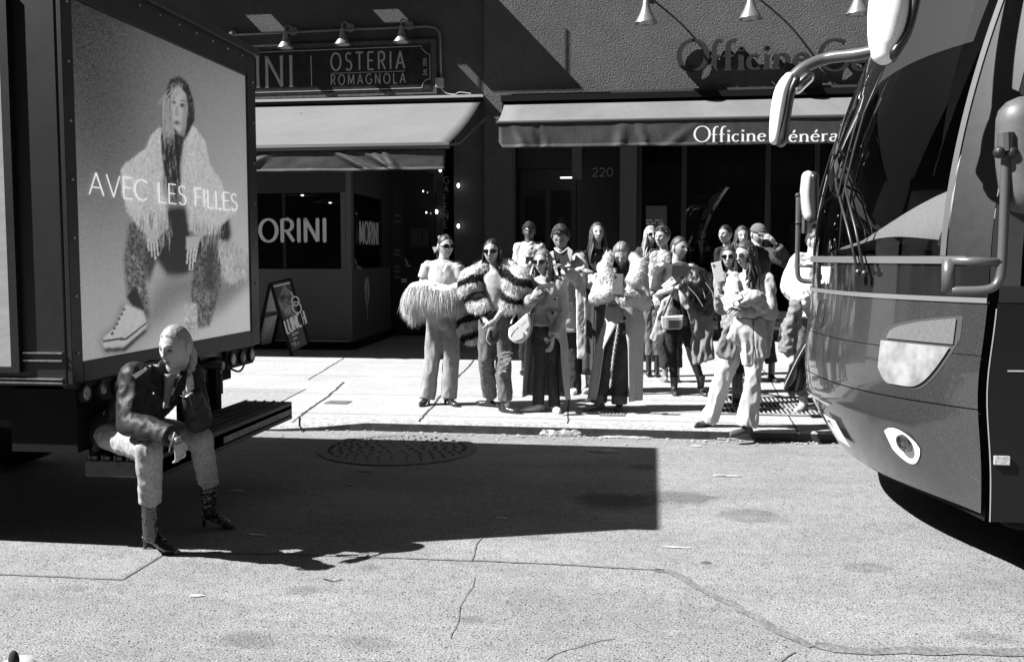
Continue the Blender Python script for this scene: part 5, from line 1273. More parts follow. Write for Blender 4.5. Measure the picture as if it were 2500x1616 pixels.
def phone(c, d, n, lab, m=None, k=1.0, grp='phones held by the people waiting'):
    """c centre, d long axis, n face normal towards the viewer (its back)"""
    c, d, n = V(c), V(d).normalized(), V(n); n = (n-d*n.dot(d)).normalized(); a = d.cross(n)
    t = thing('phone', lab, 'phone', c, grp)
    q = [c+a*x*.037*k+d*y*.074*k for x, y in ((-1, -1), (1, -1), (1, 1), (-1, 1))]
    b = MB().prism([p-n*.004 for p in q], n*.008).build('case', m or mat('phone_dark', .03, .3), t, bevel=.003)
    mb = MB()
    for x, y in ((-.65, .8), (-.65, .6), (-.42, .7)): mb.lathe(c+a*x*.037*k+d*y*.074*k+n*.004, n, [(0, .0045*k), (.003, .0045*k), (.003, .001)], 8)
    mb.build('camera_lenses', mat('lens_black', .01, .1), t)
    MB().prism([c-n*.0045+a*x*.033*k+d*y*.07*k for x, y in ((-1, -1), (1, -1), (1, 1), (-1, 1))], -n*.0008).build('screen', mat('phone_screen', .02, .05), t)
    return t
# ------------------------------------------------------------------ cloth and hair
W_TEE = mat('white_jersey', .42, .9, var=.10, vs=120, bump=.1, bs=60)
W_COT = mat('cream_cotton', .36, .9, var=.12, vs=90, bump=.12, bs=50)
W_WHT = mat('white_cloth', .52, .85, var=.08, vs=70, bump=.1)
D_LIGHT = mat('light_denim', .27, .9, var=.28, vs=60, bump=.1, bs=200, stretch=(1, 1, .4))
D_MID = mat('mid_denim', .12, .9, var=.35, vs=50, bump=.1, bs=200, stretch=(1, 1, .4))
D_DARK = mat('dark_denim', .045, .9, var=.35, vs=50, bump=.1, bs=200, stretch=(1, 1, .4))
K_CLOTH = mat('black_cloth', .018, .85, var=.3, vs=40)
K_LEATH = mat('black_leather', .018, .55, var=.3, vs=30, bump=.2, bs=30, spec=.22)
G_WOOL = mat('grey_wool', .19, .95, var=.25, vs=150, bump=.2, bs=200)
G_WOOL2 = mat('light_grey_wool', .33, .95, var=.25, vs=150, bump=.2, bs=200)
G_TAUPE = mat('taupe_suede', .31, .9, var=.22, vs=110, bump=.15, bs=150)
G_DARKW = mat('dark_knit', .045, .95, var=.25, vs=150, bump=.2, bs=200)
S_BLK = mat('shoe_black', .015, .25, coat=.4); S_WHT = mat('shoe_white', .65, .5); S_GRY = mat('shoe_grey', .2, .6, var=.3, vs=40)
H_BLK = mat('hair_black', .012, .5, var=.5, vs=60, bump=.18, bs=70, stretch=(3, 3, .3)); H_BRN = mat('hair_brown', .035, .5, var=.6, vs=60, bump=.18, bs=70, stretch=(3, 3, .3)); H_BLD = mat('hair_blonde', .15, .5, var=.6, vs=60, bump=.18, bs=70, stretch=(3, 3, .3)); H_FAIR = mat('hair_fair', .25, .5, var=.6, vs=70, bump=.18, bs=70, stretch=(3, 3, .3))
FURM = mat('fur', 1, .9, attr='tone')
grp = 'people waiting on the pavement'
def J_(**k): return k
def tubes(name, m, root, pts, r, **k): return MB().tube(pts, r, **k).build(name, m, root, smooth=True)

# ---- seated woman on the truck step
f = Fig('person', 'fair-haired person in a dark leather jacket sitting on the truck step',
        J_(H=(430, 848, 4.80), N=(420, 914, 4.90), SL=(328, 916, 4.76), SR=(462, 914, 5.02), EL=(318, 1032, 4.66), ER=(484, 1024, 4.92), WL=(424, 1066, 4.54), WR=(464, 946, 4.80),
           PL=(268, 1058, 4.98), PR=(318, 1040, 5.2), kL=(363, 1098, 4.66), kR=(490, 1072, 5.05), aL=(367, 1224, 4.82), aR=(509, 1178, 5.28)), (-.20, -.95, -.16), 5.0, vox=.009, head=.97)
J = f.J
f.body(hands=[dict(w=J['WL']+V((.02, 0, -.015)), tip=at(446, 1130, 4.56), palm=(-.8, .5, -.2), curl=.75, thumb=-1, spread=.08, sz=.86),
              dict(w=J['WR']-V((0, 0, .01)), tip=at(457, 890, 4.77), palm=(-.9, .1, 0), sz=.88, curl=1.3, thumb=1)])
mb = f.torso(MB(), .006, 1.0); f.garment('shirt', mat('grey_shirt', .22, .9, var=.15, vs=80), mb, (.004, 9, .6))
mb = f.torso(MB(), .026, 1.12, 1.0, 1.0); f.sleeves(mb, (.076, .070, .060, .052), .98)
jk = f.garment('jacket', K_LEATH, mb, (.007, 9, .7), smooth=2, vox=.009, seed=4)
# open front: shirt strip, lapels, strap, zips
P0, P1, P2, P3 = at(404, 912, 4.68), at(432, 912, 4.72), at(424, 968, 4.66), at(405, 994, 4.62)
MB().grid(lambda u, v: (P0.lerp(P1, u)).lerp(P3.lerp(P3+V((.012, 0, 0)), u), v)+V((0, -.02*sin(pi*u)-.012, 0)), 8, 10).build('shirt_front', mat('grey_shirt', .22, .9, var=.15, vs=80), f.root, smooth=True, thick=.01)
lap = lambda pts, d=.014: MB().prism([at(*p) for p in pts], V((0, d, 0)))
M_LAP = mat('lapel_leather', .014, .6, var=.3, vs=40, spec=.12)
lap([(372, 893, 4.64), (390, 898, 4.70), (404, 930, 4.66), (406, 992, 4.62), (376, 955, 4.55), (382, 945, 4.57), (366, 935, 4.55), (368, 890, 4.60)], .014).build('lapel', M_LAP, jk, bevel=.004)
lap([(440, 905, 4.76), (456, 905, 4.76), (450, 950, 4.69), (424, 975, 4.60), (410, 1000, 4.58), (432, 935, 4.67)], .014).build('lapel', M_LAP, jk, bevel=.004)
lap([(321, 916, 4.67), (356, 895, 4.67), (362, 902, 4.65), (330, 926, 4.64)], .012).build('shoulder_strap', M_LAP, jk, bevel=.004)
m = MB().ell(at(356, 900, 4.63), .006, seg=8, rings=6).ell(at(376, 961, 4.59), .006, seg=8, rings=6).ell(at(370, 933, 4.62), .005, seg=8, rings=6); m.build('snap_buttons', mat('steel', .5, .3, metal=1), jk)
m = MB().tube(bez([at(441, 966, 4.79), at(455, 968, 4.75), at(470, 958, 4.77)], 5), .0035, 6).tube([at(462, 968, 4.75), at(475, 1015, 4.73)], .002, 5).tube([at(415, 1090, 4.40), at(413, 1103, 4.40)], .003, 5); m.build('zips', mat('steel', .5, .3, metal=1), jk)
MB().tube(bez([at(427, 1056, 4.36), at(421, 1075, 4.34), at(417, 1087, 4.38)], 5), .006, 6).build('cuff_seam', mat('seam_grey', .12, .5), jk)
f.trousers(D_LIGHT, (.090, .066, .056), .72, 0, (.006, 10, .6), hips=.92)
m = MB()
for X, r in (('L', .058), ('R', .058)): m.tube([J['a'+X]+V((0, 0, .012)), J['a'+X]-V((0, 0, .004))], r, 20)
m.build('trouser_hem', mat('denim_hem', .34, .9, var=.5, vs=120), f.root)
def boot(top, ank, heel, toe):
    mb = MB(); d = (V((toe.x, toe.y, 0))-V((heel.x, heel.y, 0))).normalized(); sd = V((-d.y, d.x, 0)); L = (V((toe.x, toe.y, 0))-V((heel.x, heel.y, 0))).length
    mb.tube([top, top.lerp(ank, .6), ank], [.048, .044, .040], 16, rnd=True)
    b = V((heel.x, heel.y, 0))
    mb.tube([ank, b+d*.03+V((0, 0, .085)), b+d*L*.5+V((0, 0, .05)), b+d*L*.72+V((0, 0, .028)), b+d*L*.9+V((0, 0, .018)), b+d*L+V((0, 0, .012))], [(.038, .04), (.034, .034), (.034, .03), (.037, .024), (.026, .016), (.008, .008)], 14, side=sd, rnd=True)
    out = voxel(mb, .006, 2, (.004, 26, 1.6), 2)
    out.tube([b+V((0, 0, .075)), b-d*.004+V((0, 0, .03)), b-d*.006+V((0, 0, .001))], [(.022, .02), (.009, .011), (.008, .01)], 10, side=sd)
    out.build('boot', mat('boot_patent', .018, .14, coat=.8, bump=.25, bs=14, stretch=(1, 1, 5)), f.root, smooth=True)
zl = .0
boot(at(367, 1222, 4.82), at(368, 1306, 4.86), onz(356, 1340), onz(431, 1354)); boot(at(510, 1176, 5.28), at(512, 1243, 5.32), onz(500, 1286), onz(575, 1292))
f.hair(H_FAIR, 'tied', 1.06, .66, part=.6, seed=2)
MB().tube(bez([J['H']-f.f*.085-f.hu*.02, J['H']-f.f*.11-f.hu*.07, J['H']-f.f*.085-f.hu*.16], 5), [.03]*4+[.03]*4+[.022]*2+[.008], 10).build('hair_tail', H_FAIR, f.root, smooth=True)
m = MB().tube(bez([J['WL']+V((-.0, -.03, -.02)), J['WL']+V((.03, -.03, -.03)), J['WL']+V((.045, -.01, -.02))], 5), .004, 6); m.build('bracelet', K_CLOTH, f.root)
e = f.headpt((1.05, -.02, -.3), feat=False); MB().ell(e+V((0, -.01, -.02)), (.012, .008, .02)).build('earring', mat('gold', .6, .2, metal=1), f.root)

# ---- ribboned woman with the shaggy fur
def stand(name, label, J, face, Y, **k): return Fig(name, label, J, face, Y, group=grp, **k)
f = stand('person', 'person with hair ribbon, sunglasses, white T-shirt and shaggy white fur round the elbows',
          J_(H=(1087, 602), N=(1083, 636), SL=(1045, 648), SR=(1117, 649), EL=(1029, 698), ER=(1127, 700), WL=(1070, 722, 9.6), WR=(1095, 730, 9.6), PL=(1064, 778), PR=(1098, 778), kL=(1056, 870), kR=(1102, 870), aL=(1042, 968), aR=(1094, 968)), (.62, -.78, -.04), 9.8)
J = f.J; f.body(hands=[dict(w=J['WR'], tip=at(1078, 738, 9.55), palm=(0, 1, 0), curl=.8)])
mb = f.torso(MB(), .008, .98); f.sleeves(mb, (.07, .066, .05, .04), .32); f.garment('t_shirt', W_TEE, mb, (.003, 10, .5))
f.trousers(mat('corduroy_light', .25, .9, var=.2, vs=60, bump=.15, bs=150), (.095, .082, .085), .78, .02, (.009, 7, .4))
f.shoe(S_BLK, 'L', onz(1028, 993, SWZ), .03); f.shoe(S_BLK, 'R', onz(1100, 990, SWZ), .03)
s_ = MB().tube(bez([at(1008, 735, 9.6), at(1012, 712, 9.5), at(1040, 705, 9.45), at(1075, 715, 9.45), at(1105, 716, 9.5), at(1128, 705, 9.65)], 5), [.05]+[.085]*24+[.06], 14, rnd=True)
s_.tube([at(1010, 722, 9.55), at(1014, 748, 9.55)], [.09, .05], 12, rnd=True).tube([at(1050, 722, 9.5), at(1055, 745, 9.55)], [.10, .05], 12, rnd=True)
f.fur('fur_jacket', FURM, voxel(s_, .012, 3, (.006, 9, 1), 3), 17000, .085, .0015, 1.7, 3, tonefn=lambda p: .66)
f.hair(H_BLK, 'tied', 1.06, .68, part=.5, seed=3); MB().tube(bez([J['H']-f.f*.09, J['H']-f.f*.125-V((0, 0, .06)), J['H']-f.f*.11-V((0, 0, .17))], 5), [.03]*6+[.034]*4+[.01], 10).build('ponytail', H_BLK, f.root, smooth=True)
f.shades(big=1.1); c = J['H']-f.f*.115+V((0, -.03, 0))
MB().prism([c+V((0, 0, .0)), c+V((-.02, 0, .10)), c+V((.005, 0, .11))], (0, .01, 0)).prism([c, c+V((-.075, -.01, -.01)), c+V((-.05, -.01, -.07))], (0, .01, 0)).build('ribbon', W_WHT, f.root)
MB().tube(bez([at(1066, 642, 9.66), at(1080, 664, 9.62), at(1092, 642, 9.66)], 6), .0025, 5).tube([at(1080, 664, 9.62), at(1081, 671, 9.62)], .005, 6).build('necklace', mat('steel', .5, .3, metal=1), f.root)

# ---- striped fur woman
f = stand('person', 'person with long straight black hair and sunglasses in a black and white striped fur',
          J_(H=(1201.5, 615), N=(1206, 661), SL=(1172, 672), SR=(1240, 670), EL=(1160, 735), ER=(1240, 738), WL=(1187, 786, 9.15), WR=(1208, 783, 9.15), PL=(1190, 786), PR=(1226, 786), kL=(1186, 874), kR=(1229, 880), aL=(1196, 966, 9.75), aR=(1233, 978)), (-.08, -1, -.02), 9.4, head=1.04)
J = f.J; f.body(hands=[dict(w=J['WL'], tip=at(1208, 812, 9.1), palm=(.3, .8, 0), curl=.9), dict(w=J['WR'], tip=at(1186, 808, 9.05), palm=(-.3, .9, 0), curl=.9, thumb=-1)])
mb = f.torso(MB(), .006, .92); f.garment('t_shirt', W_COT, mb, (.003, 10, .5))
f.trousers(D_MID, (.095, .078, .072), .72, .0, (.009, 7, .5)); f.shoe(S_BLK, 'L', onz(1172, 990, SWZ)); f.shoe(S_BLK, 'R', onz(1262, 1010, SWZ), 0)
tubes('sock', S_WHT, f.root, [J['aR']+V((0, 0, .01)), J['aR']-V((-.01, 0, .07))], .036)
# torn knee
m = MB(); rng = random.Random(2)
for i in range(26):
    a = at(1212+rng.uniform(0, 20), 858+i*2.0, 9.31); m.bar(a, a+V((rng.uniform(.02, .09), -.004, rng.uniform(-.02, .02))), .004, rng.uniform(.004, .016))
m.build('ripped_denim', D_LIGHT, f.root)
def puff(pts, r): return MB().tube(bez([at(*p) for p in pts], 5), r, 16, rnd=True)
s_ = puff([(1190, 652, 9.45), (1158, 672, 9.4), (1150, 705, 9.35), (1165, 740, 9.3)], [.07]+[.10]*5+[.125]*6+[.09]*4)
s2 = puff([(1226, 650, 9.45), (1252, 672, 9.4), (1262, 702, 9.3), (1246, 740, 9.25)], [.08]+[.11]*5+[.14]*6+[.10]*4); s_.add(s2.v, s2.f)
s3 = puff([(1150, 720, 9.6), (1144, 760, 9.65), (1142, 800, 9.65), (1150, 815, 9.65)], [.07]*6+[.10]*10); s_.add(s3.v, s3.f)
s4 = puff([(1170, 735, 9.25), (1177, 750, 9.22)], [.075]*2); s_.add(s4.v, s4.f)
def stripes(p):
    q = (p.z*1.0+.35*abs(p.x+1.47)+.04*noise.noise(p*3.0)+.02*noise.noise(p*9)); return .018 if (q*5.6) % 1 < .40 else .62
def sub(mb, k=1):
    me = bpy.data.meshes.new('t'); me.from_pydata([tuple(p) for p in mb.v], [], mb.f); b = bmesh.new(); b.from_mesh(me); bmesh.ops.recalc_face_normals(b, faces=b.faces)
    bmesh.ops.subdivide_edges(b, edges=b.edges, cuts=k, use_grid_fill=True); b.to_mesh(me); b.free(); out = MB(); out.v = [v.co.copy() for v in me.vertices]; out.f = [tuple(p.vertices) for p in me.polygons]; bpy.data.meshes.remove(me); return out
f.fur('fur_coat', FURM, voxel(s_, .012, 3, (.006, 9, 1), 3), 26000, .028, .0014, .9, 4, tonefn=stripes)
f.hair(H_BLK, 'long', 1.07, .7, .26, 46, seed=5, part=.3, w_=.30, wav=.004); f.shades()
t = thing('clutch_bag', 'small dark clutch bag in the hands of the striped fur wearer', 'bag', at(1203, 825, 9.1)); MB().ell(at(1203, 818, 9.08), (.07, .03, .085)).build('pouch', mat('bag_dark', .03, .5, var=.8, vs=40, bump=.4), t, smooth=True)
MB().tube(bez([at(1195, 803, 9.05), at(1188, 828, 9.03), at(1198, 842, 9.03)], 5), .006, 6).build('wrist_strap', mat('strap_pale', .35, .6), t)

# ---- long grey coat, wavy hair, phone
f = stand('person', 'person with wavy fair hair, sunglasses, long grey coat and white bag at the hip',
          J_(H=(1326, 640), N=(1333, 680), SL=(1292, 694), SR=(1365, 692), EL=(1278, 752, 9.45), ER=(1372, 760), WL=(1300, 728, 9.15), WR=(1350, 824, 9.35), PL=(1318, 800), PR=(1352, 800), kL=(1318, 885), kR=(1349, 888), aL=(1314, 980), aR=(1354, 985)), (-.35, -.93, -.06), 9.55, head=1.03)
J = f.J; f.body(hands=[dict(w=J['WL'], tip=at(1320, 703, 9.1), palm=(.5, .6, .3), curl=.8), dict(w=J['WR'], tip=at(1346, 848, 9.3), palm=(-.8, .3, 0), curl=.5)])
f.garment('top', W_COT, f.torso(MB(), .004, .9)); f.trousers(D_DARK, (.084, .054, .060), .8, .03, (.004, 8, .4))
f.shoe(S_WHT, 'L', onz(1312, 1003, SWZ), 0, 1); f.shoe(S_WHT, 'R', onz(1360, 1008, SWZ), 0, 1)
mb = f.torso(MB(), .026, .95); f.sleeves(mb, (.078, .072, .066, .058), .97); f.garment('coat_body', G_TAUPE, mb, (.010, 7, .6), seed=7)
P = (J['PL']+J['PR'])/2; c0 = (J['SL']+J['SR'])/2*.4+P*.6
co = f.skirt('coat_skirt', G_TAUPE, [(c0, .165, .13, .10), (P, .18, .15, .20), ((P.x+.0, P.y, .75), .20, .16, .36), ((P.x-.02, P.y, .22), .235, .18, .44)], gapdir=(-.30, -1, 0), amp=.02)
m = MB()
for q in ((1354, 730), (1349, 764)): m.ell(at(*q, 9.36), (.014, .008, .014), seg=10, rings=6)
m.build('coat_buttons', K_CLOTH, co)
f.hair(H_BLD, 'long', 1.09, .7, .30, 60, seed=6, part=-.5, w_=.34, wav=.022, r=.013); f.shades()
phone(at(1331, 699, 9.08), (.9, 0, .15), (0, -.5, .9), 'dark phone in the raised hand of the grey-coated wearer of sunglasses', grp='phones held by the people waiting')
t = thing('handbag', 'rounded white leather saddle bag hanging at the hip of the long grey coat', 'bag', at(1268, 838, 9.2)); c = at(1267, 804, 9.2)
prof = [(-27, 12), (-26, -4), (-10, -15), (8, -32), (20, -42), (26, -30), (28, -8), (22, 16), (8, 32), (-12, 32), (-24, 22)]
b = MB().prism([at(1267+a, 806+b_, 9.15) for a, b_ in prof], V((0, .08, 0))); voxel(b, .010, 5).build('bag_body', mat('bag_white', .68, .35, coat=.3), t, smooth=True)
MB().tube(bez([at(1247, 822, 9.13), at(1258, 806, 9.12), at(1266, 800, 9.13)], 5), .006, 6).tube(bez([at(1272, 795, 9.13), at(1284, 784, 9.13)], 5), .006, 6).build('zip', mat('zip_dark', .08, .4), t)
MB().tube(bez([at(1247, 790, 9.2), at(1270, 730, 9.3), at(1292, 690, 9.45)], 6), .008, 6).tube(bez([at(1292, 766, 9.2), at(1300, 720, 9.4), at(1294, 692, 9.5)], 6), .008, 6).build('strap', mat('bag_white', .68, .35, coat=.3), t, smooth=True)

# ---- curly-haired man in a cream jacket
f = stand('person', 'curly-haired person in an open cream jacket looking down at a dark phone',
          J_(H=(1369, 581), N=(1370, 617), SL=(1326, 634), SR=(1413, 634), EL=(1300, 700), ER=(1418, 688, 10.7), WL=(1330, 690, 10.6), WR=(1378, 655, 10.5), PL=(1360, 775), PR=(1398, 775), kL=(1366, 866), kR=(1400, 866), aL=(1368, 945), aR=(1402, 945)), (-.06, -.9, -.38), 10.9, S=1.04, female=False, skin=SKIN_M, head=1.08)
J = f.J; f.body(hands=[dict(w=J['WR'], tip=at(1360, 644, 10.4), palm=(0, .3, -.9), curl=.7, thumb=-1)])
f.garment('t_shirt', K_CLOTH, f.torso(MB(), .004, 1.0)); f.trousers(mat('trousers_navy', .03, .9, var=.3, vs=50), (.095, .075, .075), .8, .05)
mb = f.torso(MB(), .03, 1.25, 1.02); f.sleeves(mb, (.085, .078, .066, .056), .97); jk = f.garment('jacket', W_COT, mb, (.012, 6, .7), seed=9)
MB().prism([at(*p) for p in ((1350, 612, 10.75), (1384, 612, 10.75), (1392, 640, 10.63), (1384, 700, 10.6), (1370, 700, 10.6), (1356, 640, 10.63))], (0, .02, 0)).build('shirt_front', K_CLOTH, f.root, bevel=.004)
MB().tube(bez([at(1354, 606, 10.78), at(1369, 618, 10.7), at(1386, 606, 10.78)], 5), .007, 8).build('collar', W_WHT, f.root, smooth=True)
MB().prism([at(*p) for p in ((1386, 602, 10.78), (1398, 612, 10.72), (1392, 648, 10.62), (1384, 655, 10.6))], (0, .02, 0)).build('lapel', mat('lapel_grey', .2, .9, var=.2, vs=80), jk)
for X in 'LR': f.shoe(S_WHT, X, J['a'+X]*1+V((.0, -.25, SWZ-J['a'+X].z)))
f.hair(mat('hair_curly', .03, .5, var=.5, vs=60), 'curly', 1.12, .62, seed=4)
phone(at(1392, 652, 10.42), (.5, 0, .1), (0, .2, 1), 'dark phone held flat by the curly-haired person in cream')

# ---- tall woman, very long dark hair
f = stand('person', 'person with very long dark hair, chin raised, long white coat over one arm',
          J_(H=(1458, 570), N=(1459, 610), SL=(1430, 622), SR=(1486, 622), EL=(1412, 680), ER=(1484, 680), WL=(1424, 664, 10.7), WR=(1440, 690, 10.6), PL=(1440, 765), PR=(1470, 765), kL=(1436, 860), kR=(1462, 860), aL=(1438, 925), aR=(1462, 925)), (.25, -.95, .10), 10.95)
J = f.J; f.body(hands=[dict(w=at(1446, 666, 10.5), tip=at(1418, 658, 10.45), palm=(0, .5, -.7), curl=.5)])
mb = f.torso(MB(), .01, 1.2); f.garment('dark_top', mat('leather_top', .02, .35, bump=.2, bs=30), mb, (.012, 9, .8))
f.skirt('long_skirt', mat('skirt_dark', .05, .9, var=.3, vs=60), [(at(1456, 690, 10.95), .14, .12, 0), (at(1454, 765, 10.95), .17, .14, 0), (at(1450, 912, 10.95), .16, .14, 0)], amp=.015)
mb = MB(); f.sleeves(mb, (.07, .075, .08, .085), .98, 'R'); f.garment('white_sleeve', W_WHT, mb, (.01, 8, .7))
f.panel('white_coat', W_WHT, [(1404, 655, 10.6), (1428, 650, 10.6), (1431, 760, 10.6), (1430, 876, 10.65), (1409, 876, 10.65), (1407, 760, 10.6)], .07, fold=.005)
for X, tx in (('L', (1428, 962)), ('R', (1456, 958))): f.shoe(mat('boot_pale', .35, .5, var=.6, vs=30), X, onz(*tx, SWZ), .03, 1, hi=.1)
f.hair(H_BRN, 'long', 1.07, .72, .40, 70, seed=8, part=.2, w_=.36, wav=.014)

# ---- shearling coat
f = stand('person', 'person looking down at a phone in long coat with white shearling collar and cuffs',
          J_(H=(1518, 622), N=(1521, 662), SL=(1484, 668), SR=(1560, 672), EL=(1456, 728, 9.6), ER=(1572, 738, 9.6), WL=(1492, 716, 9.3), WR=(1530, 724, 9.3), PL=(1506, 790), PR=(1542, 790), kL=(1480, 885), kR=(1515, 885), aL=(1462, 975), aR=(1512, 978)), (-.05, -.86, -.45), 9.72, head=1.06)
J = f.J; f.body(hands=[dict(w=J['WL'], tip=at(1506, 693, 9.2), palm=(.7, .2, -.3), curl=.7, thumb=-1), dict(w=J['WR'], tip=at(1512, 702, 9.2), palm=(-.7, .3, -.1), curl=.7)])
f.garment('jumper', K_CLOTH, f.torso(MB(), .006, .9)); MB().tube([at(1519, 650, 9.62), at(1520, 664, 9.64)], [.05, .06], 14, rnd=True).build('roll_neck', K_CLOTH, f.root, smooth=True)
f.trousers(D_DARK, (.09, .075, .075), .8, .02)
m = MB()
for X in 'LR': m.tube([J['a'+X]+V((0, 0, .05)), J['a'+X]-V((0, 0, .03))], .079, 18)
m.build('trouser_turn_up', D_MID, f.root); f.shoe(S_GRY, 'L', onz(1438, 1002, SWZ)); f.shoe(mat('shoe_dark', .05, .5), 'R', onz(1511, 1002, SWZ))
mb = f.torso(MB(), .034, .95); f.sleeves(mb, (.085, .08, .078, .07), .86); cb = f.garment('coat_body', G_WOOL2, mb, (.010, 7, .6), seed=11)
P = (J['PL']+J['PR'])/2; c0 = J['N']*.35+P*.65
c1 = V((P.x-.05, P.y, .72)); c2 = V((P.x-.09, P.y, .20))
sk = f.skirt('coat_skirt', G_WOOL2, [(c0, .17, .14, .03), (P, .195, .165, .07), (c1, .225, .185, .17), (c2, .25, .20, .24)], gapdir=(-.16, -1, 0), amp=.018)
m = MB()
for q in ((1525, 777, 9.44), (1525, 813, 9.4)): m.ell(at(*q), (.016, .01, .016), seg=10, rings=6)
m.build('coat_buttons', K_CLOTH, sk)
m = MB().tube(bez([at(1510, 745, 9.5), at(1508, 800, 9.43), at(1497, 870, 9.42), at(1490, 945, 9.4)], 6), [(.009, .008)]*19, 8)
f.fur('coat_edge', FURM, outward(m), 1500, .012, .0012, .2, 5, tonefn=lambda p: .4, parent=sk)
s_ = puff([(1486, 628, 9.62), (1476, 660, 9.42), (1490, 695, 9.36), (1503, 712, 9.36)], [.05]*4+[.075]*8+[.04]*4)
s2 = puff([(1545, 628, 9.66), (1560, 655, 9.48), (1548, 690, 9.36), (1535, 712, 9.36)], [.05]*4+[.085]*8+[.045]*4); s_.add(s2.v, s2.f)
s3 = puff([(1462, 722, 9.4), (1486, 716, 9.3)], [.075]*2); s_.add(s3.v, s3.f); s3 = puff([(1530, 728, 9.3), (1556, 726, 9.4)], [.085]*2); s_.add(s3.v, s3.f)
f.fur('shearling', FURM, voxel(s_, .012, 4, (.006, 12, 1), 3), 12000, .011, .0014, .2, 6, tonefn=lambda p: .45)
f.hair(H_BLD, 'long', 1.10, .66, .20, 44, seed=9, part=.3, w_=.34, wav=.018)
phone(at(1508, 694, 9.17), (.05, 0, 1), (0, -1, .15), 'grey phone held upright in front of the shearling collar', mat('phone_grey', .16, .4, var=.3, vs=40), 1.3)

# ---- person with folded arms in the doorway
f = stand('person', 'dark-skinned person with folded arms in a pale shirt, in the shade of door 220',
          J_(H=(1292, 566), N=(1292, 592), SL=(1266, 606), SR=(1318, 606), EL=(1264, 650), ER=(1322, 650), WL=(1300, 648, 12.4), WR=(1285, 640, 12.4), PL=(1280, 720), PR=(1304, 720), kL=(1280, 800), kR=(1304, 800), aL=(1280, 872), aR=(1304, 872)), (0, -1, 0), 12.6, skin=SKIN_D, female=False, head=.95)
J = f.J; f.body(hands=[dict(w=J['WL'], tip=at(1312, 643, 12.3), palm=(0, 1, 0), curl=.5)])
mb = f.torso(MB(), .02, 1.2); f.sleeves(mb, (.07, .068, .06, .05), .95); f.garment('shirt', mat('patterned_shirt', .42, .9, var=.45, vs=60), mb, (.01, 8, .7)); f.trousers(K_CLOTH, (.09, .07, .07), .9, .03)
MB().box(at(1283, 638, 12.33), at(1303, 627, 12.36)).build('shirt_pocket', K_CLOTH, f.root)
for X in 'LR': f.shoe(S_BLK, X, J['a'+X]*1+V((0, -.25, SWZ-J['a'+X].z)))
f.hair(H_BLK, 'curly', 1.1, .4, seed=14, vol=1.12) if False else f.hair(H_BLK, 'curly', 1.12, .45, seed=14)

# ---- two women behind, dark curls and blonde
f = stand('person', 'person with long blonde hair and dark sunglasses, standing behind between two others',
          J_(H=(1588, 575), N=(1586, 605), SL=(1563, 616), SR=(1608, 616), EL=(1556, 655), ER=(1612, 658), WL=(1572, 632, 12.1), WR=(1590, 670, 12.1), PL=(1580, 725), PR=(1602, 725), kL=(1582, 800), kR=(1600, 800), aL=(1584, 868), aR=(1604, 868)), (.35, -.93, .05), 12.5)
J = f.J; f.body(hands=[dict(w=J['WL'], tip=at(1586, 628, 12.0), palm=(0, .4, .8), curl=.7)])
mb = f.torso(MB(), .02, 1.0); f.sleeves(mb, (.066, .062, .058, .05), .95); f.garment('jacket', G_DARKW, mb, (.01, 8, .7)); f.trousers(D_MID, (.085, .062, .05), .85, .0)
f.shoe(S_BLK, 'L', onz(1600, 900, SWZ)); f.shoe(S_BLK, 'R', onz(1617, 900, SWZ)); f.hair(H_FAIR, 'long', 1.08, .72, .30, 44, seed=10, part=.1, w_=.34, front=False); f.shades()
f = stand('person', 'smiling person with pinned-up dark curls and a pale sleeve, just behind the dark-jumper wearer',
          J_(H=(1617, 580), N=(1622, 612), SL=(1600, 626), SR=(1646, 626), EL=(1594, 680), ER=(1652, 680), WL=(1599, 725, 11.8), WR=(1640, 730), PL=(1616, 735), PR=(1642, 735), kL=(1618, 815), kR=(1650, 815), aL=(1624, 893), aR=(1652, 893)), (-.5, -.85, .0), 12.0, head=1.05)
J = f.J; f.body(hands=[dict(w=J['WL'], tip=at(1606, 746, 11.7), palm=(0, 1, 0), curl=.6)])
mb = f.torso(MB(), .02, 1.1); f.sleeves(mb, (.07, .066, .06, .052), .95); f.garment('blouse', mat('patterned_blouse', .3, .9, var=.7, vs=40), mb, (.01, 8, .7)); f.trousers(mat('trousers_navy', .03, .9, var=.3, vs=50), (.09, .07, .07), .9, .02)
f.shoe(S_GRY, 'L', onz(1606, 922, SWZ), 0, 1); f.shoe(S_GRY, 'R', onz(1655, 922, SWZ), 0, 1); f.hair(H_BRN, 'curly', 1.12, .62, seed=12)

# ---- dark jumper, coats over the arm, striped bag
f = stand('person', 'smiling person in a dark short-sleeved jumper and black tights carrying coats over one arm',
          J_(H=(1657, 605), N=(1652, 640), SL=(1618, 652), SR=(1688, 652), EL=(1604, 718), ER=(1702, 712), WL=(1652, 702, 10.5), WR=(1672, 690, 10.5), PL=(1638, 775), PR=(1672, 775), kL=(1640, 860), kR=(1690, 865), aL=(1646, 930), aR=(1711, 930)), (.72, -.68, -.05), 10.95, head=1.02)
J = f.J; f.body(hands=[dict(w=J['WL'], tip=at(1674, 686, 10.4), palm=(.4, .2, -.8), curl=.6)])
mb = f.torso(MB(), .018, 1.0); f.sleeves(mb, (.078, .078, .06, .05), .46); f.garment('jumper', G_DARKW, mb, (.009, 7, .6)); 
f.skirt('shorts_skirt', K_CLOTH, [(at(1656, 735, 10.95), .15, .13, 0), (at(1656, 800, 10.95), .18, .15, 0)], amp=.01); f.trousers(K_CLOTH, (.088, .058, .042), .85, .0, (.003, 9, .6), 'tights')
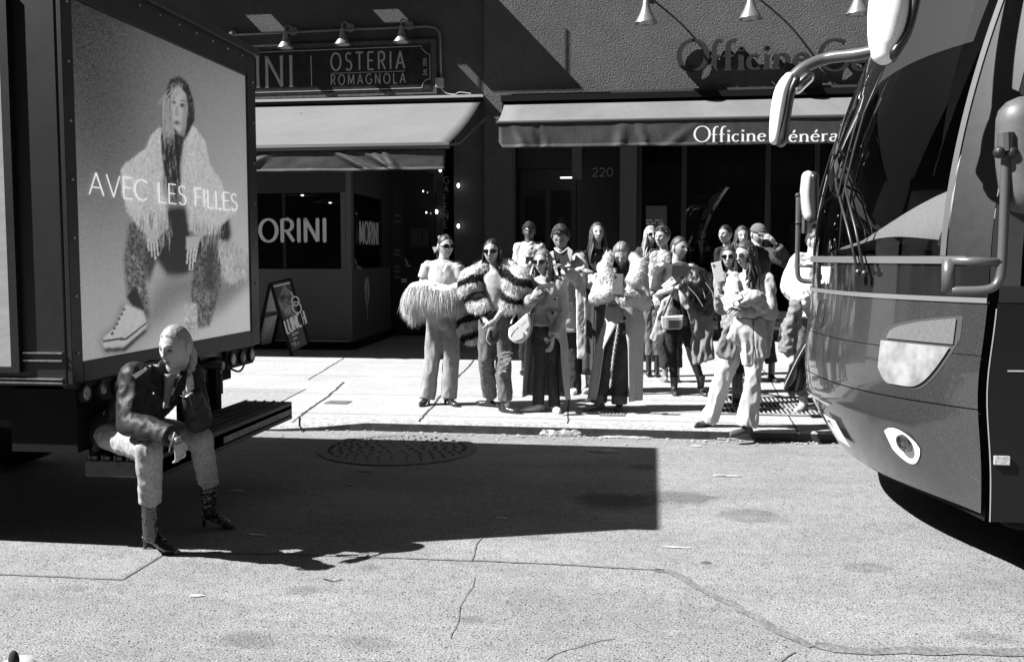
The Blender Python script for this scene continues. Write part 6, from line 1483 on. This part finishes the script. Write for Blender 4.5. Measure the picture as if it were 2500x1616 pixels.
f.shoe(mat('boot_dark', .03, .4), 'L', onz(1650, 968, SWZ), .02, 1, hi=.06); f.shoe(mat('boot_dark', .03, .4), 'R', onz(1728, 970, SWZ), .03, 0, hi=.06)
f.hair(H_BRN, 'tied', 1.06, .68, seed=11, part=0); MB().tube(bez([J['H']-f.f*.09-V((0, 0, .04)), J['H']-f.f*.12-V((0, 0, .12)), at(1635, 645, 10.9)], 5), [.026]*6+[.03]*4+[.01], 8).build('ponytail', H_BRN, f.root, smooth=True)
t = thing('folded_coat', 'black quilted jacket bundled over the arm of the dark-jumper wearer', 'coat', at(1708, 750, 10.4))
b = MB().tube(bez([at(1668, 690, 10.5), at(1695, 684, 10.35), at(1722, 700, 10.35), at(1738, 738, 10.4), at(1722, 765, 10.5)], 5), [.06]*5+[.13]*8+[.10]*5+[.04]*3, 14, rnd=True); b.tube(bez([at(1672, 695, 10.4), at(1690, 725, 10.35), at(1720, 755, 10.4)], 5), [.07]*11, 12, rnd=True)
voxel(b, .013, 2, (.022, 6, .7), 6).build('jacket', mat('quilted_black', .014, .4, spec=.35), t, smooth=True)
m = MB()
for L in ([(1690, 686), (1712, 700), (1722, 728)], [(1680, 700), (1700, 722), (1716, 748)], [(1722, 690), (1738, 712), (1742, 728)]): m.tube(bez([at(*p, 10.22) for p in L], 5), .005, 6)
m.build('piping', mat('piping_pale', .3, .5), t)
t = thing('long_coat', 'long grey wool coat hanging below the bundled black jacket', 'coat', at(1712, 890, 10.5))
b = MB().prism([at(*p, 10.45) for p in ((1672, 720), (1735, 740), (1740, 800), (1742, 876), (1694, 890), (1686, 800), (1680, 760))], V((0, .10, 0))); voxel(b, .012, 3, (.02, 7, .35), 8).build('coat_cloth', G_WOOL, t, smooth=True)
b = MB().prism([at(*p, 10.6) for p in ((1616, 735), (1640, 720), (1650, 780), (1620, 815), (1600, 840), (1586, 828))], V((0, .05, 0))); voxel(b, .012, 2, (.012, 8, .5), 3).build('coat_lining', W_COT, t, smooth=True)
b = MB().prism([at(*p, 10.36) for p in ((1656, 705), (1668, 702), (1690, 745), (1678, 758), (1664, 742))], V((0, .06, 0))); voxel(b, .012, 2, (.01, 8, .5), 3).build('coat_cuff', W_COT, t, smooth=True)
t = thing('handbag', 'pale box handbag with dark stripes hanging in front of the black tights', 'bag', at(1642, 806, 10.4))
MB().prism([at(1614, 773, 10.4), at(1669, 770, 10.4), at(1667, 798, 10.4), at(1662, 804, 10.4), at(1620, 805, 10.4), at(1616, 800, 10.4)], V((0, .1, 0))).build('bag_body', mat('bag_pale', .4, .6, var=.25, vs=80), t, bevel=.012)
m = MB()
for i in range(6): a = at(1627, 779+i*4.4, 10.39); m.box(a, a+V((.135, .004, .008)))
m.build('stripes', K_CLOTH, t); MB().tube(bez([at(1619, 772, 10.42), at(1640, 720, 10.45), at(1655, 690, 10.6)], 5), .010, 6).tube(bez([at(1655, 700, 10.6), at(1662, 735, 10.42), at(1670, 770, 10.42)], 5), .010, 6).build('strap', K_CLOTH, t, smooth=True)
phone(at(1668, 663, 10.4), (1, 0, -.1), (0, -1, .1), 'black phone held sideways at the chest of the dark jumper', None, 1.6)
phone(at(1633, 693, 10.5), (.6, 0, .5), (0, -1, .1), 'pale phone tucked under the bare forearm of the dark jumper', mat('phone_pale', .6, .4), 1.0)

# ---- faces further back
f = stand('person', 'person glancing sideways in the shade, only a face showing beside the shop mannequins',
          J_(H=(1771, 573), N=(1776, 602), SL=(1756, 616), SR=(1796, 616), EL=(1752, 660), ER=(1800, 660), WL=(1765, 700), WR=(1790, 700), PL=(1766, 720), PR=(1790, 720), kL=(1766, 800), kR=(1790, 800), aL=(1766, 868), aR=(1790, 868)), (-.6, -.8, 0), 12.9)
J = f.J; f.body(); mb = f.torso(MB(), .02, 1.0); f.sleeves(mb); f.garment('jacket', K_CLOTH, mb); f.trousers(K_CLOTH, (.085, .07, .07))
for X in 'LR': f.shoe(S_BLK, X, J['a'+X]*1+V((0, -.25, SWZ-J['a'+X].z)))
f.hair(H_BLK, 'short', 1.08, .62, seed=15)
f = stand('person', 'person with dark wavy hair standing directly in front of the baseball cap wearer',
          J_(H=(1811, 577), N=(1808, 612), SL=(1784, 626), SR=(1832, 626), EL=(1780, 680), ER=(1838, 680), WL=(1795, 710), WR=(1825, 710), PL=(1798, 740), PR=(1824, 740), kL=(1798, 815), kR=(1824, 815), aL=(1800, 885), aR=(1826, 885)), (.12, -.98, 0), 12.1)
J = f.J; f.body(); mb = f.torso(MB(), .02, 1.1); f.sleeves(mb); f.garment('coat', G_WOOL, mb); f.trousers(K_CLOTH, (.085, .07, .07))
for X in 'LR': f.shoe(S_BLK, X, J['a'+X]*1+V((0, -.25, SWZ-J['a'+X].z)))
f.hair(H_BRN, 'long', 1.10, .68, .22, 46, seed=16, w_=.36, wav=.02)
f = stand('person', 'person in a baseball cap and dark jacket lifting a wristwatched hand to the face',
          J_(H=(1850, 573), N=(1850, 604), SL=(1824, 620), SR=(1876, 618), EL=(1822, 670), ER=(1914, 636, 12.0), WL=(1835, 720), WR=(1893, 596, 11.9), PL=(1838, 735), PR=(1866, 735), kL=(1838, 815), kR=(1870, 815), aL=(1840, 880), aR=(1884, 880)), (.45, -.85, -.25), 12.3, S=1.03, female=False, head=1.02)
J = f.J; f.body(hands=[dict(w=J['WR'], tip=at(1872, 572, 11.85), palm=(-.5, .5, -.3), curl=.8)])
mb = f.torso(MB(), .025, 1.2); f.sleeves(mb, (.08, .075, .07, .058), .9); f.garment('jacket', G_DARKW, mb); f.trousers(K_CLOTH, (.09, .075, .07), .9, .03)
for X in 'LR': f.shoe(S_BLK, X, J['a'+X]*1+V((.05, -.25, SWZ-J['a'+X].z)))
f.hair(H_BRN, 'short', 1.06, .5, seed=17)
c = J['H']+f.hu*.045; M = Matrix((f.hr, f.f, f.hu)).transposed(); cp = MB().ell(c, (.092, .112, .095), M, 24, 14)
cp.v = [p if (p-c).dot(f.hu) > -.008 else p+f.hu*(-.008-(p-c).dot(f.hu)) for p in cp.v]
cp.tube([c+f.f*.09-f.hu*.0, c+f.f*.14-f.hu*.008, c+f.f*.175-f.hu*.02], [(.072, .008), (.07, .006), (.045, .005)], 16, side=f.hr, rnd=False); cap = cp.build('cap', mat('cap_grey', .12, .9, var=.25, vs=120), f.root, smooth=True)
MB().bar(c+f.f*.115+f.hu*.03-f.hr*.03, c+f.f*.115+f.hu*.03+f.hr*.03, .006, .008).build('cap_stripe', W_WHT, cap)
MB().tube([J['WR']+V((.01, 0, -.012)), J['WR']+V((.028, 0, -.035))], .032, 12).build('wristwatch', S_BLK, f.root); MB().tube([J['WR']+V((.03, 0, -.038)), J['WR']+V((.055, .0, -.075))], .037, 12).build('cuff', W_COT, f.root)

# ---- phone lifter behind the front woman
f = stand('person', 'person in sunglasses raising a white phone, half hidden by the white-trousered figure',
          J_(H=(1779, 628), N=(1784, 662), SL=(1762, 676), SR=(1822, 676), EL=(1764, 748, 9.6), ER=(1830, 735), WL=(1758, 702, 9.4), WR=(1815, 760), PL=(1782, 780), PR=(1812, 780), kL=(1790, 862), kR=(1806, 862), aL=(1796, 905), aR=(1806, 910)), (-.15, -.98, 0), 10.2)
J = f.J; f.body(hands=[dict(w=J['WL'], tip=at(1758, 672, 9.35), palm=(.1, .6, 0), curl=.8)])
mb = f.torso(MB(), .025, 1.2); f.sleeves(mb, (.08, .078, .066, .05), .9); f.garment('fur_trimmed_jacket', mat('jacket_mid', .22, .9, var=.4, vs=60), mb, (.014, 7, .7)); f.trousers(K_CLOTH, (.085, .07, .07), .9, .0)
for X in 'LR': f.shoe(S_BLK, X, J['a'+X]*1+V((0, -.2, SWZ-J['a'+X].z)))
f.hair(H_BRN, 'long', 1.09, .62, .2, 34, seed=18, wav=.02); f.shades()
phone(at(1753, 664, 9.28), (-.22, 0, 1), (0, -1, .1), 'white phone with three lenses lifted high beside the white-trousered figure', mat('phone_pale', .6, .4), 1.25)
MB().tube([at(1752, 722, 9.42), at(1766, 722, 9.42)], .006, 8).build('bracelet', mat('gold', .6, .2, metal=1), f.root)

# ---- woman stepping off the kerb
f = stand('person', 'long-haired person at the kerb in wide white trousers, pale coat over the arms',
          J_(H=(1822, 622), N=(1828, 668), SL=(1792, 684), SR=(1872, 684), EL=(1786, 750, 8.5), ER=(1880, 762, 8.6), WL=(1806, 762, 8.35), WR=(1812, 758, 8.3), PL=(1806, 815, 8.75), PR=(1842, 815, 8.75), kL=(1766, 920, 8.8), kR=(1838, 930, 8.6), aL=(1731, 1020, 8.88), aR=(1822, 1032, 8.6)), (-.72, -.68, -.16), 8.7)
J = f.J; f.body(hands=[dict(w=J['WR'], tip=at(1790, 756, 8.2), palm=(0, .6, -.5), curl=.6), dict(w=J['WL'], tip=at(1796, 738, 8.25), palm=(.3, .8, 0), curl=.7)])
mb = f.torso(MB(), .012, .98); f.garment('white_top', W_TEE, mb, (.006, 8, .7)); f.trousers(mat('white_denim', .40, .9, var=.1, vs=60, bump=.1), (.092, .072, .092), .8, .03, (.014, 7, .35))
mb = MB(); f.sleeves(mb, (.07, .068, .066, .055), .95); f.garment('cardigan', W_COT, mb, (.012, 7, .7))
f.panel('cardigan_back', W_COT, [(1866, 690, 8.85), (1888, 700, 8.85), (1892, 780, 8.85), (1880, 872, 8.85), (1856, 876, 8.85), (1850, 780, 8.8)], .08, fold=.012)
f.shoe(S_BLK, 'L', onz(1716, 1043, SWZ)); f.shoe(mat('shoe_dark', .05, .5), 'R', V((onz(1806, 1058, SWZ).x, onz(1806, 1058, SWZ).y, .07)))
f.hair(H_BRN, 'long', 1.09, .66, .32, 64, seed=19, part=-.3, w_=.36, wav=.018, r=.013); f.shades()
t = thing('pale_coat', 'bundled cream coat and white bag hanging from the folded arms at the kerb', 'coat', at(1830, 895, 8.3))
b = MB().tube(bez([at(1806, 742, 8.3), at(1822, 728, 8.25), at(1848, 730, 8.25), at(1862, 755, 8.3)], 5), [.04]*3+[.062]*9+[.045]*4, 14, rnd=True); voxel(b, .010, 2, (.018, 10, .8), 4).build('bundle', W_COT, t, smooth=True)
for pts, mm in ((((1800, 775), (1838, 780), (1842, 830), (1836, 893), (1815, 893), (1808, 850), (1776, 826)), W_WHT), (((1838, 778), (1866, 778), (1876, 850), (1874, 876), (1850, 876), (1842, 830)), W_COT)):
    b = MB().prism([at(a_, b_, 8.4) for a_, b_ in pts], V((0, .07, 0))); voxel(b, .011, 2, (.014, 8, .4), 5).build('hanging_sleeve', mm, t, smooth=True)
b = MB().prism([at(a_, b_, 8.62) for a_, b_ in ((1800, 775), (1770, 800), (1748, 860), (1758, 872), (1790, 880), (1800, 850))], V((0, .07, 0))); voxel(b, .011, 2, (.012, 8, .5), 5).build('coat_tail', G_WOOL, t, smooth=True)
phone(at(1786, 728, 8.2), (.8, 0, .4), (0, -1, .1), 'white phone lying on the cream bundle at the kerb', mat('phone_pale', .6, .4), 1.1)

# ---- person half behind the bus
f = stand('person', 'person in a billowing white shirt and jeans half hidden by the front of the coach',
          J_(H=(1990, 590), N=(1985, 625), SL=(1950, 642), SR=(2025, 642), EL=(1938, 700), ER=(2035, 700), WL=(1965, 742, 9.6), WR=(2020, 750), PL=(1960, 760), PR=(2000, 760), kL=(1958, 865), kR=(2000, 865), aL=(1962, 960), aR=(2000, 955)), (.6, -.8, 0), 9.9, female=False)
J = f.J; f.body(); mb = f.torso(MB(), .05, 1.12, 1.05, 1.2); f.sleeves(mb, (.10, .11, .09, .06), .95); f.garment('shirt', W_WHT, mb, (.016, 6, .7)); f.trousers(D_MID, (.098, .078, .07), .9, .02)
MB().tube([at(1948, 738, 9.75), at(1990, 738, 9.72)], .018, 8).build('belt', S_BLK, f.root)
for X, q in (('L', (1948, 1008)), ('R', (1990, 1004))): f.shoe(mat('boot_suede', .3, .8, var=.3, vs=50), X, onz(*q, SWZ), .02, 1, hi=.12)
f.hair(H_BRN, 'short', 1.08, .5, seed=20)
t = thing('garment_bag', 'long black garment bag with a pale edge carried beside the coach', 'garment bag', at(1930, 960, 9.5))
b = MB().prism([at(*p, 9.4) for p in ((1962, 830), (1982, 838), (1990, 880), (1960, 955), (1930, 958), (1916, 950), (1918, 920))], V((0, .08, 0))); voxel(b, .012, 3, (.01, 7, .6), 5).build('bag_body', K_CLOTH, t, smooth=True)
MB().tube(bez([at(1972, 832, 9.38), at(1945, 880, 9.38), at(1914, 945, 9.38)], 6), .006, 6).build('edge_piping', mat('piping_pale', .3, .5), t)
b = MB().tube(bez([at(1944, 745, 9.5), at(1938, 780, 9.5), at(1925, 815, 9.5), at(1924, 850, 9.5)], 5), [.06]*6+[.08]*10, 12, rnd=True); voxel(b, .013, 2, (.02, 8, .7), 6)
tj = thing('grey_jacket', 'crumpled grey jacket held low beside the white shirt near the coach', 'jacket', at(1930, 860, 9.5)); voxel(b, .013, 2, (.02, 8, .7), 6).build('jacket_cloth', G_WOOL, tj, smooth=True)

# ---- shop mannequins behind the glass
for (px, py, w_, lab, mm, Y) in ((1716, 585, 44, 'headless mannequin in a black jacket with a pale shirt in the shop window', K_CLOTH, YF+.7), (1828, 580, 40, 'headless mannequin in a dark grey jacket further right in the shop window', G_WOOL, YF+.8)):
    t = thing('mannequin', lab, 'mannequin', at(px, 780, Y), 'mannequins in the shop window'); z0 = SWZ+.08
    c = at(px, py, Y); ws = w_/pxm(Y)
    b = MB().tube([c+V((0, 0, .0)), c-V((0, 0, .05)), c-V((0, 0, .25)), c-V((0, 0, .5)), c-V((0, 0, .8))], [(.08, .06), (.22, .1), (.25, .13), (.22, .12), (.26, .14)], 20, side=(1, 0, 0), rnd=True)
    for s in (-1, 1): b.tube([c+V((s*.22, 0, -.08)), c+V((s*.30, 0, -.4)), c+V((s*.30, -.04, -.72))], [.07, .06, .05], 12, rnd=True)
    voxel(b, .018, 2, (.01, 7, .6), 6).build('jacket', mm, t, smooth=True)
    MB().tube([c-V((0, 0, .04)), c+V((0, 0, .12))], .055, 14, rnd=True).build('neck', mat('mannequin_skin', .8, .6), t, smooth=True)
    MB().prism([c+V((-.09, -.11, -.02)), c+V((-.02, -.12, -.02)), c+V((-.01, -.155, -.4)), c+V((-.05, -.15, -.25))], (0, .02, 0)).build('shirt_front', W_COT if mm is K_CLOTH else G_WOOL2, t)
    b = MB().tube([c-V((.1, 0, .75)), V((c.x-.1, c.y, z0+.04))], [.09, .055], 12, rnd=True).tube([c-V((-.1, 0, .75)), V((c.x+.1, c.y, z0+.04))], [.09, .055], 12, rnd=True); b.build('trousers', K_CLOTH, t, smooth=True)
    MB().lathe((c.x, c.y, z0), (0, 0, 1), [(0, .22), (.02, .22), (.021, .001)], 24).build('base_plate', M_ALU, t)
# ------------------------------------------------------------------ litter in the gutter
def crumple(px, py, rx, ry, h, name, m, label, cat, seed, z=0.0, n=22, grp=None):
    c = onz(px, py, z); rng = random.Random(seed)
    def fn(u, v):
        a = 2*pi*u; r = sin(pi/2*v)**.8; q = 1+.25*noise.noise(V((cos(a)*1.5+seed, sin(a)*1.5, 0)))
        x, y = cos(a)*rx*r*q, sin(a)*ry*r*q; hh = h*(1-v**2)*(.6+.8*abs(noise.noise(V((x*9+seed, y*9, 2)))))+.018*noise.noise(V((x*40, y*40, seed)))*min(1, h*20)
        return c+V((x, y, max(.003, hh+.004)))
    mb = MB().grid(fn, 40, n); return single(name, mb, m, label, cat, grp, smooth=False)
PL_ = mat('plastic_film', .30, .25, var=.5, vs=18, bump=.6, bs=14)
PL_.node_tree.nodes['Principled BSDF'].inputs['Alpha'].default_value = .75
crumple(1372, 1060, .27, .13, .085, 'plastic_bag', PL_, 'crumpled translucent plastic bag lying in the gutter below the long coats', 'plastic bag', 3)
crumple(1290, 1052, .10, .09, .07, 'plastic_scrap', PL_, 'torn scrap of film at the end of the crumpled plastic bag', 'litter', 5)
crumple(1530, 1068, .22, .06, .015, 'flat_paper', mat('paper_dull', .26, .8, var=.4, vs=30), 'flattened paper in the gutter right of the plastic bag', 'litter', 7)
crumple(1470, 1102, .14, .05, .02, 'paper_scrap', mat('paper_pale', .33, .8, var=.3, vs=30), 'pale torn paper on the shaded road near the shadow edge', 'litter', 8)
crumple(1790, 1072, .22, .06, .035, 'paper_wrapper', mat('paper_dull', .26, .8, var=.4, vs=30), 'grey wrapper in the gutter beneath the person at the kerb', 'litter', 9)
crumple(1860, 1070, .07, .03, .03, 'paper_scrap', mat('paper_pale', .33, .8, var=.3, vs=30), 'small white scrap in the gutter nearest the coach', 'litter', 10)
crumple(1112, 1054, .07, .04, .07, 'dry_leaf', mat('leaf_pale', .5, .7), 'pale upright leaf in the shaded gutter beyond the manhole', 'leaf', 11, n=10)
crumple(1146, 1055, .05, .03, .04, 'dry_leaf', mat('leaf_pale', .5, .7), 'smaller pale leaf beside the upright one beyond the manhole', 'leaf', 12, n=10)
crumple(891, 1150, .06, .035, .01, 'dry_leaf', mat('leaf_dull', .2, .8), 'dull flat leaf on the shaded road in front of the manhole', 'leaf', 13, n=10)
crumple(857, 1184, .03, .015, .01, 'paper_scrap', mat('paper_pale', .33, .8, var=.3, vs=30), 'tiny scrap in the shaded road left of the dull leaf', 'litter', 14, n=8)
crumple(1775, 1163, .10, .012, .015, 'drinking_straw', mat('paper_pale', .33, .8, var=.3, vs=30), 'thin white stick on the sunlit road left of the coach', 'litter', 15, n=8)
crumple(1700, 1090, .05, .02, .012, 'paper_scrap', mat('paper_pale', .33, .8, var=.3, vs=30), 'white scrap on the sunlit road just past the shadow corner', 'litter', 16, n=8)
rng = random.Random(8)
m = MB()
for i in range(170):
    x = rng.uniform(-3.3, 2.2); y = KY-abs(rng.gauss(.02, .10))-.02; s = rng.uniform(.006, .022); a = rng.uniform(0, pi)
    c = V((x, y, .006)); m.prism([c+V((cos(a+k)*s, sin(a+k)*s*.6, 0)) for k in (0, 1.7, 3.2, 4.6)], (0, 0, .004))
tag(m.build('gutter_grit', mat('grit_pale', .4, .8, var=.5, vs=20)), 'pale grit and leaf crumbs scattered along the gutter', 'grit', kind='stuff')
# something pale just entering the bottom corner
c = at(60, 1640, 2.6); t = thing('cloth_bag', 'pale cloth bag with a dark patch cut off by the bottom corner of the view', 'bag', V((c.x, c.y, 0)))
b = MB().ell(V((c.x-.03, c.y, c.z-.09)), (.125, .14, .125)).ell(V((c.x, c.y, (c.z-.1)/2)), (.2, .16, (c.z-.1)/2)).ell(V((c.x+.08, c.y, c.z-.15)), (.11, .12, .1)); voxel(b, .012, 4, (.008, 8, .8), 3).build('bag_cloth', mat('bag_canvas', .40, .9, var=.15, vs=50), t, smooth=True)
MB().ell(at(34, 1612, 2.47), (.016, .012, .03)).build('dark_patch', mat('patch_dark', .03, .9), t, smooth=True)
